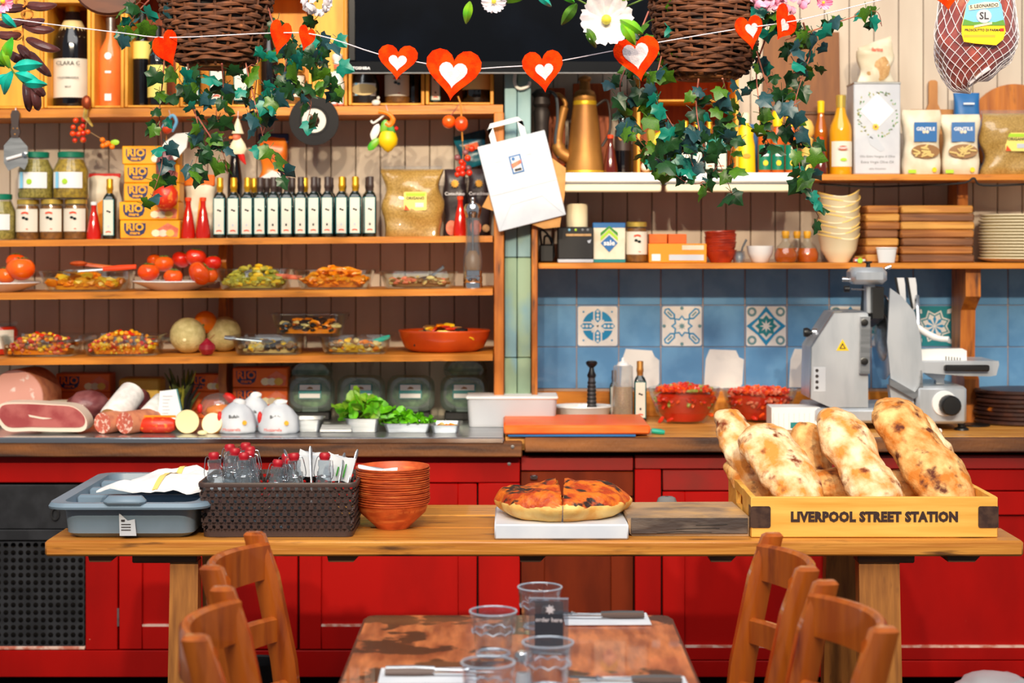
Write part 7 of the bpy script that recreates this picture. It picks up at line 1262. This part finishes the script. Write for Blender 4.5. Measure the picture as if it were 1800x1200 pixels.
# ================= hanging baskets and ivy =================
def wicker(cx, ybot, rb, rt, ytop, d, label, seed, rows=25):
    c = at(cx, ybot, d); s_ = W(1, d); t = thing('hanging_basket', label, 'basket', c); H = (ybot-ytop)*s_; q = random.Random(seed); n = 22; Rb, Rt = rb*s_, rt*s_
    rad = lambda z: Rb+(Rt-Rb)*(max(0, z)/H)**.45
    part('base', MB().lathe([(0, 0), (Rb*.8, 0), (Rb*.98, .004), (Rb, .012), (0, .012)], 36), 'wicker_base', t)
    for k in range(5): part('base_coil', MB().tube([(Rb*(.2+.18*k)*math.cos(a*PI/14), Rb*(.2+.18*k)*math.sin(a*PI/14), -.002) for a in range(28)], .0045, 5, closed=True), 'wicker_base', t)
    for k in range(rows):
        z = .006+H*(k+.5)/rows; ph = k % 2; m = MB(); pts = []; rr_ = []; ns = n*4; zo = q.uniform(-.002, .002); ph2 = q.uniform(0, 6)
        for a in range(ns):
            an = 2*PI*a/ns; r = rad(z)+.0042*math.cos(n*an/1.0*.5*2/2+PI*ph)*1.0; pts.append((r*math.cos(an), r*math.sin(an), z+zo+.0028*math.sin(5*an+ph2))); rr_.append(H/rows*.5*(1+.28*math.sin(9*an+ph2*3)))
        part('wicker_strand', m.tube(pts, rr_, 6, closed=True), 'wicker', t)
    for k in range(n):
        an = 2*PI*k/n; part('stake', MB().tube([((rad(z)+.001)*math.cos(an), (rad(z)+.001)*math.sin(an), z) for z in [H*j/6 for j in range(7)]], .004, 5), 'wicker', t)
    part('lining', MB().lathe([(Rb*.9, .012), (rad(H*.4)*.95, H*.4), (rad(H)*.95, H*.97), (0, H*.97)], 24), 'black_soft', t)
    for k in range(3): an = .5+k*2*PI/3; part('hanger_wire', MB().tube([(rad(H)*math.cos(an), rad(H)*math.sin(an), H), (0, 0, H+.55)], .002, 5), 'iron', t)
    part('hook', MB().tube(bez([(0, 0, H+.53), (0, 0, H+.8), (.0, 0, H+1.0)], 3), .004, 6), 'iron', t)
    return t
wicker(380, 116, 52, 108, -70, 4.42, 'left dark wicker hanging basket', 3); wicker(1242, 136, 58, 106, -60, 4.42, 'right brown wicker hanging basket', 7, 28)
def leafmesh(mat, v):
    q = random.Random(v); o = [(0, .02), (.2, -.15), (.48, -.08), (.45, .16), (.62, .44), (.36, .56), (.2, .8), (0, 1.08), (-.2, .8), (-.36, .56), (-.62, .44), (-.45, .16), (-.48, -.08), (-.2, -.15)]
    vs = [(0, .34, .05)]+[(a*(1+q.uniform(-.1, .1)), b, -.26*abs(a)+q.uniform(-.07, .07)-(.2 if b > .75 else 0)) for a, b in o]
    n = len(o); m = MB().add(vs, [(0, i+1, (i+1) % n+1) for i in range(n)]); m.tube([(0, .02, .01), (0, -.25, .04), (.03, -.5, .0)], .022, 4)
    return mesh_of('leaf', m, mat, ang=50)
LM = {m_: [leafmesh(m_, i+7*len(m_)) for i in range(3)] for m_ in ('ivy_dark', 'ivy_olive', 'ivy_teal', 'ivy_slate')}
MIX = ['ivy_dark']*11+['ivy_olive']*6+['ivy_teal']*3+['ivy_slate']*5
def ivy(name, vines, d, label, seed, clumps, orig):
    o = at(orig[0], orig[1], d); t = thing('ivy_plant', label, 'ivy', o); q = random.Random(seed); s_ = W(1, d); cnt = 0
    def leaf(p, sc):
        me = q.choice(LM[q.choice(MIX)]); l = link('leaf', me, t, p, (PI/2+q.uniform(-.9, .7), q.uniform(-.5, .5), 0)); l.rotation_euler = (Matrix.Rotation(q.uniform(-1.1, 1.1), 3, 'Z') @ Matrix.Rotation(q.uniform(-1.0, .8), 3, 'X') @ Matrix.Rotation(PI+q.uniform(-1.3, 1.3), 3, 'Y') @ Matrix.Rotation(PI/2, 3, 'X')).to_euler(); l.scale = (sc, sc, sc)
    for vn in vines:
        dens = 1.0
        if isinstance(vn, tuple): vn, dens = vn
        P = []; 
        for i, (a, b) in enumerate(vn): P.append(at(a, b, d+q.uniform(-.05, .05))-o)
        C = bez(P, 6); n = len(C); part('vine', MB().tube(C, [max(.0009, .0026*(1-i/n)) for i in range(n)], 5), 'vine', t)
        acc = 0
        for i in range(1, n):
            acc += (C[i]-C[i-1]).length
            while acc > 15.5*s_/dens:
                acc -= 15.5*s_/dens; off = Vector((q.uniform(-17, 17), q.uniform(-40, 30)*.9, q.uniform(-12, 12)))*s_; p = C[i]+off
                leaf(p, q.uniform(20, 34)*s_*.92); cnt += 1
                if q.random() < .4: part('tendril', MB().tube([C[i], C[i]+off*.5+Vector((0, 0, .006)), p], .0009, 4), 'vine', t)
    for (x0, x1, y0, y1, n) in clumps:
        for i in range(int(n*.62)): leaf(at(q.uniform(x0, x1), q.uniform(y0, y1), d+q.uniform(-.09, .04))-o, q.uniform(22, 36)*s_*.92); cnt += 1
    return cnt
n1 = ivy('l', [[(292, 60), (286, 140), (280, 200), (285, 262), (282, 300), (264, 352)], [(330, 112), (335, 170), (347, 215), (350, 262), (340, 300), (352, 318)], [(347, 205), (370, 240), (393, 272), (400, 305)], ([(412, -10), (422, 60), (436, 130), (448, 180), (460, 230), (466, 262), (478, 285), (500, 306)], .75), [(470, 10), (486, 70), (482, 125), (515, 160), (546, 175), (540, 212)], [(540, 20), (552, 80), (560, 125), (582, 148)], ([(262, 0), (235, 30), (216, 70)], 1.5), [(390, 112), (392, 160), (380, 200), (398, 245)], [(505, 50), (500, 130), (478, 185), (462, 235)], [(455, 70), (450, 150), (445, 195)]], 4.36, 'trailing green ivy of the left hanging basket', 5, [(475, 600, 60, 170, 44), (230, 300, 10, 60, 12), (440, 500, 150, 205, 16), (300, 400, 120, 190, 18)], (380, 0))
n2 = ivy('r', [[(1140, 20), (1108, 100), (1090, 150), (1100, 190), (1112, 230), (1140, 265), (1170, 292), (1210, 322), (1245, 318)], [(1172, 60), (1160, 110), (1150, 160), (1170, 200), (1200, 250), (1222, 300)], [(1228, 138), (1224, 190), (1236, 250), (1262, 282), (1290, 348)], [(1270, 138), (1284, 190), (1290, 240), (1282, 290), (1302, 302)], [(1345, 70), (1330, 120), (1334, 180), (1340, 230), (1362, 268)], [(1412, 40), (1424, 90), (1412, 130), (1396, 190), (1400, 250), (1412, 320), (1440, 384)], ([(1380, 70), (1440, 50), (1500, 30), (1540, 20), (1550, 46)], .8), ([(1195, -10), (1190, 25), (1184, 45)], 1.2), [(1310, 5), (1360, 30), (1400, 60)], [(1330, 90), (1350, 150), (1385, 200), (1405, 240)]], 4.36, 'trailing green ivy of the right hanging basket', 9, [(1085, 1160, 150, 215, 16), (1140, 1290, 210, 300, 62), (1380, 1440, 60, 140, 18), (1310, 1400, 15, 70, 16), (1395, 1440, 240, 310, 12), (1230, 1280, 140, 190, 12), (1100, 1170, 60, 150, 12)], (1242, 0))
# ================= heart bunting =================
BD = 4.2; o = at(0, 30, BD); t = thing('heart_bunting', 'string of orange red felt hearts with white centres', 'bunting', o); k = W(1, BD)
part('string', MB().tube(bez([at(a, b, BD)-o for a, b in ((-20, 28), (100, 44), (215, 58), (300, 66), (480, 58), (560, 62), (665, 95), (745, 111), (800, 122), (880, 118), (955, 112), (1085, 88), (1160, 74), (1290, 52), (1400, 36), (1540, 2), (1660, -25))], 4), .0013, 5), 'thread', t)
def hrt(px, py, w, h, rot, iw, ih, ix=0, iz=-.02, yaw=0, white=True):
    p = at(px, py, BD-.006)-o; hh = part('heart', MB().prism(heart(w*k, h*k), -.0015, .0015), 'felt_red', t, p, (0, rot, yaw))
    if white: part('inner_heart', MB().prism(heart(iw*k, ih*k), -.0032, -.0015), 'felt_white', hh, (ix*k, 0, iz*h*k))
hrt(699, 110, 70, 62, .06, 32, 28); hrt(796, 132, 98, 90, .10, 50, 46, 0, -.01); hrt(955, 126, 72, 74, -.10, 32, 30, 2, -.02); hrt(1121, 104, 82, 78, -.16, 46, 46, -2, .06)
hrt(294, 88, 68, 62, -.5, 20, 20, 0, 0, 1.05, False); hrt(492, 66, 44, 60, .2, 16, 16, 0, 0, .7, False); hrt(538, 68, 40, 44, .3, 12, 12, 0, 0, .9, False); hrt(1318, 58, 62, 60, -.2, 28, 26, 4, .05, .55); hrt(1378, 44, 62, 66, .6, 24, 22, 0, -.05, .8); hrt(1664, -14, 74, 66, -.1, 30, 28)
# ================= dried chillies, flowers =================
CDp = 4.45; o = at(40, -40, CDp); t = thing('chilli_string', 'string of dark dried peppers hanging at the left edge', 'chillies', o); k = W(1, CDp)
part('cord', MB().tube(bez([at(a, b, CDp)-o for a, b in ((42, -60), (44, 10), (40, 60), (48, 110), (56, 160))], 4), .003, 6), 'rope', t)
for i, (a, b) in enumerate((((46, 8), (100, 8)), ((44, 12), (-8, 10)), ((42, 36), (-6, 40)), ((44, 38), (78, 34)), ((42, 44), (96, 52)), ((36, 60), (-10, 58)), ((48, 68), (106, 88)), ((34, 80), (60, 104)), ((52, 92), (90, 134)), ((40, 104), (16, 92)), ((46, 140), (52, 196)), ((60, 150), (68, 194)), ((56, 144), (80, 166)))):
    P = [at(a[0], a[1], CDp)-o, at((a[0]+b[0])/2, (a[1]+b[1])/2+4, CDp-.02)-o, at(b[0], b[1], CDp)-o]; part('pepper', MB().tube(bez(P, 4), [.006, .011, .0135, .0145, .014, .013, .011, .007, .002], 8, flat=.75), 'chili', t)
for a in ((38, 5), (48, 26), (60, 46), (30, 62)): p = at(*a, CDp-.012)-o; part('cord_loop', MB().tube([p+Vector((.014*math.cos(j*PI/6), .004*math.sin(j), .011*math.sin(j*PI/6))) for j in range(12)], .0028, 5, closed=True), 'rope', t)
def bloom(px, py, d, petals, r, mat, t, o, seed, eye=True):
    q = random.Random(seed); c = at(px, py, d)-o; f = part('flower', MB().blob(c+Vector((0, .004, 0)), (r*.2, r*.3, r*.2), 2), 'flower_eye', t)
    for i in range(petals):
        a = 2*PI*i/petals+q.uniform(-.1, .1); m = MB(); vs = []; nu, nv = 8, 9
        for u in range(nu):
            for v in range(nv): s_ = u/(nu-1); w0 = v/(nv-1)*2-1; w = w0*(.12+.52*math.sin(s_*PI*.6)); s2 = s_*(1-.10*abs(w0)**2+.05*math.cos(w0*9+i)); vs.append((r*s2*math.cos(a)-r*w*.7*math.sin(a), .018-.03*s_**1.5+.005*s_*math.sin(w0*8+seed+i), r*s2*math.sin(a)+r*w*.7*math.cos(a)))
        m.add([Vector(v)+c for v in vs], [(u*nv+v, u*nv+v+1, (u+1)*nv+v+1, (u+1)*nv+v) for u in range(nu-1) for v in range(nv-1)]); part('petal', m, mat, f)
def bigleaf(t, o, px, py, d, ln, ang, mat, wd=.42):
    c = at(px, py, d)-o; m = MB(); vs = []; nu, nv = 8, 5
    for u in range(nu):
        s_ = u/(nu-1)
        for v in range(nv): w = (v/(nv-1)*2-1); x = s_*ln; y = w*wd*ln*.5*math.sin(PI*min(1, s_*.93+.05))**.8; vs.append((x*math.cos(ang)-y*math.sin(ang), .01*abs(w)-.02*math.sin(s_*PI), x*math.sin(ang)+y*math.cos(ang)))
    part('leaf', m.add([Vector(v)+c for v in vs], [(u*nv+v, u*nv+v+1, (u+1)*nv+v+1, (u+1)*nv+v) for u in range(nu-1) for v in range(nv-1)]), mat, t)
o = at(20, 120, 4.2); t = thing('flower_garland', 'teal leaved artificial garland with pink flower at the left', 'flowers', o); k = W(1, 4.2)
for px, py, ln, a, m_ in ((10, 110, 46, 1.35, 'leaf_bright'), (22, 118, 52, .1, 'leaf_teal'), (20, 124, 44, -1.9, 'leaf_teal'), (26, 128, 46, -.35, 'leaf_teal'), (40, 146, 42, -.05, 'leaf_teal'), (12, 130, 40, -2.4, 'leaf_teal'), (8, 116, 36, 2.6, 'ivy_olive'), (2, 22, 36, -.8, 'leaf_teal'), (16, 120, 40, 1.9, 'leaf_bright')): bigleaf(t, o, px, py, 4.2, ln*k, a, m_)
part('stem', MB().tube(bez([at(-30, 60, 4.2)-o, at(5, 100, 4.2)-o, at(28, 132, 4.2)-o, at(44, 148, 4.2)-o], 4), .002, 5), 'stem_green', t); bloom(4, 2, 4.2, 6, 22*k, 'petal_pink', t, o, 2); part('stem', MB().tube([at(4, 2, 4.21)-o, at(-30, 60, 4.21)-o], .002, 5), 'stem_green', t)
o = at(1050, -30, 4.1); t = thing('flower_garland', 'artificial garland with white trumpet flower hanging from above', 'flowers', o); k = W(1, 4.1)
bloom(1066, 34, 4.1, 6, 46*k, 'petal_white', t, o, 5); bloom(868, 2, 4.1, 6, 22*k, 'petal_white', t, o, 8)
for px, py, ln, a, m_ in ((1014, 6, 46, -2.2, 'ivy_olive'), (1090, 34, 48, -.55, 'leaf_bright'), (1092, 40, 46, -1.0, 'leaf_bright'), (1030, 48, 40, -1.1, 'ivy_olive'), (1080, -4, 40, .1, 'leaf_bright'), (1010, 4, 34, 2.6, 'leaf_bright'), (826, 2, 40, -1.75, 'leaf_bright'), (880, 0, 46, .15, 'ivy_olive'), (945, -6, 30, -.6, 'leaf_teal'), (1040, -6, 40, .4, 'leaf_bright')): bigleaf(t, o, px, py, 4.1, ln*k, a, m_)
part('stem', MB().tube(bez([at(810, -20, 4.12)-o, at(900, -12, 4.12)-o, at(1000, -6, 4.12)-o, at(1066, 20, 4.12)-o, at(1150, -10, 4.12)-o], 5), .002, 5), 'stem_green', t)
def pompom(px, py, d, r, mat, label, seed, n=34):
    o = at(px, py, d); t = thing('hydrangea', label, 'flower', o); q = random.Random(seed); k = W(1, d)
    for i in range(n):
        a = q.uniform(0, 6.28); b = math.acos(q.uniform(-1, 1)); v = Vector((math.sin(b)*math.cos(a), -abs(math.sin(b)*math.sin(a)), math.cos(b)))*r*k; part('petal', MB().blob(v, (r*k*.38, r*k*.12, r*k*.34), 1, .15, 3, i, rot=Matrix.Rotation(q.uniform(-1, 1), 3, 'X') @ Matrix.Rotation(q.uniform(-1, 1), 3, 'Z')), mat, t)
    part('stem', MB().tube([(0, .01, 0), (0, .04, .04)], .003, 5), 'stem_green', t)
pompom(557, 2, 4.3, 22, 'petal_white', 'white artificial hydrangea at the top of left ivy', 2); pompom(1350, -6, 4.28, 24, 'petal_pink', 'left pink artificial hydrangea above the right basket', 4); pompom(1394, -4, 4.28, 24, 'petal_pink', 'right pink artificial hydrangea above the right basket', 6)
bloom(1448, 4, 4.3, 5, .02, 'petal_pink', thing('pink_flower', 'single pink petal flower right of the ivy', 'flower', at(1448, 4, 4.3)), at(1448, 4, 4.3), 3)
t = thing('hanging_board', 'round dark wooden board hanging above the wine crates', 'board', at(192, -40, 5.2)); k = W(1, 5.2); part('disc', MB().lathe([(0, -.014), (64*k, -.014), (68*k, -.006), (68*k, .006), (64*k, .014), (0, .014)], 40, ax='y'), 'walnut', t); part('cord', MB().tube([(0, 0, 60*k), (0, 0, 300*k)], .003, 5), 'rope', t)
# ================= netted ham =================
HD2 = 4.55; o = at(1716, 60, HD2); t = thing('prosciutto_ham', 'netted prosciutto ham with yellow blue label hanging at right', 'ham', o); k = W(1, HD2)
def hp(v, g=0.0):
    a = math.atan2(v.y, v.x); z = v.z; rr_ = math.sqrt(max(0, 1-z*z)); top = max(0, z)
    x = 70*k*rr_**.72*math.cos(a)*(1-.12*top)-(14*k*max(0, -z-.3)); y = 50*k*rr_**.72*math.sin(a); zz = (88*k*z if z < 0 else 170*k*z)+10*k*math.cos(a)*max(0, -z)
    p = Vector((x, y, zz)); n = noise.noise(v*2.3+Vector((4, 2, 1)))*.09; return p*(1+n)*(1+g)
m = MB(); vs, fs = ico(5); m.add([hp(v) for v in vs], fs); part('meat', m, 'prosc', t, ang=80)
m = MB(); vs, fs = ico(4); m.add([hp(v, .025)*(1+.012*noise.noise(v*9)) for v in vs], fs); part('plastic_wrap', m, 'film', t, ang=80)
nr = MB(); NA = 22
for s_ in (-1, 1):
    for i in range(NA):
        P = []
        for j in range(40):
            z = -1+j/39*1.62; a = 2*PI*i/NA+s_*(z+1)*1.35; rr_ = math.sqrt(max(0, 1-z*z)); v = Vector((rr_*math.cos(a), rr_*math.sin(a), z)); P.append(hp(v, .05))
        nr.tube(P, .0010, 4)
part('net', nr, 'string', t); c = hp(Vector((0, 0, -1)), .05); part('net_knot', MB().tube(bez([c+Vector((-.012, -.03, -.008)), c+Vector((.01, -.045, .012)), c+Vector((.035, -.058, .03))], 4), .006, 6), 'string', t); part('hanging_cord', MB().tube([(0, 0, 165*k), (0, .02, 420*k)], .004, 6), 'rope', t)
lb = part('label', MB().prism([(-38*k, 0), (-34*k, -14*k), (-14*k, -17*k), (22*k, -20*k), (34*k, -10*k), (38*k, 4*k), (36*k, 14*k), (30*k, 50*k), (16*k, 74*k), (-16*k, 74*k), (-30*k, 50*k), (-38*k, 14*k)], -.0015, 0), 'yellow', t, (-3*k, -50*k*1.16, -6*k), (.04, 0, 0))
part('print', MB().prism([(-37*k, 14*k), (37*k, 14*k), (30*k, 50*k), (15*k, 73*k), (-15*k, 73*k), (-30*k, 50*k)], -.0022, -.0015), 'sky_print', lb); part('print', MB().prism([(-37*k, 14*k), (37*k, 14*k), (34*k, 24*k), (20*k, 20*k), (-18*k, 20*k), (-34*k, 25*k)], -.0028, -.0022), 'hill_print', lb); part('print', MB().prism(circ(12*k, 16, 0, 30*k, 1.1, 1), -.0034, -.0022), 'tin', lb)
txt('SL', 17*k, 'ink', lb, (0, -.0038, 30*k), .0003); part('banner', MB().prism([(-26*k, 40*k), (26*k, 46*k), (25*k, 54*k), (0, 54*k), (-27*k, 48*k)], -.0036, -.0028), 'bag_cream', lb); txt('S. LEONARDO', 7.6*k, 'ink', lb, (0, -.0041, 47.5*k), .0002, rot=(PI/2, -.08, 0)); part('banner', MB().prism([(-17*k, 10*k), (14*k, 16*k), (14*k, 20*k), (-17*k, 14*k)], -.0036, -.0028), 'bag_cream', lb)
txt('PROSCIUTTO DI PARMA', 5.6*k, 'ink', lb, (-2*k, -.0022, 6*k), .0002); part('print', MB().prism(rect(28*k, 35*k, 4*k, 9*k), -.0022, -.0015), 'red', lb); part('print', MB().prism(rect(-34*k, 20*k, -6*k, -2*k), -.0019, -.0015), 'cheese_rind', lb); part('lemon_print', MB().prism(circ(6*k, 10, -4*k, 66*k, 1.4, 1), -.0034, -.0022), 'gar_yellow', lb)
